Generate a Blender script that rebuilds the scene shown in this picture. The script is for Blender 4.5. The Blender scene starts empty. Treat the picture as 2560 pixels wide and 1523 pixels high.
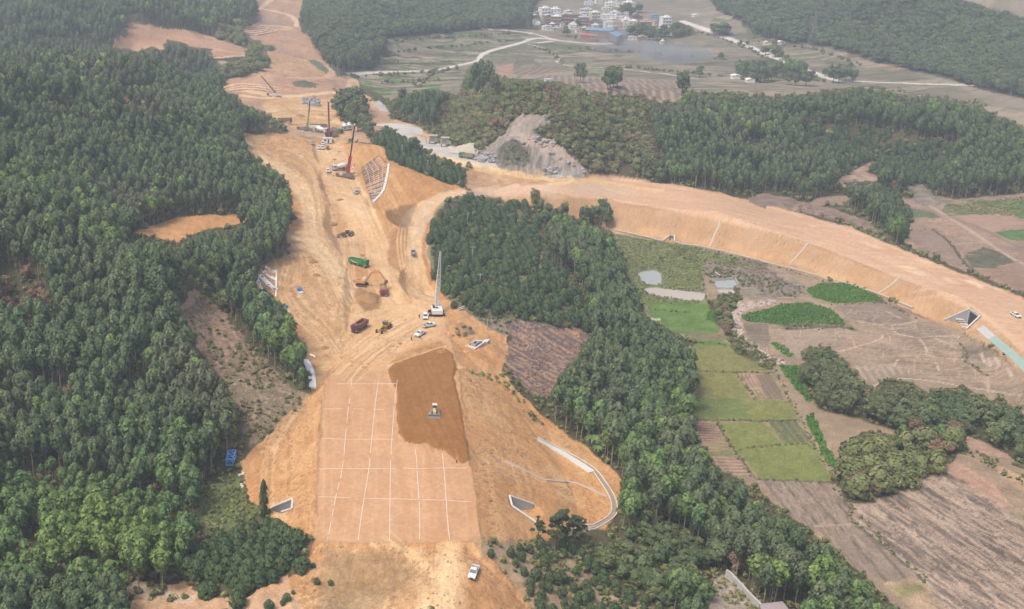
import bpy, math, random
import numpy as np
from mathutils import Vector, Matrix
random.seed(11); rng = np.random.default_rng(7)
SC = bpy.context.scene; COL = SC.collection
R_ = math.radians
# ------------------------------------------------------------------ camera
CAMH, PITCH, FPX, CX, CY, IW, IH = 150.0, 20.43, 2900.0, 760.0, 761.5, 2560.0, 1523.0
cd = bpy.data.cameras.new('camera'); cam = bpy.data.objects.new('camera', cd); COL.objects.link(cam); SC.camera = cam
cam.location = (0, 0, CAMH); cam.rotation_euler = (R_(90 - PITCH), 0, 0)
cd.sensor_fit = 'HORIZONTAL'; cd.sensor_width = 36.0; cd.lens = 36.0 * FPX / IW; cd.shift_x = (IW / 2 - CX) / IW
cd.clip_start = 1.0; cd.clip_end = 9000
# ------------------------------------------------------------------ light
SUN_EL, SUN_AZ = 60.0, -120.0      # azimuth measured from +Y (view direction) towards +X
w = bpy.data.worlds.new('World'); SC.world = w; w.use_nodes = True
nt = w.node_tree; bg = nt.nodes['Background']
sky = nt.nodes.new('ShaderNodeTexSky'); sky.sky_type = 'NISHITA'; sky.sun_disc = False
sky.sun_elevation = R_(SUN_EL); sky.sun_rotation = R_(SUN_AZ); sky.dust_density = 6.0; sky.air_density = 1.0; sky.ozone_density = 0.6
nt.links.new(sky.outputs[0], bg.inputs[0]); bg.inputs[1].default_value = 0.15
sl = bpy.data.lights.new('sun', 'SUN'); so = bpy.data.objects.new('sun', sl); COL.objects.link(so)
sl.energy = 2.0; sl.angle = R_(16); sl.color = (1.0, 0.95, 0.88)
sd = Vector((math.sin(R_(SUN_AZ)) * math.cos(R_(SUN_EL)), math.cos(R_(SUN_AZ)) * math.cos(R_(SUN_EL)), math.sin(R_(SUN_EL))))
so.rotation_euler = sd.to_track_quat('Z', 'Y').to_euler(); so.location = (0, 0, 140)
SC.view_settings.view_transform = 'Standard'; SC.view_settings.look = 'None'; SC.view_settings.exposure = 0.2; SC.view_settings.gamma = 1
SC.cycles.max_bounces = 6; SC.cycles.diffuse_bounces = 3; SC.cycles.glossy_bounces = 2; SC.cycles.transparent_max_bounces = 8
SC.cycles.volume_bounces = 0; SC.cycles.use_denoising = True
# ------------------------------------------------------------------ pixel <-> world
TH = R_(PITCH)
def ray(u, v):                       # pixel of the photograph -> (X/Y, tan of depression)
    u = np.asarray(u, float); v = np.asarray(v, float)
    x = (u - CX) / FPX; y = -(v - CY) / FPX
    fy = math.cos(TH) + y * math.sin(TH); fz = -math.sin(TH) + y * math.cos(TH)
    return x / fy, -fz / fy
def project(X, Y, Z):
    dz = Z - CAMH; d = Y * math.cos(TH) - dz * math.sin(TH); up = Y * math.sin(TH) + dz * math.cos(TH)
    return CX + FPX * X / d, CY - FPX * up / d, d
def atz(u, v, z):
    a, t = ray(u, v); Y = (CAMH - z) / t; return a * Y, Y
K = 1.02646
def D(*p): return [(x * K, y * K) for x, y in p]
def crop(ox, oy, s): return lambda *p: [(ox + x / s, oy + y / s) for x, y in p]
R1, R2, R3, R4, R5, R6 = [crop(ox, oy, 2.901) for oy in (0, 500) for ox in (0, 850, 1700)]
R7, R8, R9 = [crop(ox, 1010, 2.893) for ox in (0, 850, 1700)]
ZP = crop(1560, 620, 8.243); ZQ = crop(1080, 260, 5.67); ZV = crop(1280, 10, 5.424); ZT = crop(540, 0, 6.744)
# ------------------------------------------------------------------ noise
def _h(ix, iy, s):
    n = (ix.astype(np.int64) * 374761393 + iy.astype(np.int64) * 668265263 + s * 1442695041) & 0x7fffffff
    n = (n ^ (n >> 13)) * 1274126177 & 0x7fffffff
    return ((n ^ (n >> 16)) & 0xffff) / 65535.0
def vnoise(x, y, s=0):
    xi = np.floor(x); yi = np.floor(y); fx = x - xi; fy = y - yi
    fx = fx * fx * (3 - 2 * fx); fy = fy * fy * (3 - 2 * fy)
    a = _h(xi, yi, s); b = _h(xi + 1, yi, s); c = _h(xi, yi + 1, s); d = _h(xi + 1, yi + 1, s)
    return (a + (b - a) * fx) * (1 - fy) + (c + (d - c) * fx) * fy
def fbm(x, y, o=3, s=0):
    r = 0; a = .5; t = 0
    for i in range(o):
        r = r + a * vnoise(x * 2 ** i + 17.3 * i, y * 2 ** i - 9.1 * i, s + i); t += a; a *= .55
    return r / t
# ------------------------------------------------------------------ terrain grid (columns fan out from under the camera, rows thin out with distance)
NA, NY = 1500, 1400
A0, A1, Y0, Y1 = -0.46, 0.90, 120.0, 2700.0
ga = np.linspace(A0, A1, NA); gy = np.exp(np.linspace(math.log(Y0), math.log(Y1), NY))
GY = np.repeat(gy[:, None], NA, 1); GX = ga[None, :] * GY
NP = []      # natural ground: display pixel + height
def n(*t): NP.extend([(x * K, y * K, z) for x, y, z in t])
# left hills
n((0,235,46),(100,235,45),(200,250,38),(300,262,33),(400,280,27),(480,285,24),(560,285,19),(620,300,14),(690,330,8),(0,410,38),(150,410,34),(300,400,27),(450,400,20),(600,400,11),
  (0,560,29),(150,570,25),(300,560,18),(450,520,14),(600,480,10),(690,500,7),(380,540,15),(460,560,14),(600,545,10),(310,580,17),
  (0,690,22),(120,690,20),(250,650,19),(400,620,16),(520,600,12),(640,600,8),(690,620,6),(0,860,10),(200,860,8),(380,820,9),(470,725,11),(560,720,9),(620,760,6),(700,860,2),
  (740,950,-1),(600,880,3),(520,850,6),(0,1026,1),(200,1026,0),(400,1000,1),(560,1000,1),(640,1060,-3),(0,1190,-7),(200,1200,-8),(400,1230,-8),(560,1160,-7),(590,1220,-8),
  (0,1300,-6),(200,1350,-7),(400,1400,-8),(650,1320,-7),(740,1400,-4),(0,1484,-9),(400,1484,-8),(640,1470,-4))
# behind the left ridge
n((0,175,10),(0,60,32),(150,110,24),(200,190,4),(320,225,-4),(450,230,-6),(540,235,-1),(350,160,12),(450,160,12),(560,170,9),(320,60,26),(450,85,22),(600,110,14),(600,60,18),(500,30,26),(300,0,32),(120,0,38),(600,0,22))
# haul road valley
n((650,20,13),(700,60,10),(640,80,12),(700,120,7),(640,130,10),(740,180,5),(800,170,1),(640,220,7),(760,235,4),(560,225,9),(740,300,4),(820,300,3),(780,340,4),(720,330,7),(640,350,8),
  (700,400,7),(750,480,6),(740,560,6),(800,600,3),(860,480,3),(900,560,1),(860,650,0),(780,640,4),(830,700,3),(720,640,5),(700,720,5),(780,760,2),(740,830,1),(800,850,-.5),(960,740,0),(900,820,0),
  (920,355,14),(1000,415,11),(1080,450,6),(950,400,13),(940,520,6),(900,500,2),(840,420,3),(860,270,8),(900,310,9),(960,300,2),(1060,350,5),(1040,420,6),(1140,410,4),(1200,440,0),(1300,440,2),(1150,455,2))
# foreground
n((850,1340,-2),(1000,1340,-1.5),(1080,1345,-.5),(1000,1400,-3),(850,1420,-4.5),(1080,1470,-1.5),(900,1484,-4.5),(1250,1400,-6),(1300,1484,-8),(1180,1400,-2.5),(1300,1330,-11),(1180,1340,-3),
  (1230,1060,-8),(1310,1200,-12.5),(1450,1280,-13),(1510,1190,-13),(1450,1110,-12.5),(1310,1060,-11.5),(1250,960,-8),(1160,900,-3),(1140,830,-1),(1180,835,-2.5),(1230,840,-5))
# plantation knoll, cleared patch, gully wood
n((1090,500,1.5),(1200,500,-1),(1300,530,-6),(1150,600,1.5),(1250,620,-1),(1320,680,-2),(1380,600,-9),(1420,700,-8),(1200,740,0),(1300,770,-4),(1420,800,-9),(1120,720,2),(1300,870,-8),(1420,880,-12),(1330,960,-11),
  (1500,520,-12.5),(1450,600,-12.5),(1550,640,-13),(1500,760,-13),(1560,900,-13.5),(1600,1050,-13.5),(1500,1000,-13),(1600,1200,-13.5),(1700,1300,-14),(1450,1400,-13),(1600,1470,-14),(1850,1400,-14),(2050,1480,-14))
# fields
n((1600,700,-13),(1700,820,-13.2),(1700,1000,-13.4),(1850,700,-12.8),(2100,800,-12.4),(2300,850,-12),(2494,900,-11.5),(2494,1050,-12.5),(1900,900,-13),(2100,1000,-13),(1900,1150,-13.7),(2200,1150,-13.3),
  (2494,1200,-13),(2200,1350,-14),(2494,1484,-14),(1740,606,-13),(2140,722,-12),(1940,1300,-14),(2250,560,-11),(2494,560,-9),(2400,680,-10.5),(2494,490,-8.5),(2200,520,-9.5))
# quarry hill and right wood
n((1280,215,33),(1200,230,27),(1330,300,24),(1250,330,14),(1400,250,25),(1150,300,10),(1180,370,5),(1300,420,2.5),(1420,428,2),(1480,350,14),(1550,420,1),(1500,230,18),(1050,240,4),(1000,290,2),(1120,220,4),
  (1600,230,12),(1700,250,13),(1850,250,12),(1700,340,5),(1700,450,-5),(1850,300,6),(1900,420,-4),(2060,230,12),(2060,330,5),(2060,440,-6),(2100,520,-9),(2250,290,9),(2300,400,-2),(2494,330,8),(2494,420,-3))
# far valley and hills behind
n((870,190,-8),(900,225,-11),(1000,230,-11),(1000,170,-12),(1250,130,-12),(1200,180,-12),(1450,160,-12),(1700,180,-12),(1950,180,-12),(2200,215,-11),(2450,260,-10),(1900,130,-11),(1450,60,-10),(1600,80,-11),(1650,10,-9),
  (900,150,-8),(820,110,8),(850,60,16),(900,20,20),(1000,60,8),(1000,100,-8),(1120,40,4),(1250,60,-8),(1200,0,8),(1350,0,-4),(1800,20,4),(1850,90,-8),(2000,30,14),(2000,110,-8),(2150,60,16),(2150,150,-8),(2300,100,8),(2300,20,20),(2430,60,16),(2494,150,8),(2400,200,-7),(2494,10,-6),(730,20,12),(760,80,9))
XY = [atz(u, v, z) + (z,) for u, v, z in NP]
XY += [(-900, 1500, 60), (-400, 1600, 60), (0, 1700, 45), (500, 2000, 20), (1000, 1900, -5), (1600, 1900, 30), (2200, 2200, 60), (-1100, 2700, 90), (0, 2700, 80), (1200, 2700, 50), (2400, 2700, 90),
       (-60, 130, -8), (60, 130, -8), (110, 130, -10), (-120, 250, -6), (-200, 400, 30), (-300, 700, 45), (200, 200, -14), (300, 350, -14), (500, 600, -8), (750, 850, 5), (1000, 1100, 15), (-500, 1100, 45)]
XY = np.array(XY)
def tps(P, sm=0.0):
    N = len(P); d = np.hypot(P[:, None, 0] - P[None, :, 0], P[:, None, 1] - P[None, :, 1])
    M = np.zeros((N + 1, N + 1)); M[:N, :N] = -d - sm * np.eye(N); M[:N, N] = 1; M[N, :N] = 1
    wgt = np.linalg.lstsq(M, np.append(P[:, 2], 0), rcond=None)[0]
    def f(x, y):
        r = np.full(x.shape, wgt[N])
        for i in range(N): r -= wgt[i] * np.sqrt((x - P[i, 0]) ** 2 + (y - P[i, 1]) ** 2 + 16.0)
        return r
    return f
_f = tps(XY, 3.0)
ZG = np.empty_like(GX)
st = 4          # evaluate on a coarser lattice, then interpolate
ia = np.arange(0, NA, st); iy = np.arange(0, NY, st)
ia = np.append(ia, NA - 1) if ia[-1] != NA - 1 else ia; iy = np.append(iy, NY - 1) if iy[-1] != NY - 1 else iy
zc = _f(GX[np.ix_(iy, ia)], GY[np.ix_(iy, ia)])
zt = np.array([np.interp(np.arange(NA), ia, row) for row in zc])
ZG = np.array([np.interp(np.arange(NY), iy, zt[:, j]) for j in range(NA)]).T.copy()
ZG += (fbm(GX / 40, GY / 40, 3, 5) - .5) * np.clip(GY / 200 - 1.2, 0, 8)
_a = GX / GY; _rid = lambda sc, s_: 1 - np.abs(fbm(GX / sc, GY / sc, 3, s_) - .5) * 4
_mx, _my = atz(460 * K, 560 * K, 12)
ZG += (_rid(95, 401) - .35) * 22 * np.clip((-.085 - _a) / .05, 0, 1) * np.clip((GY - 300) / 80, 0, 1) * np.clip((np.hypot(GX - _mx, GY - _my) - 40) / 50, 0, 1)
ZG += (_rid(150, 402) - .35) * 36 * np.clip((ZG + 3) / 12, 0, 1) * np.clip((_a - .33) / .05, 0, 1) * np.clip((GY - 980) / 150, 0, 1) + (_rid(60, 403) - .35) * 10 * np.clip((_a - .22) / .05, 0, 1) * np.clip((GY - 600) / 50, 0, 1) * np.clip((800 - GY) / 60, 0, 1)
def segdist(px, py, poly, closed=True):
    best = np.full(px.shape, 1e18); q = list(poly); 
    if closed: q = q + [q[0]]
    for (x0, y0), (x1, y1) in zip(q[:-1], q[1:]):
        dx, dy = x1 - x0, y1 - y0; L = dx * dx + dy * dy + 1e-9
        t = np.clip(((px - x0) * dx + (py - y0) * dy) / L, 0, 1)
        best = np.minimum(best, (px - x0 - t * dx) ** 2 + (py - y0 - t * dy) ** 2)
    return np.sqrt(best)
def inpoly(px, py, poly):
    r = np.zeros(px.shape, bool); q = list(poly); j = len(q) - 1
    for i in range(len(q)):
        xi, yi = q[i]; xj, yj = q[j]
        if yi != yj: r ^= ((yi > py) != (yj > py)) & (px < (xj - xi) * (py - yi) / (yj - yi) + xi)
        j = i
    return r
def window(xs, ys, m):        # grid window that covers a world box
    y0, y1 = max(min(ys) - m, Y0), min(max(ys) + m, Y1)
    if y1 <= y0: return None
    j0, j1 = np.searchsorted(gy, y0), np.searchsorted(gy, y1)
    x0, x1 = min(xs) - m, max(xs) + m
    a = min(x0 / y0, x0 / y1); b = max(x1 / y0, x1 / y1)
    i0, i1 = np.searchsorted(ga, a), np.searchsorted(ga, b)
    if i1 <= i0 or j1 <= j0: return None
    return slice(j0, j1), slice(i0, i1)
def pad(pts, fill, cut, margin=60, warp=0.6):
    P = np.array([atz(x * K, y * K, z) + (z,) for x, y, z in pts]); poly = [(p[0], p[1]) for p in P]
    wn = window(P[:, 0], P[:, 1], margin); X, Y = GX[wn], GY[wn]
    f = tps(P, 20.0); zp = f(X, Y)
    Xw = X + (vnoise(X / 6, Y / 6, 41) - .5) * 2 * warp; Yw = Y + (vnoise(X / 6, Y / 6, 42) - .5) * 2 * warp
    d = np.where(inpoly(Xw, Yw, poly), 0, segdist(Xw, Yw, poly))
    zp = np.clip(zp, P[:, 2].min() - .5, P[:, 2].max() + .5)
    m = d < margin * .95
    z = ZG[wn]; z2 = np.minimum(np.maximum(z, zp - fill * d), zp + cut * d); z[m] = z2[m]
pad([(935,300,3),(1000,310,3),(1060,342,4),(1160,385,4),(1260,412,2),(1400,425,1),(1440,428,0),(1430,450,-.5),(1300,440,0),(1180,415,2),(1100,400,4),(1020,372,4),(980,350,3)], .6, .9, 25)
RAMP = [(975,550,1),(1010,505,2.2),(1070,478,3.2),(1150,462,3.5),(1310,450,2),(1440,428,.5),(1500,430,-1.5),(1700,462,-2.5),(1880,500,-3.5),(2080,560,-4.5),(2250,630,-5.2),(2400,690,-5.2),(2494,730,-5),(2600,775,-4.8),
        (2600,950,-5),(2494,868,-5),(2430,800,-5.2),(2330,728,-5.5),(2180,676,-5.5),(1980,592,-4.5),(1750,531,-3),(1500,490,-2),(1330,471,1.4),(1210,478,3),(1110,487,3),(1054,522,2.2),(1046,590,1),(1055,670,.5),(1062,740,.2),(1000,750,0),(985,640,.8)]
pad(RAMP, .66, .8, 40, .05)
pad([(768,345,4),(830,350,4),(860,420,3.2),(885,480,2.6),(900,520,2),(925,560,1.2),(940,620,.6),(975,745,0),(860,740,0),(840,640,.5),(815,560,1.6),(800,480,3),(775,400,3.8)], .7, .75, 22)
PLAT = [(760,1320,0),(766,1220,0),(770,1130,0),(780,1010,0),(790,930,0),(850,860,0),(845,800,0),(860,735,0),(975,740,0),(1062,735,0),(1085,790,0),(1105,850,0),(1112,900,0),(1128,1000,0),(1145,1130,0),(1160,1230,0),(1174,1320,0)]
pad(PLAT, .43, .6, 60, .25)
# ------------------------------------------------------------------ ray hits on the ground
tyc = None
def height(x, y):
    x = np.asarray(x, float); y = np.asarray(y, float)
    fa = np.clip((x / y - A0) / (A1 - A0) * (NA - 1), 0, NA - 1.001); fy = np.clip(np.log(y / Y0) / math.log(Y1 / Y0) * (NY - 1), 0, NY - 1.001)
    i = fa.astype(int); j = fy.astype(int); fa = fa - i; fy = fy - j
    return (ZG[j, i] * (1 - fa) + ZG[j, i + 1] * fa) * (1 - fy) + (ZG[j + 1, i] * (1 - fa) + ZG[j + 1, i + 1] * fa) * fy
def hits(us, vs):
    a, t = ray(us, vs); a = np.atleast_1d(a); t = np.atleast_1d(t); oy = np.empty(len(a))
    for s in range(0, len(a), 4000):
        aa = a[s:s + 4000]; tt = t[s:s + 4000]
        fa = np.clip((aa - A0) / (A1 - A0) * (NA - 1), 0, NA - 1.001); i = fa.astype(int); f = fa - i
        g = ZG[:, i] * (1 - f) + ZG[:, i + 1] * f - (CAMH - gy[:, None] * tt[None, :])
        k = np.argmax(g > 0, 0); k = np.where(g.max(0) > 0, np.maximum(k, 1), NY - 1)
        c = np.arange(len(aa)); g0, g1 = g[k - 1, c], g[k, c]
        oy[s:s + 4000] = gy[k - 1] + (gy[k] - gy[k - 1]) * np.clip(-g0 / (g1 - g0 + 1e-9), 0, 1)
    return a * oy, oy
def hit(u, v):
    x, y = hits([u], [v]); return float(x[0]), float(y[0]), float(height(x, y)[0])
def dens(poly, n=4, closed=True):
    q = list(poly) + ([poly[0]] if closed else []); o = []
    for (x0, y0), (x1, y1) in zip(q[:-1], q[1:]):
        for k in range(n): o.append((x0 + (x1 - x0) * k / n, y0 + (y1 - y0) * k / n))
    if not closed: o.append(q[-1])
    return o
def wpoly(px, n=4, closed=True):
    q = np.array(dens(px, n, closed)); x, y = hits(q[:, 0], q[:, 1]); return list(zip(x, y))
def smooth(px, it=2):         # Chaikin on an open line
    p = [tuple(q) for q in px]
    for _ in range(it):
        o = [p[0]]
        for a, b in zip(p[:-1], p[1:]): o += [(a[0] * .75 + b[0] * .25, a[1] * .75 + b[1] * .25), (a[0] * .25 + b[0] * .75, a[1] * .25 + b[1] * .75)]
        p = o + [p[-1]]
    return p
# ------------------------------------------------------------------ what the ground is made of: colour + kind per vertex
FOREST, SOIL, FIELD, ROAD, SCRUB, PLAIN, DECK = 0, 1, 2, 3, 4, 5, 6
CL = np.zeros(GX.shape, np.uint8)
RGB = np.empty(GX.shape + (3,)); RGB[...] = (0.085, 0.075, 0.04)
n1 = fbm(GX / 9, GY / 9, 3, 1)[..., None]; RGB *= .7 + .6 * n1
wx = (vnoise(GX / 3, GY / 3, 21) - .5); wy = (vnoise(GX / 3, GY / 3, 22) - .5)
c_cream, c_light, c_orange, c_pink, c_brown, c_red = (.64,.43,.25), (.56,.335,.175), (.49,.27,.13), (.53,.31,.185), (.29,.145,.06), (.40,.18,.08)
def mixc(wn, m, col, a=1.0):
    sub = RGB[wn]; mm = (m * a)[..., None] if np.ndim(m) == 2 else m
    sub[...] = sub * (1 - mm) + np.asarray(col) * mm
def stripes(X, Y, ang, sp, sharp=2.0, wob=1.0, ph=0):
    ca, sa = math.cos(R_(ang)), math.sin(R_(ang)); t = -X * sa + Y * ca + (fbm(X / 15, Y / 15, 2, 77) - .5) * wob * 6
    return np.clip((.5 + .5 * np.cos(2 * math.pi * t / sp + ph)) ** sharp, 0, 1)
def streak(X, Y, ang, ls, ws, s=0, o=2):
    ca, sa = math.cos(R_(ang)), math.sin(R_(ang)); return fbm((X * ca + Y * sa) / ls, (-X * sa + Y * ca) / ws, o, s)
def paint(px, col, cls=None, warp=1.0, soft=0.0, alpha=1.0, var=.18, scale=4, furrow=None, st=None, poly=None):
    q = poly or wpoly(px); xs = [p[0] for p in q]; ys = [p[1] for p in q]
    wn = window(xs, ys, 4 + soft * 2)
    if wn is None: return
    X, Y = GX[wn], GY[wn]; Xw = X + wx[wn] * 2 * warp; Yw = Y + wy[wn] * 2 * warp
    m = inpoly(Xw, Yw, q).astype(float)
    if soft > 0:
        d = segdist(Xw, Yw, q); m = np.where(m > 0, .5 + np.clip(d / soft, 0, 1) * .5, .5 - np.clip(d / soft, 0, 1) * .5)
    c = np.ones(X.shape + (3,)) * np.asarray(col)
    if var: c *= (1 + var * 3 * (fbm(X / scale, Y / scale, 4, 31) - .5))[..., None]
    if st:                                # (angle, length, width, strength, colour)
        k = np.clip((streak(X, Y, st[0], st[1], st[2], 51, 3) - .5) * 4 + .5, 0, 1)[..., None] * st[3]; c = c * (1 - k) + np.asarray(st[4]) * k
    if furrow:                            # (angle, spacing, strength, colour, sharpness)
        k = (stripes(X, Y, furrow[0], furrow[1], furrow[4] if len(furrow) > 4 else 2, .25) * min(1, furrow[2] * 1.35) * (.6 + .8 * vnoise(X / 3, Y / 3, 9)))[..., None]
        k = np.clip(k, 0, 1); c = c * (1 - k) + np.asarray(furrow[3]) * k
    mm = (m * alpha)[..., None]; sub = RGB[wn]; sub[...] = sub * (1 - mm) + c * mm
    if cls is not None: s2 = CL[wn]; s2[m > .5] = cls
def line(px, width, col, alpha=.9, cls=None, var=.2, soft=.5, wob=.0, its=2):
    q = wpoly(smooth(px, its), 2, False); wn = window([p[0] for p in q], [p[1] for p in q], width + 3)
    if wn is None: return
    X, Y = GX[wn], GY[wn]; d = segdist(X + wx[wn] * 2 * wob, Y + wy[wn] * 2 * wob, q, False)
    alpha = min(1, alpha * 1.45); fw = np.maximum(soft * .7, GY[wn] * .0006); m = np.clip((width / 2 + fw / 2 - d) / fw, 0, 1) * alpha * (1 - var + 2 * var * vnoise(X / 2, Y / 2, 13))
    m = np.clip(m, 0, 1)[..., None]; sub = RGB[wn]; sub[...] = sub * (1 - m) + np.asarray(col) * m
    if cls is not None: s2 = CL[wn]; s2[d < width / 2] = cls
def heading(p, q):
    (x0, y0), (x1, y1) = [hit(*t)[:2] for t in (p, q)]; return math.degrees(math.atan2(y1 - y0, x1 - x0))
tan1, tan2, dk = (.325,.235,.155), (.28,.20,.13), (.15,.115,.085)
olive, grass, bright, veg = (.20,.205,.065), (.135,.165,.065), (.085,.20,.03), (.09,.13,.05)
# ---- far valley
paint(D((845,180),(900,170),(960,150),(975,135),(935,120),(940,95),(1050,85),(1180,72),(1280,70),(1290,30),(1330,-20),(1720,-20),(1745,25),(1800,50),(1830,95),(1900,110),(1980,108),(2060,130),(2150,160),(2300,190),(2400,222),(2600,262),(2600,330),(2494,305),(2400,270),(2300,240),(2130,208),(2060,213),(1980,228),(1900,235),(1760,228),(1640,220),(1560,200),(1500,208),(1400,200),(1250,190),(1210,180),(1150,150),(1130,190),(1120,235),(1060,215),(1000,222),(950,245),(900,215)),
      (.27,.225,.17), FIELD, 1.5, var=.3, scale=25, furrow=(20, 14, .3, (.17,.16,.10), 3))
paint(D((2290,-20),(2600,-20),(2600,60),(2494,42),(2400,15)), (.27,.23,.17), FIELD, 2, var=.4, scale=20)
paint(D((2140,158),(2160,150),(2200,152),(2225,165),(2200,172),(2160,170)), (.36,.22,.16), FIELD, 1)
for px, c in [(R2((310,300),(410,300),(420,320),(330,325)), grass),(R2((750,240),(1020,235),(1020,260),(860,275),(760,268)), (.14,.19,.08)),(R2((600,270),(1000,262),(1000,285),(600,290)), grass),(R2((370,262),(560,268),(560,285),(370,280)), grass),
    (R2((210,435),(460,430),(460,450),(220,465)), veg),(R2((440,480),(510,470),(510,505),(450,505)), veg),(R2((360,580),(500,575),(500,605),(370,605)), bright),(R2((150,610),(230,600),(230,632),(170,635)), bright),
    (R2((580,570),(770,565),(770,590),(590,600)), grass),(R2((550,615),(735,610),(725,645),(555,640)), bright),(R2((250,640),(295,640),(280,670),(245,670)), bright),(R2((290,650),(380,640),(370,690),(290,690)), veg),(R2((560,685),(760,690),(700,705),(560,705)), bright),
    (R2((1250,235),(1380,240),(1360,265),(1260,262)), grass),(R2((1340,300),(1800,330),(1850,355),(1750,375),(1500,345),(1370,330)), (.13,.15,.07)),(R2((1570,365),(1680,372),(1690,392),(1620,395)), bright),(R2((1800,510),(1930,515),(1940,530),(1810,535)), bright),
    (R3((240,130),(400,150),(300,165),(220,150)), grass),(R3((480,200),(700,240),(700,270),(560,300),(480,290)), (.13,.16,.07)),(R3((0,330),(200,350),(220,420),(60,420),(0,400)), (.20,.19,.11)),(R3((800,1290),(900,1290),(880,1330)), grass)]:
    paint(px, c, None, 1.0, var=.25, scale=8)
def contour(px, col, sp, a, ang=15):      # terrace banks of the small fields
    q = wpoly(px); wn = window([p[0] for p in q], [p[1] for p in q], 2)
    X, Y = GX[wn], GY[wn]; m = inpoly(X, Y, q)
    f = fbm(X / 120, Y / 120, 2, 61) * 9 + Y / sp; e = np.abs(f - np.round(f)); g = fbm(X / 70, Y / 90, 2, 63) * 7 + X / (sp * 2.2); h = np.abs(g - np.round(g))
    k = np.clip(1.5 - e / .075, 0, 1) * a + np.clip(1.5 - h / .035, 0, 1) * a * .7; cell = _h(np.round(f + .5), np.round(g + .5), 5)
    sub = RGB[wn]; sub *= (1 + m * (cell - .5) * .45)[..., None]; kk = (np.clip(k, 0, 1) * m)[..., None]; sub[...] = sub * (1 - kk) + np.asarray(col) * kk
contour(D((850,180),(960,90),(1280,70),(1290,110),(1150,160),(1140,235),(950,245)), (.08,.08,.045), 26, .85)
contour(D((1160,120),(1700,100),(2000,180),(1900,235),(1640,220),(1500,208),(1200,185)), (.11,.105,.065), 60, .6)
contour(D((1680,60),(1800,60),(2000,110),(2300,190),(2494,300),(2050,200)), (.13,.12,.075), 80, .6)
paint(R2((1140,480),(1260,460),(1260,560),(1180,590)), (.36,.23,.16), None, 1)
paint(R2((1250,500),(1640,490),(1660,510),(1420,545),(1250,540)), (.20,.14,.11), None, 1, furrow=(60, 7, .6, (.33,.25,.18)))
paint(R2((1450,545),(1900,560),(2490,590),(2490,740),(2300,740),(2200,700),(2040,690),(1780,690),(1680,620)), (.19,.14,.11), FIELD, 1, furrow=(heading(R2((1750,620))[0], R2((1800,680))[0]), 5.5, .9, (.36,.28,.21)))
paint(R2((1900,480),(2490,540),(2490,590),(1960,560)), (.20,.16,.12), None, 1, var=.3)
# ---- bare hill, terraces and the upper part of the haul road valley
c_far = (.46,.285,.185)
paint(D((612,-20),(745,-20),(735,20),(726,55),(738,80),(760,95),(765,120),(800,160),(815,180),(850,185),(868,205),(905,250),(945,270),(950,290),(930,310),(905,345),(880,300),(850,285),(820,260),(812,225),(815,205)
   ,(820,240),(830,290),(905,318),(905,350),(830,345),(705,325),(690,300),(650,280),(620,270),(560,230),(535,215),(560,190),(640,170),(655,165),(652,130),(600,125),(585,75),(640,50),(630,30)), c_far, SOIL, 1.5, var=.14, scale=14, st=(80, 30, 5, .35, (.40,.27,.20)))
paint(ZT((620,150),(760,130),(880,230),(1250,270),(1370,350),(1300,480),(1080,520),(760,400),(700,240)), (.33,.24,.19), None, 2, alpha=.55, soft=4)
paint(ZT((760,590),(1150,500),(1600,580),(1700,800),(1800,940),(1500,990),(1000,870),(1010,780)), (.43,.27,.185), None, 2, alpha=.7, soft=4)
paint(ZT((850,880),(1500,980),(1850,1250),(1200,1330),(900,1290),(200,1360),(200,1310),(700,1180),(940,1180)), (.47,.30,.185), None, 2, alpha=.9, soft=3, var=.25)
paint(ZT((1000,1250),(1850,1300),(2150,1340),(2200,1484),(1100,1484)), (.40,.25,.175), None, 2, alpha=.8, soft=3, var=.3, scale=6)
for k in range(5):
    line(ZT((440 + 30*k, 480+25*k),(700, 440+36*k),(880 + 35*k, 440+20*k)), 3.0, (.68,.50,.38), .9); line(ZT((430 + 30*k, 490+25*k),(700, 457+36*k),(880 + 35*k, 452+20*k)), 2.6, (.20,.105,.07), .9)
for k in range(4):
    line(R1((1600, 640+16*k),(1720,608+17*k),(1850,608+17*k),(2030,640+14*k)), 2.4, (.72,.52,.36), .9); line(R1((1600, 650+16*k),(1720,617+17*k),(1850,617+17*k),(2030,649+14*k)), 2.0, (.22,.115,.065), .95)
paint(R1((1600,590),(1750,565),(1950,590),(2050,600),(2040,640),(1850,600),(1700,600)), (.45,.28,.185), None, 2, soft=2)
line(ZT((930,0),(820,70),(740,150)), 6, (.66,.48,.34)); line(ZT((740,150),(1000,190),(1250,260),(1350,340),(1360,450)), 5, (.64,.46,.33)); line(ZT((1060,500),(1250,480),(1150,440),(960,440)), 10, (.58,.40,.28))
paint(ZT((1550,1000),(1680,1010),(1830,1100),(1910,1200),(1850,1250),(1760,1180),(1620,1080)), (.14,.17,.09), SCRUB, 1)
line(ZT((1850,1110),(1960,1180),(1960,1260),(1800,1320)), 5, (.60,.42,.30)); line(ZT((1230,1310),(1800,1320),(1990,1320)), 4, (.55,.36,.24), .7)
line(ZT((2280,1300),(2330,1400),(2290,1484)), 9, (.66,.47,.28)); line(D((865,205),(868,225),(905,245),(925,262)), 7, c_light); line(ZT((1040,880),(1250,920),(1500,985)), 1.6, (.16,.12,.09), .8)
paint(D((905,250),(925,245),(948,272),(925,270)), (.45,.42,.38), ROAD, .6)
line(D((600,222),(680,238),(740,232),(810,225)), 10, (.68,.48,.29)); line(D((590,232),(640,240),(690,236)), 6, (.68,.48,.29))
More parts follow.
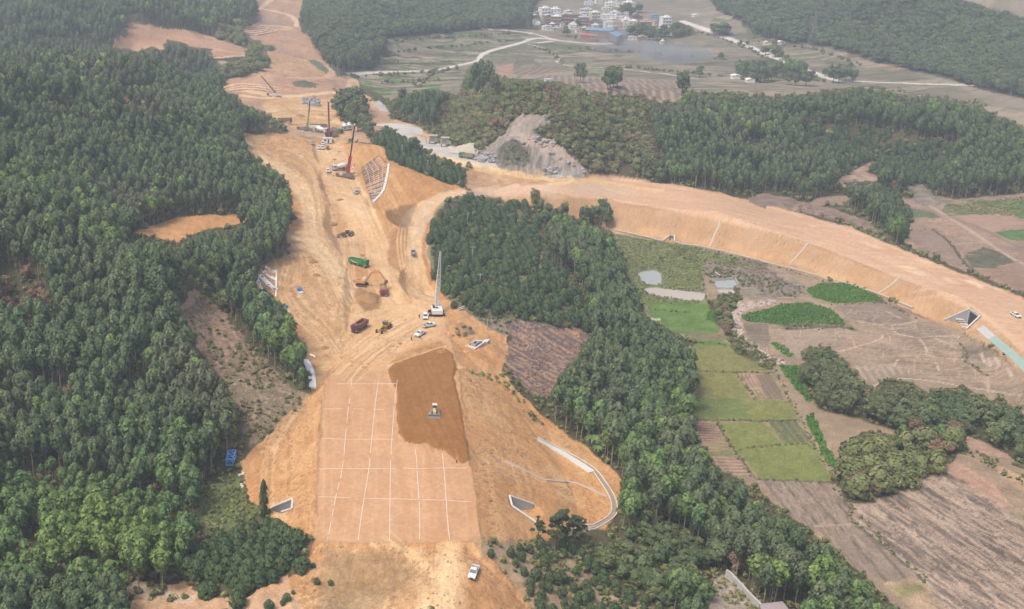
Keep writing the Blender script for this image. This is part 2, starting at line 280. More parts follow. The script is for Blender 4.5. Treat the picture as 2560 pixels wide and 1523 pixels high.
paint(D((640,250),(700,240),(812,238),(815,262),(830,290),(860,310),(840,345),(740,330),(690,300),(650,275)), (.54,.34,.18), SOIL, 1.5, var=.2, scale=6, st=(20, 25, 2.5, .5, (.62,.43,.25)))
line(D((660,270),(700,262),(750,262),(800,268)), 5, (.62,.44,.26), .6); line(D((670,285),(740,278),(800,290),(860,315)), 3.5, (.64,.46,.27), .6); line(D((700,305),(780,300),(850,315)), 4, (.40,.25,.13), .45)
paint(R1((925,165),(1100,190),(1400,225),(1600,290),(1780,350),(1790,400),(1560,420),(1530,350),(1400,345),(1300,300),(1210,290),(1170,370),(1100,330),(1000,370),(900,350),(800,330),(860,270),(930,260)), (.47,.285,.19), SOIL, 2, var=.14, scale=10, st=(70, 25, 5, .4, (.42,.28,.20)))
line(R1((1480,260),(1600,290),(1790,345)), 3, (.62,.43,.29)); line(R1((1550,420),(1700,410),(1800,405)), 4, (.60,.42,.29)); line(R1((1540,350),(1650,375),(1780,400)), 2.5, (.58,.39,.26), .7)
paint(R1((840,700),(960,705),(1150,735),(1130,750),(900,742)), (.52,.31,.19), SOIL, 1)
paint(R1((1580,440),(1690,455),(1720,510),(1600,480)), (.35,.27,.2), PLAIN, 1)
paint(D((790,300),(830,310),(850,345),(700,332),(690,325),(740,320)), (.40,.29,.19), SOIL, 1, soft=2, var=.35, scale=3)
for q in (ZT((400,520),(560,600),(620,680),(740,680),(790,750),(980,760),(1010,850),(860,870),(750,900),(560,900),(520,850),(530,780),(420,740),(380,640),(250,620),(330,520)), ZT((300,1050),(500,960),(620,920),(840,900),(900,1000),(900,1150),(700,1180),(560,1290),(400,1310),(220,1320),(80,1450),(0,1484),(0,1100)),
          D((712,200),(740,195),(775,205),(770,215),(720,212)), ZT((1900,1100),(2000,1080),(2150,1180),(2180,1260),(2050,1300),(1990,1200))): paint(q, (.12,.12,.07), FOREST, 1)
# ---- spoil mound, lower earthworks
paint(R4((890,240),(1050,210),(1250,130),(1440,110),(1700,105),(1850,150),(1700,180),(1560,200),(1440,230),(1270,310),(1100,270),(950,250)), (.52,.285,.13), SOIL, 1, var=.12, scale=6)
paint(D((762,1322),(700,1290),(655,1260),(610,1228),(588,1210),(590,1130),(610,1105),(650,1060),(720,990),(762,952),(750,905),(735,840),(690,740),(670,722),(622,700),(620,665),(645,650),(700,618),(700,590),(690,565),(710,545),(712,500),(708,460),(680,430),(640,395),(600,365),(580,325),(690,325),(740,335),(830,348),(915,352),(935,365),(945,390),(1000,415),(1060,440),(1120,455),(1150,470),(1060,520),(1045,600),(1085,720),(1150,768),(1190,780),(1230,800),(1245,860),(1222,905),(1270,960),(1330,1020),(1380,1060),(1430,1090),(1490,1140),(1518,1190),(1505,1240),(1480,1290),(1420,1285),(1330,1315),(1230,1325),(1160,1330),(1230,1390),(1290,1470),(1310,1500),(590,1500),(680,1430),(745,1380),(755,1340)),
      c_orange, SOIL, 1.0, var=.16, scale=5, st=(75, 14, 1.6, .5, (.57,.335,.155)))
paint(D((345,1440),(380,1425),(440,1415),(520,1460),(600,1450),(700,1400),(740,1500),(300,1500)), (.50,.32,.20), SOIL, 1, var=.15, scale=4)
# knolls and light tracks
paint(D((700,330),(760,345),(790,420),(830,520),(830,590),(860,690),(820,670),(770,600),(740,560),(740,480),(690,420),(610,360),(600,330)), (.53,.325,.17), None, 1.0, soft=2, st=(95, 16, 1.5, .6, (.40,.24,.12)))
paint(D((765,350),(832,352),(850,400),(880,470),(918,540),(945,600),(955,650),(985,742),(1062,735),(1064,785),(1010,805),(950,795),(930,740),(935,670),(880,600),(850,540),(810,480),(785,420)), c_cream, None, 1.0, soft=2.5, var=.1, st=(98, 25, 1.2, .35, (.58,.39,.22)))
paint(D((592,335),(640,372),(700,405),(752,445),(775,500),(778,560),(800,600),(850,670),(870,735),(845,720),(790,650),(740,600),(700,578),(700,565),(742,555),(735,500),(700,440),(640,400)), c_cream, None, .8, soft=2, var=.1, st=(110, 20, 1.0, .45, (.56,.37,.2)))
paint(D((800,580),(870,575),(885,615),(900,640),(830,640)), (.56,.37,.24), None, 1, soft=1.5, furrow=(0, 1.6, .45, (.40,.25,.15)))
paint(D((975,552),(1010,508),(1062,482),(1050,560),(1050,640),(1066,745),(1000,752),(988,650)), c_cream, None, .7, soft=1.5, var=.1, st=(92, 20, .9, .5, (.57,.38,.22)))
paint(D((950,620),(958,565),(975,552),(1000,556),(1002,590),(990,612),(985,645),(975,690),(955,650)), (.38,.225,.11), None, .8, soft=.6, var=.08)
for k in range(4): line(D((972+k*9,560),(966+k*9,590),(975+k*7,640),(992+k*4,700)), .35, (.55,.36,.2), .9, soft=.3)
paint(D((905,555),(940,550),(955,560),(948,640),(930,600)), (.47,.29,.15), None, .8, soft=1, var=.1)
paint(D((700,600),(745,590),(840,680),(860,760),(770,840),(745,900),(735,840),(700,745),(675,720),(660,660),(640,655)), (.54,.34,.19), None, 1, soft=2, var=.2, st=(60, 12, 1.3, .6, (.43,.255,.13)))
paint(D((760,800),(870,740),(880,800),(830,860),(790,930),(770,950),(750,880)), (.52,.335,.18), None, 1, soft=1.5, var=.2, st=(40, 12, 1.2, .6, (.42,.26,.13)))
paint(D((830,862),(900,820),(1000,810),(1080,800),(1100,850),(950,890),(945,905),(790,935)), c_light, None, 1, soft=1.5, var=.12, st=(55, 15, 1.5, .5, (.56,.34,.18)))
line(D((770,950),(800,910),(850,870),(872,840)), 2.0, (.36,.21,.10), .65, soft=1, wob=.5); line(D((870,838),(840,850),(790,900)), 3, c_cream, .4, soft=1.5)
for pts in (((770,430),(775,500),(768,560)),((752,450),(758,510),(755,560)),((790,640),(830,690),(850,730)),((780,650),(822,700),(846,745)),((600,350),(660,390),(720,430)),((905,640),(930,690),(960,740)),((880,560),(915,620),(945,690)),((950,660),(968,720),(975,760)),((800,400),(850,500),(900,580)),((815,380),(865,480),(920,560))):
    line(D(*pts), .7, (.44,.27,.14), .45, soft=.5)
# excavated hillside on the right of the haul road
paint(D((830,350),(915,353),(935,368),(945,390),(1000,415),(1060,440),(1118,456),(1060,480),(1010,505),(975,548),(945,560),(915,540),(885,480),(870,440),(860,390)), (.50,.28,.12), None, 1, soft=2, var=.13, st=(60, 15, 1.8, .5, (.40,.21,.085)))
def wheel_tracks(path, spread, cnt, a=.5, seed=1, wd=(.35, .8), cols=((.68,.48,.28),(.42,.255,.13))):
    r_ = random.Random(seed)
    for k in range(cnt):
        o = r_.uniform(-1, 1) * spread; w_ = r_.uniform(*wd); q = []; ph = r_.uniform(0, 6)
        for i, (x_, y_) in enumerate(path):
            a_ = path[max(i - 1, 0)]; b_ = path[min(i + 1, len(path) - 1)]; dx, dy = b_[0] - a_[0], b_[1] - a_[1]; L_ = math.hypot(dx, dy) + 1e-6; oo = o + math.sin(i * .9 + ph) * spread * .18
            q.append((x_ - dy / L_ * oo * K, y_ + dx / L_ * oo * K * .6))
        i0 = r_.randrange(0, max(1, len(q) // 3)); i1 = len(q) - r_.randrange(0, max(1, len(q) // 3)); q = q[i0:i1]
        if len(q) > 1: line(q, w_, cols[r_.random() < .45], a * r_.uniform(.5, 1.1), soft=.35, wob=.25)
wheel_tracks(D((800,355),(830,400),(865,460),(900,530),(925,590),(945,660),(975,720),(1010,770)), 22, 26, .5, 1)
wheel_tracks(D((610,350),(660,390),(715,420),(755,470),(758,540),(765,580),(800,620),(840,670),(880,720),(910,780)), 18, 26, .5, 2)
wheel_tracks(D((1090,480),(1030,505),(1000,540),(1015,600),(1022,660),(1030,720),(1030,790)), 24, 20, .5, 3)
wheel_tracks(D((690,600),(720,640),(700,700),(740,760),(790,800),(830,860)), 45, 30, .4, 4)
wheel_tracks(D((860,560),(870,620),(870,680),(900,740),(930,800)), 35, 26, .45, 5)
wheel_tracks(D((600,340),(660,350),(720,360),(770,400),(790,460),(800,520),(810,580)), 26, 20, .42, 6)
wheel_tracks(D((720,610),(770,640),(800,700),(830,760)), 45, 24, .45, 7)
wheel_tracks(D((880,360),(900,400),(930,450),(960,500),(985,545)), 45, 22, .4, 8, (.4, 1.2), ((.60,.37,.18),(.40,.225,.105)))
wheel_tracks(D((1000,400),(1050,440),(1070,470)), 30, 10, .4, 9, (.4, 1.0), ((.60,.37,.18),(.40,.225,.105)))
wheel_tracks(D((660,270),(740,265),(820,270)), 22, 14, .6, 10, (.8, 2)); wheel_tracks(D((690,250),(740,290),(800,310),(850,320)), 20, 14, .5, 11, (.6, 1.6))
wheel_tracks(D((740,960),(690,1030),(650,1110),(640,1200),(690,1270)), 24, 14, .3, 12); wheel_tracks(D((1130,880),(1200,960),(1290,1060),(1400,1150),(1460,1230)), 50, 26, .35, 13, (.4, 1.1), ((.60,.38,.19),(.42,.24,.115)))
wheel_tracks(D((1190,950),(1220,1080),(1250,1200),(1260,1310)), 60, 26, .3, 14, (.4, 1.1), ((.60,.38,.19),(.43,.25,.12)))
# ramp surface and its slopes
paint(D((1430,424),(1500,428),(1700,460),(1880,498),(2080,558),(2250,628),(2400,688),(2600,770),(2600,1000),(2494,905),(2420,850),(2380,830),(2330,800),(2230,765),(2140,720),(1930,655),(1735,605),(1620,585),(1500,570),(1440,540),(1300,500),(1210,485),(1150,475),(1130,468),(1310,448)), (.46,.295,.175), SOIL, .6, var=.08, scale=8, st=(60, 14, 1.6, .22, (.41,.25,.135)))
paint(D((1480,535),(1735,580),(1930,628),(2140,695),(2300,770),(2330,800),(2230,765),(2140,720),(1930,655),(1735,605),(1500,568)), (.50,.31,.17), None, 1, soft=2)
rampx = [(x, y) for x, y, z in RAMP[3:26]]
paint(D((1150,404),(1200,410),(1300,425),(1445,436),(1430,455),(1300,452),(1140,462),(1125,440)), (.42,.265,.155), SOIL, .5)
paint(D(*rampx), (.53,.335,.22), DECK, .15, var=.06, scale=12, st=(170, 40, 2.0, .3, (.62,.44,.31)))
for pts, wd, a in (([(1440,432),(1500,434),(1700,466),(1880,504),(2080,564),(2250,634),(2400,694),(2494,735)], 2.5, .8), ([(1210,476),(1330,468),(1500,487),(1750,528),(1980,588),(2180,670),(2330,722),(2430,790),(2494,850)], 3.5, .8), ([(1440,440),(1600,462),(1900,535),(2200,655),(2400,745),(2494,800)], 1.2, .5), ([(1300,462),(1600,490),(1900,550),(2200,670),(2400,770),(2494,835)], 1.5, .5)):
    line(D(*pts), wd * .8, (.62,.43,.29), a * .6, soft=1.0, wob=.4)
for c in ((R6((1560,470),(1700,480),(1810,545),(1750,550),(1620,500))), R6((2040,580),(2130,580),(2230,640),(2180,645)), R6((1720,430),(1840,460),(1790,475)), R6((1900,560),(1960,570),(2030,610),(1980,610)), R6((1330,300),(1400,320),(1480,355),(1400,340)), R6((840,110),(880,120),(860,130)), R6((940,180),(1000,190),(960,195))):
    paint(c, (.72,.54,.38), None, 1.2, soft=.8, alpha=.8)
paint(D((1300,452),(1430,430),(1480,434),(1430,455),(1330,462)), (.66,.46,.26), None, 1, soft=2)
line(D((1060,372),(1150,402),(1300,430),(1440,444),(1600,465)), 7, (.66,.46,.26), .85, soft=2)
# gravel yard and quarry
paint(D((935,306),(965,298),(1010,312),(1050,340),(1100,355),(1190,388),(1230,410),(1180,412),(1060,385),(1000,350),(960,320)), (.50,.46,.41), ROAD, .8, var=.12, scale=4)
paint(D((920,300),(960,290),(1010,305),(1050,330),(1040,342),(985,318),(935,312)), (.54,.35,.21), SOIL, .8, soft=1)
paint(D((1130,415),(1190,415),(1300,440),(1330,452),(1200,462),(1150,462),(1130,440)), (.46,.29,.165), SOIL, .8, var=.25, scale=3)
paint(ZQ((1060,400),(1100,310),(1220,210),(1340,160),(1500,140),(1640,210),(1650,300),(1480,380),(1400,430),(1560,500),(1750,560),(1950,720),(2220,960),(2160,1040),(1900,1100),(1500,1020),(1000,930),(880,850),(690,660),(900,530),(1040,440)), (.29,.245,.21), PLAIN, 1.4, var=.45, scale=2.2, st=(100, 10, 2.0, .5, (.30,.26,.235)))
paint(ZQ((1150,300),(1340,190),(1560,200),(1600,260),(1380,430),(1120,430)), (.33,.285,.25), None, 1, soft=2, var=.25, st=(60, 12, 2, .6, (.42,.33,.22)))
paint(ZQ((940,700),(1050,600),(1180,520),(1330,600),(1420,700),(1400,880),(1300,900),(1000,880)), (.13,.12,.085), SCRUB, 1.5, soft=1.5, var=.6, scale=2)
paint(ZQ((1420,740),(1560,780),(1540,960),(1400,960)), (.25,.235,.22), None, 1.2, soft=1.5, var=.7, scale=1.6)
paint(ZQ((1400,460),(1560,520),(1760,600),(1780,700),(1600,640),(1400,560)), (.38,.32,.28), None, 1.2, soft=1.5, var=.7, scale=1.8)
line(ZQ((1150,450),(1350,510),(1500,620),(1700,710),(1900,790),(2150,950)), 4, (.43,.33,.27), .9, soft=2)
paint(ZQ((1600,980),(1900,980),(2080,960),(2000,1060),(1850,1090),(1500,1030)), (.38,.37,.36), None, 1, soft=1.5)
# cleared slope on the left, cut patch on the right
paint(R4((1420,700),(1480,680),(1560,760),(1800,1040),(2120,1360),(2190,1440),(2180,1500),(2050,1560),(1900,1700),(1830,1790),(1790,1700),(1730,1500),(1650,1330),(1490,1150),(1385,980),(1320,880),(1320,760)), (.27,.175,.12), SCRUB, 1.2, var=.35, scale=1.6, furrow=(25, 2.4, .35, (.17,.13,.09)))
paint(R4((1600,1250),(1850,1180),(2150,1440),(2180,1500),(1900,1700),(1830,1790),(1730,1500)), (.19,.165,.095), None, 2, soft=6, alpha=.65, var=.4, scale=1.5)
line(R4((1440,690),(1360,760),(1280,800),(1210,850)), 1.6, (.50,.33,.21), .9, FIELD); paint(R4((1360,670),(1400,655),(1470,665),(1400,720),(1350,740)), (.48,.30,.19), FIELD, .5)
paint(R5((1240,875),(1400,885),(1740,930),(1815,1000),(1700,1140),(1600,1260),(1500,1440),(1460,1450),(1380,1400),(1300,1320),(1190,1230),(1195,1180),(1240,1000)), (.34,.205,.135), SCRUB, .8, var=.35, scale=1.5, furrow=(heading(R5((1350,1050))[0], R5((1420,1090))[0]), 3.4, .8, (.13,.10,.09), 1.2))
paint(R5((1690,900),(1800,860),(1800,900),(1740,1000),(1650,960)), (.46,.25,.14), SOIL, .6, soft=1)
paint(R5((920,815),(1050,840),(1210,870),(1240,960),(1195,985),(1100,940),(1020,890),(960,850)), (.25,.20,.155), SCRUB, .6, soft=.6, var=.4, scale=1.2)
paint(R5((840,900),(880,885),(990,955),(975,985),(860,1000),(835,950)), (.17,.14,.11), SCRUB, .6, soft=.5, var=.5, scale=1)
# graded platform
paint([(x * K, y * K) for x, y, z in PLAT], (.54,.325,.19), DECK, .12, var=.08, scale=7, st=(91, 45, 2.2, .5, (.48,.275,.15)))
paint(D((850,862),(930,820),(1070,790),(1085,835),(1000,850),(950,885),(940,900),(830,905),(800,930)), (.595,.385,.225), DECK, .8, soft=1.5, st=(50, 14, 1.3, .5, (.53,.32,.17)))
paint(D((860,735),(975,742),(1062,735),(1082,790),(1060,800),(930,822),(850,850),(846,800)), (.61,.41,.23), DECK, .8, soft=2, var=.1, st=(90, 14, 1.2, .4, (.53,.33,.17)))
paint(D((943,902),(958,885),(1010,868),(1080,845),(1103,862),(1112,898),(1106,920),(1120,975),(1130,1030),(1140,1080),(1146,1120),(1130,1132),(1105,1118),(1085,1098),(1060,1092),(1035,1078),(1015,1082),(985,1076),(970,1055),(965,1000),(968,960),(955,930)), (.275,.128,.043), DECK, .35, var=.10, scale=3, st=(70, 6, 1.2, .3, (.33,.165,.06)))
paint(D((950,885),(975,862),(1040,838),(1075,830),(1090,842),(1010,862),(965,885)), (.42,.235,.11), DECK, .5, var=.25, scale=2); line(D((945,892),(1000,872),(1085,843)), 1.0, (.64,.43,.25), .9, soft=.4)
line(D((775,1120),(770,1220),(764,1320)), .8, (.38,.22,.11), .6, soft=.5, wob=.6); line(D((775,1120),(782,1010),(792,930)), .8, (.38,.22,.11), .5, soft=.5, wob=.6)
line(D((1118,900),(1132,1000),(1148,1130),(1163,1230),(1178,1322)), .7, (.40,.24,.12), .6, soft=.5, wob=.6)
line(D((760,1322),(900,1324),(1050,1324),(1174,1321)), .6, (.40,.24,.13), .6, soft=.5, wob=.5)
# slope of the platform: berm dirt bands and faint tracks
line(R8((1060,60),(1130,250),(1170,500),(1200,800),(1240,980)), 2.0, (.40,.235,.12), .45, soft=1.5, wob=1.5); line(R8((1300,520),(1350,640),(1400,760)), 1.4, (.40,.235,.12), .35, soft=1, wob=1.2)
line(R8((1540,470),(1600,560),(1640,680)), 5, (.60,.42,.24), .5, soft=3, wob=1.5); line(R7((2090,180),(2085,640)), .8, (.38,.22,.1), .6, soft=.4); line(R7((1960,380),(1930,760)), 1.0, (.38,.22,.1), .6, soft=.4)
line(D((1110,780),(1150,840),(1220,930),(1300,1040)), 1.2, (.38,.22,.11), .6, soft=.6, wob=.4)
paint(D((1080,745),(1110,770),(1180,850),(1250,950),(1320,1040),(1280,1030),(1180,920),(1110,850)), (.49,.265,.12), None, 1, soft=2, alpha=.7)
# bottom ground: haul track and the gully
paint(R8((740,1030),(860,1020),(880,1150),(900,1300),(890,1500),(500,1500),(600,1380),(700,1250)), (.63,.43,.25), None, .8, soft=2, var=.1, st=(88, 14, .9, .5, (.52,.33,.17)))
paint(R8((370,1040),(500,1060),(620,1080),(720,1120),(560,1220),(500,1180)), (.63,.44,.25), None, .8, soft=1.5, alpha=.8)
paint(R8((-100,1080),(300,1100),(440,1150),(540,1250),(440,1350),(200,1500),(-150,1500)), (.39,.285,.17), None, 1, soft=1.5, var=.2, scale=2.5, st=(10, 8, 1.0, .5, (.46,.28,.13)))
paint(R8((900,1250),(1100,1150),(1340,1380),(1380,1500),(880,1500)), (.46,.255,.125), None, 1, soft=2, st=(50, 10, 1.1, .5, (.52,.33,.17)))
wheel_tracks(D((830,920),(870,880),(920,840),(980,800),(1040,770)), 40, 30, .5, 21); wheel_tracks(D((1085,1330),(1085,1380),(1075,1430),(1060,1500)), 28, 22, .5, 22)
wheel_tracks(D((900,1330),(960,1380),(1010,1430),(1000,1500)), 70, 26, .45, 23, (.4, 1.4)); wheel_tracks(D((760,1400),(860,1380),(960,1400),(1020,1450)), 60, 22, .4, 24, (.5, 1.6), ((.50,.33,.18),(.33,.21,.12))); wheel_tracks(D((1130,1340),(1180,1400),(1240,1470)), 40, 22, .45, 25, (.4, 1.2), ((.56,.33,.17),(.37,.20,.10)))
wheel_tracks(D((840,930),(836,1050),(830,1180),(815,1310)), 80, 30, .14, 26, (.25, .5), ((.64,.43,.27),(.50,.29,.165))); wheel_tracks(D((1010,1100),(1020,1200),(1030,1310)), 110, 26, .14, 27, (.25, .5), ((.64,.43,.27),(.50,.29,.165)))
wheel_tracks(D((1000,880),(1030,940),(1050,1010),(1090,1090)), 60, 34, .2, 28, (.3, .8), ((.34,.17,.065),(.24,.11,.04)))
wheel_tracks(D((1200,468),(1330,456),(1480,455),(1700,490),(1900,540),(2150,625),(2350,710),(2494,780)), 22, 24, .22, 29, (.3, .8), ((.68,.50,.36),(.52,.33,.215)))
# ---- right valley fields
paint(D((1490,568),(1620,586),(1735,607),(1930,657),(2140,722),(2230,768),(2330,803),(2380,832),(2494,907),(2600,1000),(2600,1600),(2300,1600),(2080,1380),(2010,1320),(1920,1250),(1830,1185),(1760,1145),(1700,1080),(1690,1000),(1690,840),(1650,805),(1600,790),(1570,770),(1560,700),(1530,640)), tan1, FIELD, .8, var=.22, scale=6, st=(-20, 20, 2.2, .5, (.24,.185,.14)))
paint(D((1490,570),(1620,588),(1690,602),(1800,628),(1870,660),(1790,655),(1720,640),(1710,700),(1730,735),(1700,745),(1560,740),(1545,700),(1520,640)), (.165,.185,.085), PLAIN, 1, soft=1.5, var=.35, scale=2.5)
paint(D((1710,640),(1800,632),(1900,665),(1960,700),(1940,725),(1830,730),(1790,690),(1730,672)), (.20,.165,.125), None, 1, soft=1.5, var=.5, scale=1.6)
paint(R6((290,490),(400,490),(440,540),(520,620),(620,715),(460,700),(420,600),(330,540)), (.26,.215,.155), None, .5); paint(R6((520,570),(620,565),(700,600),(870,700),(650,710)), (.25,.195,.15), None, .5, furrow=(heading(R6((560,580))[0], R6((650,700))[0]), 2.6, .6, (.14,.11,.085)))
paint(R6((600,470),(700,490),(920,620),(900,650),(760,600)), (.30,.225,.165), None, .5); line(R6((500,560),(560,620),(640,712)), .8, (.16,.12,.09), .8)
line(R6((700,560),(830,630),(920,680)), 1.6, (.14,.11,.09), .8, wob=1); line(R6((1640,712),(640,715),(920,712),(1010,740),(1100,790)), .1, tan1, .1)
line(R6((630,715),(780,708),(920,712),(1060,770),(1200,850),(1390,890),(1700,1000)), .9, (.40,.31,.23), .8, soft=.5)
paint(D((1575,725),(1640,735),(1720,738),(1748,765),(1750,810),(1700,818),(1640,810),(1600,790),(1580,765)), (.12,.20,.05), PLAIN, .6, var=.25, scale=4)
paint(R6((40,960),(300,970),(340,1020),(100,1040)), (.20,.165,.10), None, .8, soft=1, var=.3, scale=2)
paint(D((1690,838),(1780,838),(1820,860),(1882,890),(1882,905),(1695,905)), (.205,.195,.07), PLAIN, .5, var=.18, scale=3); paint(D((1692,828),(1760,830),(1790,845),(1692,842)), (.12,.20,.05), PLAIN, .5)
paint(D((1695,908),(1792,908),(1840,975),(1698,965)), (.215,.205,.07), PLAIN, .4, var=.18, scale=3); paint(D((1695,968),(1925,978),(1942,1020),(1860,1024),(1695,1018)), (.20,.205,.07), PLAIN, .4, var=.18, scale=3)
paint(D((1695,968),(1800,970),(1820,1022),(1695,1018)), (.15,.19,.06), PLAIN, .4, soft=1)
paint(D((1750,1030),(1858,1028),(1905,1078),(1980,1082),(2028,1172),(1850,1166),(1830,1140),(1790,1095)), (.20,.215,.065), PLAIN, .4, var=.15, scale=2.5); paint(D((1805,1100),(1900,1085),(1980,1082),(2028,1172),(1850,1166)), (.175,.20,.06), PLAIN, .4, soft=.6)
line(D((1690,905),(1790,907),(1885,908)), .7, (.10,.09,.05), .8); line(D((1790,907),(1840,975)), .6, (.10,.09,.05), .7); line(D((1695,1022),(1860,1026),(1945,1022)), .9, (.09,.08,.045), .9); line(D((1845,1168),(1940,1172),(2030,1176)), .9, (.09,.08,.05), .9); line(D((1795,1096),(1900,1082)), .5, (.12,.12,.05), .7); line(D((1745,1030),(1790,1100),(1840,1165)), .6, (.10,.09,.05), .8)
paint(R6((400,1260),(540,1265),(640,1440),(520,1440)), (.44,.29,.21), FIELD, .2, furrow=(heading(R6((450,1270))[0], R6((560,1430))[0]), 1.3, .55, (.16,.11,.08))); paint(R6((545,1265),(660,1262),(760,1450),(640,1445)), (.17,.125,.10), FIELD, .2, furrow=(heading(R6((450,1270))[0], R6((560,1430))[0]), 1.5, .5, (.28,.2,.15)))
paint(D((1870,1024),(1938,1022),(1978,1078),(1908,1080)), (.105,.125,.06), PLAIN, .3, furrow=(heading((1900*K,1030*K),(1935*K,1075*K)), 2.2, .8, (.19,.16,.1)))
hf = heading(R9((130,190))[0], R9((240,195))[0])
paint(R9((75,115),(240,130),(310,250),(180,280),(140,240)), (.34,.215,.16), FIELD, .2, furrow=(hf, 1.7, .8, (.13,.09,.07))); paint(R9((180,280),(320,275),(390,340),(200,360)), (.33,.25,.14), FIELD, .3, furrow=(hf, 2, .6, (.17,.13,.08))); paint(R9((200,345),(390,335),(420,375),(230,380)), (.20,.19,.09), PLAIN, .3); paint(R9((230,380),(425,375),(490,490),(480,525),(400,510),(260,440)), (.40,.27,.19), FIELD, .3, furrow=(hf, 2, .7, (.16,.12,.09)))
for q in (R6((920,650),(1000,610),(1200,600),(1340,640),(1470,710),(1470,735),(1280,745),(1100,750),(960,705)), R6((450,840),(600,800),(720,760),(920,742),(1080,790),(1200,880),(1210,905),(720,905),(600,890),(480,885)), R6((180,830),(230,800),(290,890),(200,875)), R6((660,1040),(700,1030),(820,1120),(800,1145),(700,1090)), R6((715,1195),(850,1200),(900,1290),(960,1440),(930,1470),(860,1400),(780,1290)), R9((900,90),(960,70),(1000,150),(1060,300),(1170,480),(1150,500),(1060,420),(960,230))):
    paint(q, (.075,.17,.03), SCRUB, .5, var=.4, scale=1.2)
paint(R6((720,900),(1230,900),(1300,950),(1000,960),(740,940)), (.13,.12,.07), None, .8, soft=1, var=.4, scale=1.5)
paint(R6((340,790),(440,740),(700,722),(710,752),(560,775),(450,810),(440,860),(470,1000),(620,1110),(760,1165),(750,1190),(600,1190),(470,1110),(390,1000)), (.42,.33,.27), FIELD, .8, var=.5, scale=.9)
paint(R6((460,890),(640,900),(660,1000),(640,1100),(500,1030)), (.22,.175,.125), None, .6, furrow=(heading(R6((480,930))[0], R6((600,930))[0]), 2.2, .5, (.13,.11,.08)))
paint(R6((720,950),(1150,925),(1300,960),(1180,1000),(1060,1040),(1180,1190),(1000,1060),(900,1040),(880,1160),(820,1120)), (.35,.26,.19), None, .6, var=.15, furrow=(heading(R6((900,940))[0], R6((1100,1000))[0]), 2.6, .3, (.22,.16,.12)))
paint(R6((1120,770),(1480,740),(1680,800),(1680,880),(1530,920),(1380,890),(1220,860)), (.27,.205,.155), None, .6, furrow=(heading(R6((1200,780))[0], R6((1500,900))[0]), 2.6, .45, (.17,.13,.10)))
paint(R6((1560,960),(1720,900),(1850,920),(1950,980),(1800,1020),(1700,1000)), (.245,.19,.145), None, .6); paint(R6((2050,1040),(2200,1060),(2330,1160),(2340,1230),(2150,1200),(2080,1140)), (.25,.20,.15), None, .6, var=.4)
paint(R6((1680,780),(1900,850),(2060,930),(2200,990),(2330,1100),(2500,1250),(2500,1160),(2150,900),(1960,870),(1700,775)), (.47,.30,.17), SOIL, 1, soft=2, var=.15)
for pts in (((1280,880),(1540,915),(1720,880)),((1540,915),(1550,970),(1700,1000),(1960,980),(2020,1000)),((1470,980),(1460,1010),(1300,1060),(1150,1100)),((1740,1010),(1790,1080),(1790,1130)),((1850,1000),(1990,1070)),((1790,1130),(2060,1160)),((1500,810),(1600,860)),((1400,1350),(1500,1300),(1700,1290),(2100,1360),(2490,1420)),((1540,1215),(1580,1160)),((2180,1110),(2220,1190)),((2240,1150),(2260,1200)),((2290,1140),(2320,1200)),((2370,1220),(2410,1280)),((1860,1180),(1880,1240)),((2100,1190),(2240,1280),(2230,1390))):
    line(R6(*pts), .8, (.50,.39,.28), .9, soft=.5, wob=.3)
line(R6((2030,1040),(2080,1110),(2060,1170),(2120,1200),(2230,1280)), 1.6, (.16,.12,.09), .8, wob=.5)
paint(R6((1240,1200),(1600,1210),(1640,1250),(1400,1320),(1340,1300)), (.38,.29,.21), None, .3, furrow=(heading(R6((1280,1210))[0], R6((1340,1300))[0]), 2.8, .7, (.25,.19,.14), 1))
paint(R6((400,440),(560,430),(660,470),(560,520),(470,500)), (.17,.14,.11), None, 1, soft=1, var=.5, scale=1.2)
hd = heading(R9((760,580))[0], R9((1000,870))[0]); hd2 = heading(R9((1700,700))[0], R9((2300,1100))[0])
paint(R9((540,548),(800,560),(1110,578),(1190,640),(1215,740),(1260,862),(950,882),(800,800),(700,680)), (.275,.215,.165), FIELD, .5, var=.15, furrow=(hd, 5.2, .8, (.15,.115,.085), 9))
paint(R9((1090,890),(1290,868),(1450,980),(1740,1250),(1480,1285),(1300,1210),(1200,1100)), (.27,.21,.16), FIELD, .5, var=.15, furrow=(hd, 5.2, .8, (.15,.115,.085), 9))
paint(R9((1265,740),(1420,725),(1620,640),(1850,480),(1900,470),(2600,900),(2600,1600),(2000,1600),(1760,1260),(1480,1010),(1300,860)), (.36,.26,.20), FIELD, .6, var=.25, scale=3, furrow=(hd2, 9.5, 1.0, (.16,.13,.115), 2.2))
paint(R9((1855,440),(1980,405),(2200,520),(2420,740),(2260,745),(2000,570)), (.42,.27,.19), FIELD, .4, furrow=(hd2, 3.2, .4, (.30,.19,.13))); paint(R9((2250,460),(2330,450),(2600,600),(2600,720),(2400,580)), (.42,.28,.18), FIELD, .4)
paint(R9((1960,205),(2060,210),(2250,260),(2450,350),(2400,400),(2200,370),(2080,310)), (.38,.25,.18), FIELD, .5, furrow=(hf, 3, .3, (.26,.18,.13)))
paint(R9((2320,770),(2600,820),(2600,960),(2400,860)), (.19,.21,.10), PLAIN, .8, soft=1)
paint(R9((1480,1300),(1600,1270),(1800,1290),(1900,1400),(1980,1500),(1700,1500),(1600,1420)), (.40,.29,.19), FIELD, .8, var=.3); paint(R9((1520,1320),(1750,1290),(1780,1350),(1600,1400)), (.22,.20,.09), None, .8, soft=1, var=.4)
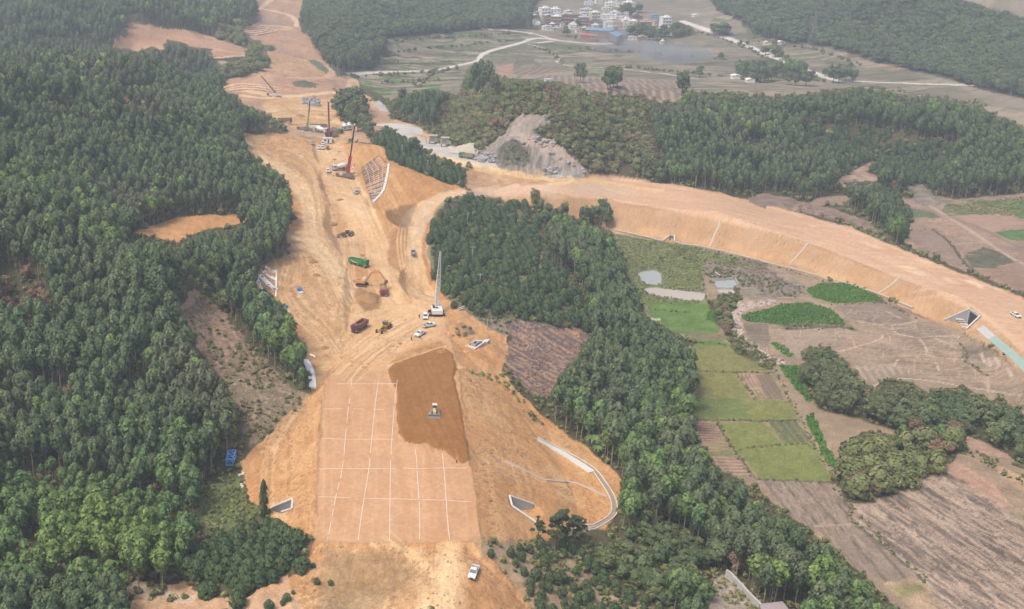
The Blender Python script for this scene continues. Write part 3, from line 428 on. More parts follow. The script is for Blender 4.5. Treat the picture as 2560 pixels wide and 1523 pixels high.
line(R9((1190,600),(1215,740),(1260,860),(1420,970),(1600,1130),(1800,1300),(2000,1500)), 1.5, (.13,.12,.08), .85, wob=.8); line(R9((950,882),(1290,868)), .7, (.40,.31,.24), .8); line(R9((1300,870),(1480,1010),(1700,1200),(1900,1400),(2050,1500)), .8, (.42,.34,.26), .7, soft=.4)
# fields beyond the ramp
paint(D((2000,478),(2150,478),(2290,490),(2494,470),(2600,470),(2600,760),(2494,715),(2400,678),(2250,620),(2190,580),(2100,500),(1960,500)), (.31,.215,.16), FIELD, 1, var=.2, scale=6)
paint(R6((440,0),(830,0),(1100,60),(1300,130),(1480,160),(1560,200),(1560,290),(1400,250),(1250,180),(900,90),(620,40)), (.24,.175,.13), FIELD, 1, var=.45, scale=2)
paint(R6((1330,50),(1480,20),(1830,90),(1900,130),(1500,130),(1400,100)), (.12,.15,.075), PLAIN, 1, var=.3); paint(R6((1930,20),(2350,80),(2370,95),(1950,115),(1900,80)), (.14,.17,.08), PLAIN, .6); paint(R6((2050,0),(2600,0),(2600,140),(2450,130),(2360,70),(2100,20)), (.10,.19,.06), PLAIN, .6, var=.3)
paint(R6((1990,115),(2360,95),(2500,170),(2280,235),(2100,170)), (.36,.235,.175), FIELD, .4, var=.12); paint(R6((1640,220),(1840,220),(1960,340),(2090,510),(1900,440),(1740,360)), (.29,.21,.165), FIELD, .4, furrow=(hf, 2.6, .3, (.22,.16,.12))); paint(R6((1560,200),(1640,200),(1660,270),(1720,360),(1600,310)), (.38,.265,.17), FIELD, .4); paint(R6((1790,140),(1950,130),(2060,235),(1930,250)), (.37,.25,.17), FIELD, .4)
paint(R6((1930,255),(2060,240),(2150,300),(2060,370)), (.31,.225,.165), FIELD, .4, var=.3); paint(R6((2060,400),(2200,340),(2330,380),(2430,450),(2250,500),(2120,490)), (.12,.12,.075), SCRUB, .6, var=.3); paint(R6((2270,235),(2600,200),(2600,300),(2400,290)), (.10,.18,.06), PLAIN, .6, var=.3); paint(R6((2160,510),(2500,460),(2600,560),(2600,700),(2450,650)), (.30,.20,.145), FIELD, .4)
line(R6((1740,0),(1940,120),(2150,250),(2330,380),(2500,470)), 1.8, (.44,.34,.26), .9); line(R6((1840,220),(1950,300),(2050,450),(2190,550)), 1.2, (.14,.11,.08), .8); line(R6((1960,125),(2200,210),(2400,320),(2500,360)), .9, (.18,.14,.10), .8)
# clearings in the right wood
paint(R3((930,950),(960,935),(1090,940),(1080,960)), (.28,.24,.16), SCRUB, 1); paint(R3((1130,1290),(1280,1230),(1400,1165),(1430,1180),(1350,1250),(1430,1280),(1450,1310),(1250,1320),(1150,1360)), (.34,.24,.18), SCRUB, 1.5, var=.4); paint(R3((1590,1370),(1780,1340),(1850,1420),(1980,1440),(1950,1480),(1760,1500)), (.24,.20,.16), SCRUB, 1.5, var=.4)
paint(R3((480,1440),(600,1400),(850,1440),(850,1500),(560,1500)), (.22,.165,.13), FIELD, 1, var=.4); line(R3((940,990),(1000,1040),(1070,1100)), 1.6, (.40,.33,.24), .8); line(R3((1200,215),(1330,140),(1490,100)), 3, (.34,.28,.2), .8)
# pale ground seen between the lower-left trees, and the paths
paint(R7((0,905),(80,950),(180,1010),(300,1080),(440,1120),(520,1150),(700,1210),(850,1240),(1000,1290),(1180,1310),(1330,1360),(1440,1400),(1350,1460),(1180,1420),(1000,1400),(850,1330),(640,1270),(480,1210),(320,1170),(150,1090),(0,1010)), (.50,.38,.27), FOREST, .8, var=.15)
paint(D((480,1180),(560,1165),(598,1150),(600,1230),(640,1245),(560,1290),(510,1285),(480,1240)), (.115,.14,.055), SCRUB, 1, var=.4, scale=1.5)
paint(D((1150,1318),(1330,1318),(1420,1350),(1500,1420),(1640,1520),(1700,1700),(1290,1700),(1290,1480),(1230,1400)), (.32,.235,.15), FOREST, 1, soft=1, var=.3, scale=2)
paint([(1068,600),(1075,564),(1086,528),(1114,503),(1139,488),(1175,486),(1196,498),(1225,496),(1243,505),(1293,520),(1321,530),(1336,550),(1365,616),(1480,780),(1470,826),(1180,790),(1115,745),(1085,700),(1070,640)], (.17,.155,.09), FOREST, .5)
paint(D((1115,605),(1160,640),(1200,655),(1215,672),(1170,665),(1130,650)), (.46,.27,.16), None, 1)
paint(D((1310,560),(1320,575),(1325,640),(1318,675),(1308,640)), (.36,.28,.19), FIELD, .4)
for q in (D((1955,855),(1990,842),(2030,850),(2080,905),(2130,955),(2160,925),(2220,930),(2260,955),(2340,940),(2390,965),(2410,975),(2440,970),(2494,1005),(2600,1040),(2600,1160),(2494,1135),(2430,1092),(2360,1062),(2330,1075),(2310,1110),(2230,1060),(2150,1040),(2040,1010),(2000,1000),(1960,960)),
          D((2040,1150),(2060,1080),(2100,1050),(2180,1060),(2260,1080),(2340,1100),(2280,1150),(2200,1200),(2120,1222),(2080,1222)), D((1725,735),(1790,700),(1812,720),(1795,745),(1780,760),(1785,800),(1850,860),(1885,880),(1880,902),(1800,865),(1755,805)),
          D((2180,480),(2220,520),(2200,585),(2150,570),(2080,510),(2060,480),(2120,470)),
          D((1630,70),(1680,60),(1700,85),(1640,95),(1560,90),(1500,100),(1480,90),(1560,78)), D((1735,65),(1770,62),(1775,85),(1740,88)),D((1790,150),(1900,140),(1905,175),(1830,200),(1790,185)),D((1280,50),(1330,60),(1310,75),(1270,70)),D((2010,150),(2080,150),(2090,185),(2020,190)),D((1905,140),(1960,150),(1965,195),(1905,195))):
    paint(q, (.085,.08,.04), FOREST, 1.0)
paint(D((1890,60),(1990,78),(2200,100),(2240,125),(2300,190),(2150,155),(2060,125),(1960,108)), (.085,.10,.05), FOREST, 2, alpha=.8)
paint(R9((200,1260),(330,1240),(420,1330),(600,1490),(900,1490),(900,1600),(150,1600)), (.32,.27,.22), SCRUB, .6, var=.3, scale=2)
# far roads
for pts, wd in (([(1660,52),(1720,72),(1790,100),(1850,125),(1900,145),(1950,165),(2000,185),(2040,197)], 7), ([(2060,197),(2200,203),(2330,207),(2410,209)], 5), ([(1180,70),(1250,75),(1310,84),(1345,97),(1400,103),(1460,108),(1520,104)], 7), ([(1345,97),(1310,92),(1290,97),(1275,100),(1300,106),(1345,100)], 5), ([(850,180),(950,175),(1060,172),(1120,158),(1165,150),(1170,135),(1190,125),(1240,112),(1275,103),(1290,95)], 5),
                ([(1280,106),(1330,120),(1365,140),(1352,155),(1400,162),(1470,165),(1560,172),(1700,192)], 3)):
    line(D(*pts), wd, (.62,.58,.52), .95, soft=1.5, its=1)
line(D((1290,110),(1340,124),(1378,145),(1366,158)), 3, (.14,.13,.09), .8)
line(D((1055,175),(1040,195),(1010,215)), 2.5, (.15,.13,.09), .8); line(D((1060,170),(1080,150),(1090,130)), 2.0, (.15,.13,.09), .7)
def strokes(px, ang, cnt, ln, wd, cols, a, seed, spread=12, cls=None, patch=0):
    """short marks pressed into the ground along one direction: ruts, clods, stubble, branches"""
    r_ = random.Random(seed); q = wpoly(px); xs = [t[0] for t in q]; ys = [t[1] for t in q]; k = t_ = 0
    X1 = np.array([r_.uniform(min(xs), max(xs)) for _ in range(cnt * 4)]); Y1 = np.array([r_.uniform(min(ys), max(ys)) for _ in range(cnt * 4)]); m = inpoly(X1, Y1, q)
    if patch: m &= fbm(X1 / 9, Y1 / 9, 2, seed + 400) > patch
    for x0, y0 in list(zip(X1[m], Y1[m]))[:cnt]:
        L_ = r_.uniform(*ln) / 2; W_ = r_.uniform(*wd) / 2; g = R_(ang + r_.gauss(0, spread)); c, s_ = math.cos(g), math.sin(g); wn = window([x0 - L_, x0 + L_], [y0 - L_, y0 + L_], W_)
        if wn is None: continue
        dx, dy = GX[wn] - x0, GY[wn] - y0; al = dx * c + dy * s_; ac = -dx * s_ + dy * c + (al / L_) ** 2 * W_ * r_.uniform(-2, 2) + wy[wn] * W_; mm = np.clip(1.3 - np.hypot(al / L_, ac / W_), 0, 1) * a * r_.uniform(.5, 1.2)
        mm = np.clip(mm * 1.6, 0, 1)[..., None]; col = np.asarray(cols[r_.randrange(len(cols))]); sub = RGB[wn]; sub[...] = sub * (1 - mm) + col * mm
BOT = lambda: (paint(R8((740,1030),(860,1020),(880,1150),(900,1300),(890,1500),(500,1500),(600,1380),(700,1250)), (.70,.50,.30), None, .8, soft=1.5, var=.1, alpha=.85, st=(88, 14, .9, .5, (.54,.34,.18))), paint(R8((-100,1080),(300,1100),(440,1150),(540,1250),(440,1350),(200,1500),(-150,1500)), (.33,.22,.125), None, 1, soft=1.5, var=.35, scale=1.5, alpha=.75),
  paint(R8((380,1040),(500,1060),(620,1080),(560,1110),(500,1120)), (.66,.47,.27), None, .8, soft=1.5, alpha=.7), paint(R8((900,1250),(1100,1150),(1340,1380),(1380,1500),(880,1500)), (.44,.225,.10), None, 1, soft=2, alpha=.6))
dkp, ltp = [(.14,.11,.09), (.18,.135,.105), (.12,.095,.075)], [(.46,.35,.26), (.42,.31,.23)]
BIGF = R9((1265,740),(1420,725),(1620,640),(1850,480),(1900,470),(2600,900),(2600,1600),(2000,1600),(1760,1260),(1480,1010),(1300,860))
strokes(BIGF, hd2, 420, (3, 16), (.5, 2.2), dkp, .75, 1, 9); strokes(BIGF, hd2, 260, (4, 20), (.4, 1.3), ltp, .6, 2, 8); strokes(BIGF, hd2, 500, (.8, 2.5), (.4, .9), dkp + ltp, .6, 3, 40)
UPF = D((1830,830),(1900,790),(2100,740),(2240,790),(2380,850),(2494,930),(2600,1020),(2494,1000),(2340,930),(2200,920),(2060,880),(1960,840),(1900,880))
strokes(UPF, -12, 420, (4, 18), (.3, .8), [(.18,.14,.11), (.40,.31,.23), (.36,.27,.20)], .55, 4, 9); strokes(UPF, 70, 90, (3, 12), (.3, .6), [(.46,.36,.26)], .6, 5, 20)
strokes(D((2000,478),(2494,470),(2600,760),(2400,678),(2190,580)), hf, 260, (3, 14), (.3, .9), [(.17,.12,.09), (.42,.29,.20)], .5, 6, 14)
strokes(R9((540,548),(1110,578),(1260,862),(1480,1285),(1200,1100),(700,680)), hd, 300, (1.5, 7), (.3, .7), [(.16,.12,.09), (.36,.28,.21)], .5, 7, 10)
strokes(R5((1240,875),(1740,930),(1815,1000),(1600,1260),(1460,1450),(1190,1230),(1240,1000)), -35, 420, (1.5, 6), (.35, 1.1), [(.12,.095,.09), (.15,.11,.10), (.40,.27,.19)], .75, 8, 25)
strokes(R4((1420,700),(1560,760),(2180,1440),(1900,1700),(1730,1500),(1540,1150),(1370,880)), 20, 900, (.8, 3), (.4, 1.0), [(.15,.115,.08), (.40,.28,.21), (.12,.13,.065), (.36,.25,.19)], .65, 9, 60)
strokes(R6((340,790),(700,722),(710,752),(560,775),(450,810),(440,860),(470,1000),(620,1110),(760,1165),(750,1190),(600,1190),(390,1000)), 40, 700, (.9, 3), (.25, .6), [(.62,.50,.44), (.16,.12,.10), (.55,.44,.38)], .85, 10, 90)
strokes(D((1710,640),(1800,632),(1900,665),(1960,700),(1940,725),(1830,730),(1790,690),(1730,672)), 60, 500, (.9, 4), (.3, .9), [(.10,.085,.07), (.33,.26,.21)], .75, 11, 60)
for i_, (pl, an, c_) in enumerate(((D((592,335),(760,345),(800,420),(830,560),(870,730),(760,800),(700,745),(620,690),(710,560),(700,440)), 105, 900), (D((830,350),(935,368),(1118,456),(975,548),(900,480)), 55, 500), (D((590,1130),(760,955),(775,1320),(655,1260)), 60, 500), (D((1112,880),(1230,940),(1500,1170),(1480,1290),(1180,1320)), -40, 1100), (R8((-300,1040),(1000,1040),(1380,1500),(-300,1500)), 20, 700), (D((640,250),(812,238),(860,310),(830,345),(690,300)), 15, 260), (D((560,190),(655,130),(765,120),(868,205),(815,220),(640,215)), 20, 420), (D((850,735),(1062,735),(1100,850),(950,890),(800,930)), 60, 500), (D((940,600),(1066,500),(1066,745),(980,745)), 95, 360), (R1((925,165),(1400,225),(1790,350),(1560,420),(1200,290),(830,300)), 20, 220))):
    strokes(pl, an, c_, (1, 6), (.3, .9), [(.40,.215,.095), (.36,.195,.09), (.64,.43,.25), (.60,.38,.20)], (.42, .4, .28, .22, .3, .4, .4, .38, .4, .4)[i_], 20 + i_, 28); strokes(pl, an + 40, c_ // 2, (.5, 1.3), (.3, .8), [(.27,.155,.08)], .7, 60 + i_, 80, patch=.5)
BOT()
def tracks_again():
    paint(D((775,352),(828,352),(850,400),(880,470),(918,545),(945,605),(955,655),(985,735),(1045,735),(1050,785),(1000,790),(960,760),(935,690),(890,610),(860,550),(815,480),(790,420)), c_cream, None, 1.2, soft=3, var=.1, alpha=.62, st=(98, 25, 1.2, .3, (.56,.37,.20)))
    paint(D((600,345),(640,378),(700,410),(748,450),(768,500),(768,560),(790,600),(845,670),(862,725),(845,712),(790,645),(745,600),(720,575),(742,550),(740,500),(705,445),(645,405)), (.70,.50,.30), None, .8, soft=2, alpha=.6)
    paint(D((985,552),(1015,512),(1062,488),(1044,560),(1044,640),(1055,740),(1005,748),(995,650)), (.68,.475,.28), None, .7, soft=1.5, alpha=.5)
    paint(D((1050,372),(1100,384),(1180,404),(1300,424),(1440,436),(1560,452),(1440,450),(1300,440),(1180,420),(1110,402),(1060,385)), (.66,.455,.25), None, .5, soft=1, alpha=.9)
    paint(R5((105,640),(150,640),(290,690),(300,760),(240,810),(170,800),(120,740)), (.27,.145,.06), None, .8, soft=.8, alpha=.85)
    paint(D((1000,412),(1060,440),(1122,456),(1080,468),(1030,490),(990,470),(960,420)), (.45,.22,.09), None, 1, soft=2, alpha=.5)
    paint([(1165,470),(1161,476),(1190,480),(1230,487),(1200,496),(1150,490),(1116,502),(1086,528),(1070,560),(1060,600),(1040,590),(1010,570),(998,566),(1015,538),(1050,508),(1100,485)], (.64,.455,.30), None, .3, soft=.8, alpha=.85, var=.06)
    paint([(1180,470),(1350,461),(1480,458),(1600,478),(1560,492),(1346,484),(1230,489),(1180,484)], (.60,.425,.31), None, .2, soft=.8, alpha=.8, var=.05)
    paint([(1092,525),(1076,562),(1064,600),(1068,650),(1088,705),(1118,750),(1100,750),(1072,705),(1056,650),(1054,600),(1068,560)], (.44,.215,.09), None, .5, soft=.6, alpha=.9)
    paint([(985,568),(1024,570),(1024,600),(1008,645),(1003,690),(975,660),(968,630),(978,600)], (.36,.20,.095), None, .5, soft=.8, alpha=.9)
    for k in range(5): line(D((972+k*8,556),(966+k*9,590),(972+k*8,640),(990+k*5,700)), .5, (.60,.40,.23), .7, soft=.3)
tracks_again()
strokes(D((1500,430),(1700,462),(2080,560),(2494,730),(2494,850),(2180,670),(1750,528),(1480,486)), -32, 420, (4, 22), (.4, 1.6), [(.60,.42,.30), (.62,.45,.33), (.47,.29,.18)], .4, 40, 5)
strokes(D((1500,495),(1750,535),(1980,597),(2300,735),(2330,800),(2140,720),(1735,604),(1500,566)), 62, 500, (2, 8), (.25, .7), [(.43,.265,.15), (.54,.35,.20)], .14, 41, 9)
strokes(ZQ((1060,400),(1340,160),(1640,210),(1650,300),(1480,380),(1400,430),(1950,720),(2220,960),(1900,1100),(1500,1020),(1000,930),(690,660)), 100, 800, (1, 5), (.4, 1.3), [(.13,.12,.115), (.36,.32,.29), (.20,.175,.155), (.34,.26,.20)], .6, 42, 35)
paint(ZQ((1150,300),(1340,190),(1560,200),(1600,260),(1380,430),(1120,430)), (.30,.255,.215), None, 1, soft=2, alpha=.5, var=.25)
paint(ZQ((940,720),(1050,600),(1180,540),(1330,610),(1400,700),(1380,880),(1280,900),(1000,870)), (.085,.085,.055), None, 1.5, soft=1.5, alpha=.75, var=.6, scale=1.6)
line(ZQ((1150,450),(1350,510),(1500,620),(1700,710),(1900,790),(2150,950)), 3.4, (.40,.31,.25), .7, soft=1.5)
strokes(D((850,180),(960,140),(1280,75),(1290,110),(1150,160),(1060,215),(950,245)), 12, 260, (15, 60), (1.6, 4.5), [(.07,.075,.04), (.38,.30,.22), (.10,.16,.05)], .85, 43, 12); strokes(D((1160,120),(1700,100),(2000,180),(1900,235),(1500,208)), 8, 260, (15, 90), (2, 5.5), [(.09,.09,.05), (.37,.29,.21), (.14,.16,.08)], .75, 44, 14); strokes(D((1700,60),(1830,95),(2150,160),(2494,290),(2060,213),(1900,150)), -5, 260, (15, 100), (2, 5.5), [(.10,.10,.06), (.37,.29,.21), (.16,.16,.09)], .7, 45, 14)
strokes(D((1570,725),(1748,765),(1750,810),(1640,810),(1580,765)), 10, 160, (2, 9), (.3, 1), [(.10,.15,.045), (.17,.24,.07)], .5, 46, 20); strokes(D((1690,838),(1882,890),(1942,1020),(2028,1172),(1850,1166),(1695,1018)), 25, 500, (1.5, 7), (.3, .8), [(.15,.15,.055), (.25,.25,.09), (.12,.16,.05)], .5, 47, 50)
for pts_, wd_ in (([(1660,52),(1720,72),(1790,100),(1850,125),(1900,145),(1950,165),(2000,185),(2040,197)], 8), ([(2060,197),(2200,203),(2330,207),(2410,209)], 5), ([(850,180),(950,175),(1060,172),(1120,158),(1165,150),(1170,135),(1190,125),(1240,112),(1275,103),(1290,95)], 4.5)):
    line(D(*pts_), wd_, (.66,.62,.56), .95, soft=1.2, its=1)
# sub-tile grain everywhere
gr = (fbm(GX / .9, GY / .9, 2, 91) - .5)[..., None]
RGB *= 1 + gr * .28
RGB[CL == DECK] *= np.array([.97, .94, .88]); RGB[CL == SOIL] *= np.array([1.0, .975, .92]); _m = np.isin(CL, (SOIL, DECK)); _w = np.clip((fbm(GX / 11, GY / 11, 4, 95) - .5) * 5, -1, 1)[_m][:, None]; RGB[_m] *= 1 + _w * np.array([.035, .08, .13]) * np.where(CL == DECK, .45, 1)[_m][:, None] - np.clip(_w, 0, 1) * 0
soilm = np.isin(CL, (SOIL,))
sp = ((vnoise(GX / .7, GY / .7, 93) > .93) & (fbm(GX / 8, GY / 8, 2, 94) > .53) & soilm); RGB[sp] *= .62
# ------------------------------------------------------------------ relief too fine for the control points
bump = np.zeros_like(ZG); calm = np.ones_like(ZG)
for pl, f_ in ((D((1230,478),(1500,488),(1750,530),(1980,590),(2180,672),(2330,725),(2430,795),(2600,900),(2600,1050),(2330,805),(2140,724),(1735,608),(1490,572),(1300,520)), .08), (D((590,1220),(620,1090),(760,950),(775,1322)), .5), (D((1108,890),(1230,930),(1520,1180),(1490,1300),(1172,1325)), .5)):
    q = wpoly(pl); wn = window([a for a, b in q], [b for a, b in q], 3); calm[wn][inpoly(GX[wn], GY[wn], q)] = f_
q = wpoly(D((943,902),(958,885),(1010,868),(1080,845),(1103,862),(1112,898),(1106,920),(1120,975),(1130,1030),(1140,1080),(1146,1120),(1130,1132),(1105,1118),(1085,1098),(1060,1092),(1035,1078),(1015,1082),(985,1076),(970,1055),(965,1000),(968,960),(955,930))); wn = window([a for a, b in q], [b for a, b in q], 3)
m = inpoly(GX[wn] + wx[wn] * .7, GY[wn] + wy[wn] * .7, q); dd = segdist(GX[wn], GY[wn], q); bump[wn] += np.where(m, np.clip(dd / .8, 0, 1) * .45 + (fbm(GX[wn] / 2.2, GY[wn] / 2.2, 3, 120) - .5) * .35, 0)      # the fresh layer has a lip
bump += np.where(soilm, (fbm(GX / 5, GY / 5, 4, 101) - .5) * 1.5 + (fbm(GX / 1.3, GY / 1.3, 2, 102) - .5) * .35, 0) * calm
bump += np.where(CL == FOREST, (fbm(GX / 8, GY / 8, 2, 103) - .5) * 1.4, 0)
bump += np.where(CL == PLAIN, (fbm(GX / 1.5, GY / 1.5, 2, 104) - .5) * .25, 0) + np.where(CL == FIELD, (fbm(GX / 2, GY / 2, 2, 105) - .5) * .2, 0)
bump += np.where(CL == SCRUB, (fbm(GX / 1.2, GY / 1.2, 2, 106) - .5) * .5, 0)
qz = wpoly(ZQ((900,560),(1300,160),(1640,210),(1750,560),(2180,980),(1500,1010),(900,840))); wn = window([p[0] for p in qz], [p[1] for p in qz], 2)
mq = inpoly(GX[wn], GY[wn], qz); b2 = bump[wn]; rid = np.abs(fbm(GX[wn] / 7, GY[wn] / 7, 4, 108) - .5) * 2; b2[mq] = ((.5 - rid) * 5.0 + (fbm(GX[wn] / 2, GY[wn] / 2, 2, 109) - .5) * 2.4)[mq]
k = 1
ZG = ZG + bump
ZPRE = ZG.copy()
# pits cut into the ground: culvert mouths and ponds
def dig(px, drop=None, level=None):
    h_ = [hit(*p) for p in px]; q = [(a, b) for a, b, c in h_]; qx, qy = sum(t[0] for t in q) / len(q), sum(t[1] for t in q) / len(q); ex = 1.07 if level is None and drop > .36 else 1; q = [(qx + (a - qx) * ex, qy + (b - qy) * ex) for a, b in q]; wn = window([p[0] for p in q], [p[1] for p in q], 1)
    m = inpoly(GX[wn], GY[wn], q); z = ZG[wn]; CL[wn][m] = np.where(CL[wn][m] == FOREST, SOIL, CL[wn][m]); lv = level if level is not None else min(c for a, b, c in h_) - drop; z[m] = np.minimum(z[m], lv); return h_, lv
CVC = crop(2280, 680, 5.3); CVL = crop(560, 1100, 6.746); CVR = crop(1240, 1050, 4.787)
PITS = {}
PITS['big'] = dig(CVC((430,632),(765,488),(905,580),(720,757)), .6)
PITS['left'] = dig(CVL((780,1157),(1152,998),(1142,1165),(960,1222)), 1.3)
PITS['right'] = dig(CVR((160,910),(445,1010),(560,1110),(480,1230),(192,1032)), .6)
PITS['small'] = dig(R5((2345,295),(2395,252),(2425,255),(2425,300)), .2)
POND = [(ZP((270,480),(440,455),(640,450),(770,520),(785,560),(770,760),(620,765),(470,745),(350,700)), (.38,.40,.38)), (ZP((350,810),(500,785),(700,795),(900,835),(1350,880),(1750,925),(1690,1010),(1600,1090),(1250,1075),(950,1045),(700,990),(420,930)), (.50,.43,.36)),
        (ZP((1810,672),(2290,640),(2350,755),(2250,800),(1920,815)), (.38,.42,.41)), (ZP((1895,842),(2250,848),(2310,890),(2260,950),(1960,930)), (.46,.45,.43)), (ZP((530,1420),(760,1440),(765,1500),(560,1490)), (.48,.46,.34))]
WAT = [dig(p_, .35) for p_, c_ in POND]
for p_, c_ in POND:
    q = wpoly(p_); wn = window([a for a, b in q], [b for a, b in q], 2); CL[wn][inpoly(GX[wn], GY[wn], q)] = ROAD
# ------------------------------------------------------------------ materials
MATS = {}
def mat(name, col, rough=.6, metal=0.0, noise=.12, nscale=3.0, spec=.3, emit=None):
    if name in MATS: return MATS[name]
    m = bpy.data.materials.new(name); m.use_nodes = True; t = m.node_tree; b = t.nodes['Principled BSDF']
    b.inputs['Roughness'].default_value = rough; b.inputs['Metallic'].default_value = metal; b.inputs['Specular IOR Level'].default_value = spec
    c = t.nodes.new('ShaderNodeTexCoord'); nz = t.nodes.new('ShaderNodeTexNoise'); nz.inputs['Scale'].default_value = nscale; nz.inputs['Detail'].default_value = 4
    t.links.new(c.outputs['Object'], nz.inputs['Vector'])
    mx = t.nodes.new('ShaderNodeMix'); mx.data_type = 'RGBA'; mx.inputs[6].default_value = tuple(x * (1 - noise) for x in col) + (1,); mx.inputs[7].default_value = tuple(min(1, x * (1 + noise)) for x in col) + (1,)
    t.links.new(nz.outputs[0], mx.inputs[0]); t.links.new(mx.outputs[2], b.inputs['Base Color']); MATS[name] = m; return m
def ground_mat(name, bump=.3, rough=.95, nsc=1.4, amp=.2):
    m = bpy.data.materials.new(name); m.use_nodes = True; t = m.node_tree; b = t.nodes['Principled BSDF']
    b.inputs['Roughness'].default_value = rough; b.inputs['Specular IOR Level'].default_value = .12
    a = t.nodes.new('ShaderNodeAttribute'); a.attribute_name = 'soil'; g = t.nodes.new('ShaderNodeNewGeometry')
    nz = t.nodes.new('ShaderNodeTexNoise'); nz.inputs['Scale'].default_value = nsc; nz.inputs['Detail'].default_value = 5; t.links.new(g.outputs['Position'], nz.inputs['Vector'])
    mr = t.nodes.new('ShaderNodeMapRange'); mr.inputs[1].default_value = .25; mr.inputs[2].default_value = .75; mr.inputs[3].default_value = 1 - amp; mr.inputs[4].default_value = 1 + amp
    t.links.new(nz.outputs[0], mr.inputs[0]); vm = t.nodes.new('ShaderNodeVectorMath'); vm.operation = 'SCALE'; t.links.new(a.outputs['Color'], vm.inputs[0]); t.links.new(mr.outputs[0], vm.inputs['Scale'])
    t.links.new(vm.outputs[0], b.inputs['Base Color']); bp = t.nodes.new('ShaderNodeBump'); bp.inputs['Strength'].default_value = bump; bp.inputs['Distance'].default_value = .4
    t.links.new(nz.outputs[0], bp.inputs['Height']); t.links.new(bp.outputs[0], b.inputs['Normal']); return m
# ------------------------------------------------------------------ terrain meshes, one per kind of ground
def tag(o, label=None, cat=None, group=None, kind=None):
    if label: o['label'] = label
    if cat: o['category'] = cat
    if group: o['group'] = group
    if kind: o['kind'] = kind
    return o
def split_terrain():
    cen = CL[:-1, :-1]; idx = np.arange(NY * NA).reshape(NY, NA)
    co = np.stack([GX, GY, ZG], -1).reshape(-1, 3); rgb = np.clip(RGB, 0.005, .95).reshape(-1, 3)
    groups = {'hillside': (FOREST,), 'earthworks': (SOIL,), 'farmland': (FIELD, PLAIN, SCRUB), 'gravel_yard': (ROAD,), 'graded_road': (DECK,)}
    gm = {'hillside': ground_mat('forest floor', .5), 'earthworks': ground_mat('bare laterite soil', .7, amp=.22, nsc=2.2), 'farmland': ground_mat('farm soil', .8, nsc=2.2, amp=.32), 'gravel_yard': ground_mat('crushed stone', .4, nsc=3), 'graded_road': ground_mat('rolled soil', .15, amp=.06, nsc=1.6)}
    for nm, cl in groups.items():
        f = np.isin(cen, cl); jj, ii = np.nonzero(f)
        quad = np.stack([idx[jj, ii], idx[jj, ii + 1], idx[jj + 1, ii + 1], idx[jj + 1, ii]], -1)
        u, inv = np.unique(quad, return_inverse=True); inv = inv.reshape(-1)
        me = bpy.data.meshes.new(nm); nf = len(quad)
        me.vertices.add(len(u)); me.vertices.foreach_set('co', co[u].astype(np.float32).ravel())
        me.loops.add(nf * 4); me.loops.foreach_set('vertex_index', inv.astype(np.int32)); me.polygons.add(nf)
        me.polygons.foreach_set('loop_start', np.arange(0, nf * 4, 4, dtype=np.int32)); me.polygons.foreach_set('loop_total', np.full(nf, 4, np.int32))
        me.polygons.foreach_set('use_smooth', np.ones(nf, bool)); me.update()
        at = me.attributes.new('soil', 'FLOAT_COLOR', 'POINT'); at.data.foreach_set('color', np.concatenate([rgb[u], np.ones((len(u), 1))], 1).astype(np.float32).ravel())
        me.materials.append(gm[nm]); o = bpy.data.objects.new(nm, me); COL.objects.link(o); tag(o, kind='structure')
split_terrain()
# a plain skirt that carries the ground on beyond the modelled land, lower than it
me = bpy.data.meshes.new('ground'); S = 7000; me.from_pydata([(-S, -S, -40), (S, -S, -40), (S, S, -40), (-S, S, -40)], [], [(0, 1, 2, 3)])
me.materials.append(mat('distant ground', (.10,.11,.06), .95)); o = bpy.data.objects.new('ground', me); COL.objects.link(o); tag(o, kind='structure')
# ------------------------------------------------------------------ vegetation
def leaf_mat(name, c0, c1, c2=None, rough=.75):
    """leaf colour: from c0 to c1 by tree, patches of c2 across the land, every leaf clump a little different"""
    m = bpy.data.materials.new(name); m.use_nodes = True; t = m.node_tree; b = t.nodes['Principled BSDF']; N = t.nodes.new; L = t.links.new
    b.inputs['Roughness'].default_value = rough; b.inputs['Specular IOR Level'].default_value = .2
    oi = N('ShaderNodeObjectInfo'); mx = N('ShaderNodeMix'); mx.data_type = 'RGBA'; mx.inputs[6].default_value = c0 + (1,); mx.inputs[7].default_value = c1 + (1,); L(oi.outputs['Random'], mx.inputs[0])
    nz = N('ShaderNodeTexNoise'); nz.inputs['Scale'].default_value = .022; nz.inputs['Detail'].default_value = 2; L(oi.outputs['Location'], nz.inputs['Vector'])
    mr = N('ShaderNodeMapRange'); mr.inputs[1].default_value = .48; mr.inputs[2].default_value = .68; L(nz.outputs[0], mr.inputs[0])
    m2 = N('ShaderNodeMix'); m2.data_type = 'RGBA'; L(mr.outputs[0], m2.inputs[0]); L(mx.outputs[2], m2.inputs[6]); m2.inputs[7].default_value = (c2 or c1) + (1,)
    at = N('ShaderNodeAttribute'); at.attribute_name = 'tone'; vm = N('ShaderNodeVectorMath'); vm.operation = 'SCALE'; L(m2.outputs[2], vm.inputs[0]); L(at.outputs['Fac'], vm.inputs['Scale']); L(vm.outputs[0], b.inputs['Base Color'])
    tr = N('ShaderNodeBsdfTranslucent'); L(vm.outputs[0], tr.inputs[0]); ms = N('ShaderNodeMixShader'); ms.inputs[0].default_value = .35
    L(b.outputs[0], ms.inputs[1]); L(tr.outputs[0], ms.inputs[2]); L(ms.outputs[0], t.nodes['Material Output'].inputs[0]); return m
M_bark = mat('pale bark', (.30,.25,.19), .9, nscale=2); M_dark = mat('brown bark', (.13,.10,.075), .9)
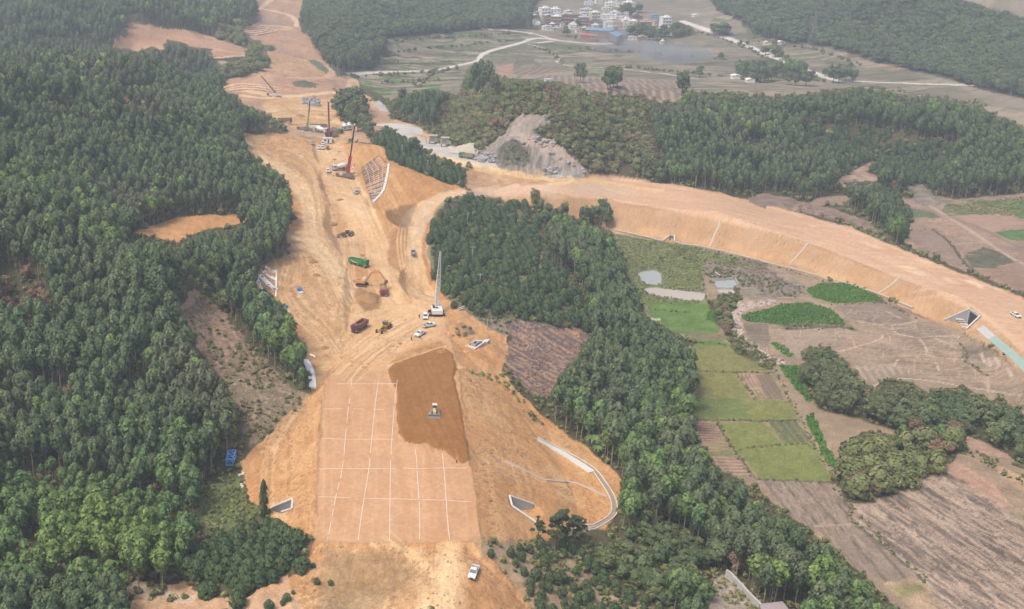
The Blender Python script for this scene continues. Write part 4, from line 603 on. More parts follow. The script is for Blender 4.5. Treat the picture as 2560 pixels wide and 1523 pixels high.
LM = {'euc': leaf_mat('eucalyptus leaves', (0.130,0.191,0.093), (0.195,0.253,0.119), (0.198,0.220,0.127)), 'lime': leaf_mat('fresh eucalyptus leaves', (0.221,0.326,0.107), (0.160,0.263,0.107), (0.271,0.368,0.101)),
      'young': leaf_mat('young plantation leaves', (0.092,0.149,0.066), (0.132,0.184,0.075), (0.113,0.155,0.071)), 'broad': leaf_mat('broadleaf foliage', (0.138,0.194,0.091), (0.213,0.252,0.109), (0.179,0.200,0.096)),
      'bush': leaf_mat('bush foliage', (0.206,0.241,0.096), (0.288,0.299,0.128), (0.316,0.288,0.148)), 'crop': leaf_mat('vegetable leaves', (.155,.31,.06), (.19,.35,.075), (.13,.26,.06)), 'brown': leaf_mat('withered foliage', (0.372,0.223,0.153), (0.275,0.211,0.128), (0.412,0.259,0.179)),
      'pine': leaf_mat('pine needles', (0.075,0.110,0.052), (0.103,0.134,0.063)), 'grass': leaf_mat('rough grass', (0.275,0.328,0.114), (0.372,0.374,0.153), (0.329,0.281,0.153)), 'litter': leaf_mat('cut branches', (0.503,0.345,0.309), (0.361,0.241,0.216), (0.503,0.418,0.377))}
def quads(name, P, Nn, size, m, tone, asp=1.0, parent=None, link=False):
    """leaf clumps: one small four-sided face at each point"""
    n_ = len(P); r = rng.normal(size=(n_, 3)); t1 = np.cross(Nn, r); t1 /= np.linalg.norm(t1, axis=1)[:, None] + 1e-9; t2 = np.cross(Nn, t1)
    s = (size * rng.uniform(.65, 1.35, n_))[:, None]; t1 = t1 * s * asp; t2 = t2 * s
    V = np.stack([P - t1 - t2 * .6, P + t1 * .8 - t2, P + t1 + t2 * .7, P - t1 * .7 + t2], 1).reshape(-1, 3)
    me = bpy.data.meshes.new(name); me.vertices.add(n_ * 4); me.vertices.foreach_set('co', V.astype(np.float32).ravel()); me.loops.add(n_ * 4); me.loops.foreach_set('vertex_index', np.arange(n_ * 4, dtype=np.int32))
    me.polygons.add(n_); me.polygons.foreach_set('loop_start', np.arange(0, n_ * 4, 4, dtype=np.int32)); me.polygons.foreach_set('loop_total', np.full(n_, 4, np.int32)); me.update()
    a = me.attributes.new('tone', 'FLOAT', 'POINT'); a.data.foreach_set('value', np.repeat(tone, 4).astype(np.float32)); me.materials.append(m); return me
def lobes(kind, h, r, n_lobes, per, base=.0, top=1.0):
    """points on a lumpy crown surface: (place, way the leaves face, tone)"""
    P = []; N_ = []; T = []
    if kind in ('euc', 'young'):
        n_ = n_lobes * per; ph = rng.uniform(0, 6.28, 6); t = rng.uniform(0, 1, n_); th = rng.uniform(0, 2 * math.pi, n_)
        if kind == 'euc': z0, z1 = .48 * h, h; prof = np.sin(np.pi * np.clip(t, .02, .985) ** 1.12) ** .50
        else: z0, z1 = .05 * h, h; prof = np.where(t > .38, np.sqrt(np.clip(1 - ((t - .38) / .62) ** 2, 0, 1)), .72 + .28 * t / .38)
        am = 1.0 if kind == 'euc' else .45; lump = 1 + am * .20 * np.sin(3 * th + ph[0] + 5 * t) + am * .15 * np.sin(5 * th + ph[1] - 9 * t) + am * .13 * np.sin(2 * th + ph[2] + 13 * t) + am * .10 * np.sin(7 * th + ph[3] + 21 * t)
        gap = np.sin(4 * th + ph[4] + 11 * t) * np.sin(3 * th + ph[5] - 7 * t); inn = np.where(gap < -.42, .55, 1) * rng.uniform(.72, 1.04, n_)
        rr = r * prof * lump * inn; c = np.stack([rr * np.cos(th), rr * np.sin(th), z0 + t * (z1 - z0)], 1)
        up = np.where(t > .5, (t - .45) * 1.9, (t - .5) * .9) if kind == 'euc' else np.full(n_, .45) + t * .4
        nn = np.stack([np.cos(th), np.sin(th), up], 1) + rng.normal(size=(n_, 3)) * (.36 if kind == 'euc' else .22); tone = (1 + .22 * np.sin(5 * th + ph[3] + 12 * t)) * rng.uniform(.78, 1.22, n_)
        return c, nn / np.linalg.norm(nn, axis=1)[:, None], tone
    for i in range(n_lobes):
        if kind == 'broad': z = rng.uniform(.34, .86) * h; rr = r * math.sqrt(max(.05, 1 - ((z / h - .55) / .5) ** 2)) * rng.uniform(.2, .85); lr = r * rng.uniform(.28, .46)
        elif kind == 'bush': z = rng.uniform(.15, .75) * h; rr = r * rng.uniform(.1, .8) * math.sqrt(max(.1, 1 - (z / h) ** 2)); lr = r * rng.uniform(.3, .5)
        else: z = rng.uniform(.42, .97) * h; rr = r * (1.25 - z / h) * rng.uniform(.3, 1.3); lr = r * rng.uniform(.22, .36)
        th = rng.uniform(0, 2 * math.pi); c = np.array([rr * math.cos(th), rr * math.sin(th), z])
        v = rng.normal(size=(per, 3)); v /= np.linalg.norm(v, axis=1)[:, None]; flat = {'pine': .45}.get(kind, .75)
        P.append(c + v * (lr * rng.uniform(.55, 1.0, per) ** .5)[:, None] * np.array([1, 1, flat])); cr = c - np.array([0, 0, h * .5]); nn = v * .7 + cr / (np.linalg.norm(cr) + 1e-6) * .45 + rng.normal(size=(per, 3)) * .3 + np.array([0, 0, .3]); N_.append(nn / np.linalg.norm(nn, axis=1)[:, None])
        T.append(np.full(per, rng.uniform(.8, 1.2)) * rng.uniform(.8, 1.2, per))
    return np.concatenate(P), np.concatenate(N_), np.concatenate(T)
def tube_mesh(name, paths, m, n=6):
    V = []; F = []
    for pts in paths:           # pts: (x, y, z, radius)
        b0 = len(V)
        for k, (x, y, z, r) in enumerate(pts):
            p = Vector((x, y, z)); q = Vector(pts[min(k + 1, len(pts) - 1)][:3]) - Vector(pts[max(k - 1, 0)][:3]); q.normalize(); s = q.orthogonal().normalized(); t = q.cross(s)
            for j in range(n): a = 2 * math.pi * j / n; V.append(p + (s * math.cos(a) + t * math.sin(a)) * r)
        for k in range(len(pts) - 1):
            for j in range(n): F.append((b0 + k * n + j, b0 + k * n + (j + 1) % n, b0 + (k + 1) * n + (j + 1) % n, b0 + (k + 1) * n + j))
    me = bpy.data.meshes.new(name); me.from_pydata([tuple(v) for v in V], [], F); me.materials.append(m)
    me.polygons.foreach_set('use_smooth', [True] * len(F)); return me
def trunk(kind, h, r):
    j = lambda s: random.uniform(-s, s)
    if kind == 'euc':
        P = [[(0, 0, -1.0, .17), (j(.1), j(.1), h * .3, .13), (j(.25), j(.25), h * .62, .09), (j(.3), j(.3), h * .92, .03)]]
        for k in range(4): a = random.uniform(0, 6.28); z = h * random.uniform(.5, .72); P.append([(0, 0, z, .06), (math.cos(a) * r * .6, math.sin(a) * r * .6, z + h * .1, .02)])
        return P
    if kind == 'young': return [[(0, 0, -.4, .07), (0, 0, h * .9, .02)]]
    if kind == 'pine':
        P = [[(0, 0, -1, .22), (j(.3), j(.3), h * .4, .16), (j(.5), j(.5), h * .75, .1), (j(.6), j(.6), h * .97, .03)]]
        for k in range(9): a = random.uniform(0, 6.28); z = h * random.uniform(.4, .9); P.append([(0, 0, z, .06), (math.cos(a) * r * 1.1 * (1.25 - z / h), math.sin(a) * r * 1.1 * (1.25 - z / h), z + .4, .02)])
        return P
    P = [[(0, 0, -.6, .2 if kind == 'broad' else .08), (j(.2), j(.2), h * .35, .15 if kind == 'broad' else .05), (j(.4), j(.4), h * .8, .03)]]
    for k in range(4): a = random.uniform(0, 6.28); P.append([(0, 0, h * .3, .07), (math.cos(a) * r * .6, math.sin(a) * r * .6, h * .6, .03)])
    return P
SPEC = {  # kind: leaf material, shape, height, radius, lobes, faces per lobe, leaf size, bark
 'euc': ('euc', 'euc', 12.5, 1.58, 30, 26, .25, M_bark), 'lime': ('lime', 'euc', 11.5, 1.95, 26, 26, .29, M_bark), 'young': ('young', 'young', 4.7, 1.95, 34, 26, .19, M_dark), 'broad': ('broad', 'broad', 9.0, 3.4, 26, 52, .31, M_dark),
 'bush': ('bush', 'bush', 3.6, 2.2, 14, 46, .21, M_dark), 'brown': ('brown', 'broad', 12.0, 4.0, 26, 46, .30, M_dark), 'pine': ('pine', 'pine', 11.0, 2.6, 18, 22, .36, M_dark)}
NV = 5; CR = {}; TK = {}
for k, (lm, sh, h, r, nl, per, ls, bk) in SPEC.items():
    for v in range(NV):
        P, N_, T = lobes(sh, h, r, nl, per); CR[k, v] = quads(k + ' crown', P, N_, ls, LM[lm], T); TK[k, v] = tube_mesh(k + ' trunk', trunk(sh, h, r), bk, 5)
def joined(me1, me2, name):
    import bmesh
    bm = bmesh.new(); bm.from_mesh(me1); nf = len(bm.faces); bm.from_mesh(me2); bm.faces.ensure_lookup_table()
    for f in bm.faces[nf:]: f.material_index = 1
    me = bpy.data.meshes.new(name); bm.to_mesh(me); bm.free(); me.materials.append(me1.materials[0]); me.materials.append(me2.materials[0]); return me
STOCK = bpy.data.collections.new('tree stock')          # never linked to the scene: only shapes for the woods
SUB = {}
for k in SPEC:
    c = bpy.data.collections.new(k + ' shapes'); SUB[k] = c
    for v in range(NV):
        o = bpy.data.objects.new('%s_shape_%d' % (k, v), joined(CR[k, v], TK[k, v], k)); c.objects.link(o)
def small_stock(k, lm, h, r, nl, per, ls, asp=1.0, shape='bush'):
    c = bpy.data.collections.new(k + ' shapes'); SUB[k] = c
    for v in range(NV):
        P, N_, T = lobes(shape, h, r, nl, per); c.objects.link(bpy.data.objects.new('%s_shape_%d' % (k, v), quads(k, P, N_, ls, LM[lm], T, asp)))
small_stock('crop', 'crop', .9, .8, 6, 16, .17); small_stock('shrub', 'bush', 1.2, .9, 6, 20, .16); small_stock('tuft', 'grass', .6, .9, 6, 14, .15); small_stock('stump', 'litter', .5, .9, 4, 9, .26, 2.2)
def gn_scatter(name, pts, kind, label, cat):
    """one object that carries a whole wood: its points hold place, size and turn of each tree"""
    pts = np.array(pts); me = bpy.data.meshes.new(name); me.vertices.add(len(pts)); me.vertices.foreach_set('co', pts[:, :3].astype(np.float32).ravel())
    for i, nm in ((3, 'size'), (4, 'turn')):
        a = me.attributes.new(nm, 'FLOAT', 'POINT'); a.data.foreach_set('value', pts[:, i].astype(np.float32))
    o = bpy.data.objects.new(name, me); COL.objects.link(o); g = bpy.data.node_groups.new(name, 'GeometryNodeTree'); g.interface.new_socket('Geometry', in_out='INPUT', socket_type='NodeSocketGeometry'); g.interface.new_socket('Geometry', in_out='OUTPUT', socket_type='NodeSocketGeometry')
    N = g.nodes.new; L = g.links.new; gi = N('NodeGroupInput'); go = N('NodeGroupOutput'); ci = N('GeometryNodeCollectionInfo'); ci.inputs['Collection'].default_value = SUB[kind]; ci.inputs['Separate Children'].default_value = True; ci.inputs['Reset Children'].default_value = True
    ip = N('GeometryNodeInstanceOnPoints'); ip.inputs['Pick Instance'].default_value = True; rv = N('FunctionNodeRandomValue'); rv.data_type = 'INT'; rv.inputs[4].default_value = 0; rv.inputs[5].default_value = NV - 1
    a1 = N('GeometryNodeInputNamedAttribute'); a1.data_type = 'FLOAT'; a1.inputs[0].default_value = 'size'; a2 = N('GeometryNodeInputNamedAttribute'); a2.data_type = 'FLOAT'; a2.inputs[0].default_value = 'turn'; cx = N('ShaderNodeCombineXYZ')
    L(gi.outputs[0], ip.inputs['Points']); L(ci.outputs[0], ip.inputs['Instance']); L(rv.outputs[2], ip.inputs['Instance Index']); L(a1.outputs[0], ip.inputs['Scale']); L(a2.outputs[0], cx.inputs[2]); L(cx.outputs[0], ip.inputs['Rotation']); L(ip.outputs[0], go.inputs[0])
    md = o.modifiers.new('scatter', 'NODES'); md.node_group = g; tag(o, label, cat, kind='stuff'); return o
# stands: polygon on the photograph that says which ground they cover, species, size, spacing factor, label
E = 'the hillside above the haul road'
ZONES = [
 (D((1040,540),(1055,470),(1180,455),(1290,500),(1320,560),(1345,650),(1440,750),(1440,810),(1420,815),(1150,775),(1060,730),(1040,620)), 'young', .98, 1.36, 'dark cone-shaped young tree in the plantation inside the curved ramp', 'young plantation trees inside the ramp'),
 (D((445,1400),(480,1340),(560,1250),(640,1238),(760,1240),(765,1330),(750,1390),(680,1440),(600,1475),(430,1475)), 'young', 1.0, 1.2, 'dark young tree in the corner plantation left of the graded platform end', 'young trees left of the platform end'),
 (D((0,1150),(250,1195),(480,1260),(560,1300),(540,1340),(300,1290),(0,1215)), 'lime', .62, 1.1, 'fresh green young tree in the belt below the tall stand at lower left', 'young trees below the tall stand'),
 (D((1150,1310),(1330,1315),(1420,1350),(1500,1420),(1620,1500),(1800,1900),(1200,1900)), 'young', .62, 1.25, 'small dark young tree on the slope by the white pickup at the bottom', 'young trees at the bottom of the slope'),
 (D((850,300),(905,290),(945,325),(1000,355),(1160,440),(1160,480),(1060,445),(930,400),(900,345)), 'young', .9, 1.0, 'young tree on the mound between haul road and quarry road', 'young trees on the mound'),
 (D((1960,300),(2120,320),(2330,360),(2330,430),(2280,470),(2050,430),(1940,380)), 'young', .95, 1.2, 'young tree in the clearing of the right-hand wood', 'young trees in the clearing'),
 (D((0,1200),(300,1285),(540,1335),(640,1400),(600,1500),(0,1500)), 'lime', .92, 1.22, 'yellow-green eucalyptus in the open stand at the lower left corner', 'yellow-green eucalyptus at the lower left'),
 (D((1130,170),(1300,170),(1460,190),(1560,260),(1620,430),(1430,440),(1240,425),(1040,350),(1080,270)), 'bush', 1.15, .95, 'low bushy tree on the scrub hill round the rock cut', 'bushes on the scrub hill'),
 (D((1725,735),(1790,690),(1825,720),(1795,765),(1790,800),(1890,880),(1890,905),(1790,870),(1750,805)), 'bush', .75, 1.0, 'dark bush in the hedge beside the green paddies', 'hedge bushes by the paddies'),
 (D((2035,1150),(2060,1060),(2350,1060),(2350,1110),(2200,1220),(2070,1230)), 'bush', 1.5, .9, 'dense bushy tree in the thicket among the ploughed fields', 'thicket among the ploughed fields'),
 (D((1940,830),(2080,830),(2600,980),(2600,1180),(2400,1100),(2100,1060),(1950,980)), 'broad', .85, 1.25, 'dark broadleaf tree in the belt across the ploughed fields', 'tree belt across the fields'),
 (D((1560,1280),(1700,1330),(1800,1500),(1500,1500),(1440,1400)), 'broad', .62, 1.3, 'round broadleaf tree beside the stone wall at the bottom', 'broadleaf trees by the stone wall'),
 (D((470,1180),(600,1170),(610,1240),(560,1280),(480,1260)), 'bush', .55, 1.0, 'bright low bush beside the blue steel frame', 'low bushes by the blue frame'),
 (D((0,660),(60,670),(100,700),(135,760),(130,800),(60,810),(0,810)), 'brown', .62, 1.5, 'brown withered tree at the left edge of the wood', 'brown trees at the left edge'),
 (ZT((300,480),(1050,700),(1050,1300),(0,1500),(0,600),(250,600)), 'bush', 1.7, .9, 'low tree in the thicket between the bare hill and the haul valley', 'thicket by the bare hill'),
 (D((730,0),(1300,0),(1300,60),(950,110),(900,170),(780,160)), 'broad', .95, 1.0, 'tree on the wooded hill left of the village', 'trees left of the village'),
 (D((1480,60),(1800,50),(1900,200),(1640,110)), 'broad', .8, 1.0, 'round tree near the village houses', 'trees round the village'),
 (D((1700,0),(2560,0),(2494,240),(2150,160),(1850,90)), 'broad', 1.05, 1.0, 'tree on the far wooded hill beyond the valley road', 'trees on the far hill'),
 (D((2050,470),(2230,480),(2230,600),(2100,520)), 'young', 1.1, 1.0, 'young tree in the belt beyond the upper edge of the ramp', 'young trees beyond the ramp')]
DEFZ = ('euc', 1.0, 1.0)
def stand_label(u, v):
    if u > 1330 * K: return ('slender eucalyptus in the wood beyond the ramp', 'eucalyptus beyond the ramp') if v < 520 * K else ('slender eucalyptus in the tall strip between platform slope and fields', 'eucalyptus strip by the fields')
    if v > 850 * K and u < 600 * K: return 'tall dark-green eucalyptus in the dense stand at left', 'eucalyptus stand at left'
    if u > 560 * K: return 'eucalyptus in the narrow strip beside the haul road', 'eucalyptus strip by the haul road'
    return 'eucalyptus on the wooded hillside left of the haul road', 'eucalyptus on the left hillside'
def lattice(ya, yb, s):
    ys = np.arange(ya, yb, s); o = []
    for k, y in enumerate(ys):
        x = np.arange(A0 * y, A1 * y, s) + (k % 2) * s * .5; o.append(np.stack([x, np.full(len(x), y)], 1))
    o = np.concatenate(o); return o + rng.uniform(-.3, .3, o.shape) * s
CAND = np.concatenate([np.concatenate([lattice(205, 470, 2.85), np.zeros((0, 2))]), lattice(470, 700, 3.2), lattice(700, 1000, 4.3), lattice(1000, 1750, 5.8)])
x, y = CAND[:, 0], CAND[:, 1]; z = height(x, y)
fa = np.clip((x / y - A0) / (A1 - A0) * (NA - 1), 0, NA - 1).astype(int); fj = np.clip(np.log(y / Y0) / math.log(Y1 / Y0) * (NY - 1), 0, NY - 1).astype(int); cc = CL[fj, fa]
u, v, d = project(x, y, z)
zone = np.full(len(x), -1)
for k, zz in enumerate(ZONES): zone[inpoly(u, v, zz[0]) & (zone < 0)] = k
kind = np.array([ZONES[k][1] if k >= 0 else 'euc' for k in zone]); fac = np.array([ZONES[k][2] if k >= 0 else 1.0 for k in zone]); spc = np.array([ZONES[k][3] if k >= 0 else 1.0 for k in zone])
_r0 = rng.uniform(size=len(x)); fac = np.where(kind == 'bush', fac * rng.uniform(.55, 1.5, len(x)), fac); kind = np.where((kind == 'bush') & (_r0 < .13), 'lime', kind); kind = np.where((kind == 'bush') & (_r0 > .93), 'brown', kind); fac = np.where((zone >= 0) & (np.array([ZONES[k][1] if k >= 0 else '' for k in zone]) == 'bush') & np.isin(kind, ('lime', 'brown')), fac * .36, fac)
_r = rng.uniform(size=len(x)); _p = fbm(x / 45, y / 45, 2, 305)      # strays of other kinds inside the eucalyptus woods
kind = np.where((kind == 'euc') & ((_r < .05) | ((_p > .62) & (_r < .45))), 'lime', kind); kind = np.where((kind == 'euc') & (_r > .965), 'broad', kind); kind = np.where((kind == 'euc') & (_r > .955), 'brown', kind); fac = np.where((kind == 'broad') & (zone < 0), .95, np.where((kind == 'brown') & (zone < 0), .55, fac))
fac = fac * rng.uniform(.68, 1.18, len(x)) * np.where(y > 1000, 1.35, np.where(y > 700, 1.12, 1.0)) * np.where(kind == 'euc', .9 + .25 * vnoise(x / 25, y / 25, 301), 1)
hh = np.array([SPEC[k][2] for k in kind]) * fac
keep = (cc == FOREST) & (rng.uniform(size=len(x)) < 1 / spc ** 2)
keep &= ~((kind == 'bush') & (rng.uniform(size=len(x)) > .9)) & ~((kind == 'euc') & (fbm(x / 12, y / 12, 2, 303) > .72))
# a crown may not hide what the photograph shows behind it: its top must be seen against woodland too
LOW = [ZONES[0][0], ZONES[3][0], ZONES[1][0]]; CLEAR = [CVL((-70,150),(330,150),(300,620),(-120,620)), ZP((230,440),(800,440),(800,780),(1800,900),(1650,1110),(340,930)), ZP((1780,620),(2370,620),(2330,920),(1900,940)), R4((1900,480),(2010,500),(2010,660),(1900,640)), R7((1870,560),(1940,560),(1940,800),(1870,800)), R9((260,1290),(330,1240),(600,1480),(760,1420),(900,1500),(900,1600),(250,1600))]
for fr in (.25, .45, .65, .85, 1.0):
    ut, vt, dt = project(x, y, z + hh * fr); hx, hy = hits(ut, vt)
    fa2 = np.clip((hx / hy - A0) / (A1 - A0) * (NA - 1), 0, NA - 1).astype(int); fj2 = np.clip(np.log(hy / Y0) / math.log(Y1 / Y0) * (NY - 1), 0, NY - 1).astype(int)
    topc = CL[fj2, fa2]; hid = hy < y - 12
    for q in CLEAR: keep &= ~inpoly(ut, vt, q)
    for q in LOW: keep &= ~(inpoly(ut, vt, q) & (kind != 'young'))
    keep &= (topc == FOREST) | hid | (hy > 2500) | ((kind == 'young') & (fr > .7))
keep &= (u > -500) & (u < 3100) & (vt < 1750)
print('trees', keep.sum())
turn = rng.uniform(0, 6.28, len(x)); seen = keep & (ut > 5) & (ut < 2555) & (vt > 5) & (vt < 1500) & ~hid
NAMES = {'euc': 'eucalyptus_tree', 'lime': 'eucalyptus_tree', 'young': 'young_tree', 'broad': 'broadleaf_tree', 'bush': 'bush', 'brown': 'withered_tree', 'pine': 'pine_tree'}
STUFF = {'euc': ('eucalyptus_wood', 'dense grey-green eucalyptus wood covering the hills either side of the earthworks', 'wood'), 'lime': ('open_wood', 'yellow-green open eucalyptus wood in the lower left corner', 'wood'), 'young': ('plantation', 'dark rows of young plantation trees inside the ramp and beyond', 'plantation'),
         'broad': ('broadleaf_wood', 'far broadleaf woods on the hills round the village', 'wood'), 'bush': ('scrubland', 'olive scrub covering the hill with the rock cut', 'scrub'), 'brown': ('withered_wood', 'brown withered trees at the left edge', 'wood')}
def add_tree(kind, x, y, z, s, t, label, group, var=None, name=None):
    v_ = var if var is not None else random.randrange(NV)
    e = bpy.data.objects.new(name or NAMES[kind], None); e.location = (x, y, z); e.rotation_euler = (0, 0, t); e.scale = (s, s, s); e.empty_display_size = .5; COL.objects.link(e)
    tag(e, label, 'bush' if kind == 'bush' else 'tree', group)
    for nm, me in (('crown', CR[kind, v_]), ('trunk', TK[kind, v_])):
        c = bpy.data.objects.new(nm, me); c.parent = e; COL.objects.link(c)
    return e
done = np.zeros(len(x), bool)
fam = {'euc': 'E', 'lime': 'E'}
for f in ('E', 'young', 'broad', 'bush', 'brown'):
    ids = np.nonzero(seen & np.array([fam.get(k, k) == f for k in kind]))[0]
    ids = ids[np.argsort(-(hh[ids] / d[ids]))][:300]; done[ids] = True
    for i in ids:
        k = kind[i]
        lb, gp = (ZONES[zone[i]][4], ZONES[zone[i]][5]) if zone[i] >= 0 else stand_label(u[i], v[i])
        if zone[i] < 0 and k in ('lime', 'broad', 'brown'): w1 = {'lime': 'fresh green', 'broad': 'broad-crowned', 'brown': 'brownish withered'}[k]; lb = w1 + ' tree among the' + lb.split('eucalyptus', 1)[1].replace(' in the', ' eucalyptus of the', 1).replace(' on the', ' eucalyptus of the', 1); gp = w1 + ' trees, ' + gp
        add_tree(k, float(x[i]), float(y[i]), float(z[i]) - .1, float(fac[i]), float(turn[i]), lb, gp)
for k in STUFF:
    i = keep & ~done & (kind == k)
    if i.sum(): gn_scatter(STUFF[k][0], np.stack([x[i], y[i], z[i] - .1, fac[i], turn[i]], 1), k, STUFF[k][1], STUFF[k][2])
# undergrowth below and between the trees
ug = np.concatenate([lattice(205, 470, 2.6), lattice(470, 800, 4.2)]); ux, uy = ug[:, 0], ug[:, 1]; fa = np.clip((ux / uy - A0) / (A1 - A0) * (NA - 1), 0, NA - 1).astype(int); fj = np.clip(np.log(uy / Y0) / math.log(Y1 / Y0) * (NY - 1), 0, NY - 1).astype(int)
uu, uv, _ = project(ux, uy, height(ux, uy)); m_ = (CL[fj, fa] == FOREST) & (rng.uniform(size=len(ux)) < .8) & (uu > -300) & (uu < 2860) & (uv < 1700); ux, uy = ux[m_], uy[m_]
gn_scatter('undergrowth', np.stack([ux, uy, height(ux, uy) - .1, rng.uniform(.8, 1.9, len(ux)) * np.where(uy > 470, 1.5, 1), rng.uniform(0, 6.28, len(ux))], 1), 'shrub', 'low green undergrowth along the wood edges', 'undergrowth')
# low growth
def scatter_area(name, polys, kind, spacing, smin, smax, label, cat, cls=None, prob=1.0, patch=0):
    out = []
    for px in polys:
        q = wpoly(px); xs = [p[0] for p in q]; ys = [p[1] for p in q]; a = np.arange(min(xs), max(xs), spacing); b = np.arange(min(ys), max(ys), spacing)
        if len(a) * len(b) > 400000 or not len(a) * len(b): continue
        X, Y = [t.ravel() for t in np.meshgrid(a, b)]; jt = .2 if kind == 'crop' else .45; X = X + rng.uniform(-jt, jt, X.shape) * spacing + Y * (.35 if kind == 'crop' else 0) % spacing; Y = Y + rng.uniform(-jt, jt, Y.shape) * spacing
        m = inpoly(X, Y, q) & (rng.uniform(size=X.shape) < prob)
        if patch: m &= fbm(X / 7, Y / 7, 2, 333) > patch
        if cls is not None:
            fa = np.clip((X / Y - A0) / (A1 - A0) * (NA - 1), 0, NA - 1).astype(int); fj = np.clip(np.log(Y / Y0) / math.log(Y1 / Y0) * (NY - 1), 0, NY - 1).astype(int); m &= np.isin(CL[fj, fa], cls)
        fa = np.clip((X / Y - A0) / (A1 - A0) * (NA - 1), 0, NA - 1).astype(int); fj = np.clip(np.log(Y / Y0) / math.log(Y1 / Y0) * (NY - 1), 0, NY - 1).astype(int); m &= ~np.isin(CL[fj, fa], (ROAD, DECK))
        X, Y = X[m], Y[m]; out.append(np.stack([X, Y, height(X, Y) - .05, rng.uniform(smin, smax, X.shape), rng.uniform(0, 6.28, X.shape)], 1))
    gn_scatter(name, np.concatenate(out), kind, label, cat)
scatter_area('leafy_crop', [R6((920,650),(1000,610),(1200,600),(1340,640),(1470,710),(1470,735),(1280,745),(1100,750),(960,705)), R6((450,840),(600,800),(720,760),(920,742),(1080,790),(1200,880),(1210,905),(720,905),(600,890),(480,885)), R6((180,830),(230,800),(290,890),(200,875)), R6((660,1040),(700,1030),(820,1120),(800,1145),(700,1090)), R6((715,1195),(850,1200),(900,1290),(960,1440),(930,1470),(860,1400),(780,1290)), R9((900,90),(960,70),(1000,150),(1060,300),(1170,480),(1150,500),(1060,420),(960,230))],
             'crop', 1.35, .5, 1.2, 'bright green leafy crop in the plots below the ramp', 'crop')
scatter_area('ground_scrub', [D((480,1180),(598,1150),(600,1230),(640,1245),(560,1290),(480,1240)), R4((1420,700),(1480,680),(1560,760),(1800,1040),(2180,1440),(2180,1500),(1900,1700),(1830,1790),(1730,1500),(1540,1150),(1370,880)), R5((920,815),(1210,870),(1240,960),(1195,985),(1020,890)), R5((840,900),(880,885),(990,955),(975,985),(860,1000),(835,950)), D((1700,640),(1960,700),(1940,725),(1730,690)), ZQ((940,700),(1050,600),(1330,580),(1400,880),(1300,900),(1000,880)), R6((740,900),(1230,895),(1300,950),(740,940)), D((1220,900),(1250,960),(1330,1030),(1310,1040),(1230,940)), D((2300,1075),(2494,1140),(2600,1180),(2600,1230),(2400,1140)), R2((180,450),(400,400),(450,420),(430,470)), D((1560,590),(1700,605),(1860,650),(1700,640),(1600,680),(1540,650))],
             'shrub', 1.9, .5, 1.2, 'patchy low scrub on cleared slopes and banks', 'scrub', None, .8, .44)
scatter_area('brushwood', [R6((340,790),(440,740),(700,722),(710,752),(560,775),(450,810),(440,860),(470,1000),(620,1110),(760,1165),(750,1190),(600,1190),(470,1110),(390,1000)), R5((1240,875),(1400,885),(1740,930),(1815,1000),(1700,1140),(1600,1260),(1460,1450),(1190,1230),(1240,1000)), D((1710,640),(1800,632),(1900,665),(1900,700),(1760,670)), R6((600,0),(1100,80),(1350,170),(1350,230),(900,90))],
             'stump', 1.9, .35, .75, 'cut branches and stubble lying on the cleared ground', 'brushwood', None, .7, .50)
scatter_area('rough_grass', [D((1500,575),(1700,605),(1870,660),(1790,655),(1720,640),(1700,740),(1560,740),(1520,640)), D((480,1180),(600,1190),(620,1250),(500,1290)), D((740,1340),(755,1370),(740,1400)), R9((0,1300),(60,1100),(500,1300),(700,1500),(500,1500)), R5((930,1250),(1200,1260),(1240,1400),(1400,1484),(1300,1484),(1190,1350)), D((2300,500),(2494,480),(2494,530),(2330,520))],
             'tuft', 1.6, .6, 1.3, 'rough grass on banks and fallow plots', 'grass', None, .8)

def weeds_along(name, lines_, kind, step, wid, smin, smax, label, cat):
    out = []
    for px in lines_:
        q = wpoly(px, 6, False)
        for (x0, y0), (x1, y1) in zip(q[:-1], q[1:]):
            n_ = max(1, int(math.hypot(x1 - x0, y1 - y0) / step))
            for k in range(n_):
                if rng.uniform() < .75: t = (k + rng.uniform()) / n_; out.append((x0 + (x1 - x0) * t + rng.normal() * wid, y0 + (y1 - y0) * t + rng.normal() * wid, 0, rng.uniform(smin, smax), rng.uniform(0, 6.28)))
    a = np.array(out); a[:, 2] = height(a[:, 0], a[:, 1]) - .05; gn_scatter(name, a, kind, label, cat)
weeds_along('bank_weeds', [D((1692,905),(1790,907),(1885,908)), D((1790,907),(1842,975)), D((1692,1022),(1860,1026),(1945,1022)), D((1845,1168),(1940,1172),(2030,1176),(2060,1220),(2080,1230)), D((1795,1096),(1900,1082),(1980,1082)), D((1745,1030),(1790,1100),(1835,1165)), D((1880,890),(1900,930),(1945,1010),(1985,1090),(2040,1180),(2090,1250),(2170,1340)), D((1692,835),(1760,838),(1800,855),(1885,890)),
   R9((1215,740),(1260,860),(1420,970),(1600,1130),(1800,1300)), R6((1500,170),(1640,215),(1840,215),(1950,300),(2090,500)), R6((1100,760),(1480,745)), D((1500,575),(1740,612),(1930,662),(2140,730),(2225,775)), D((1560,745),(1640,760),(1700,762)), D((1700,645),(1712,690),(1722,735)), R6((2030,1040),(2080,1110),(2060,1170),(2120,1200),(2230,1280)), D((2300,1085),(2400,1130),(2494,1180),(2600,1230)), ZP((340,930),(700,1010),(1100,1060),(1600,1100)), ZP((240,740),(560,775),(900,830),(1750,910))],
   'shrub', .8, .45, .3, .75, 'weeds and small bushes along ditches and field banks', 'weeds')
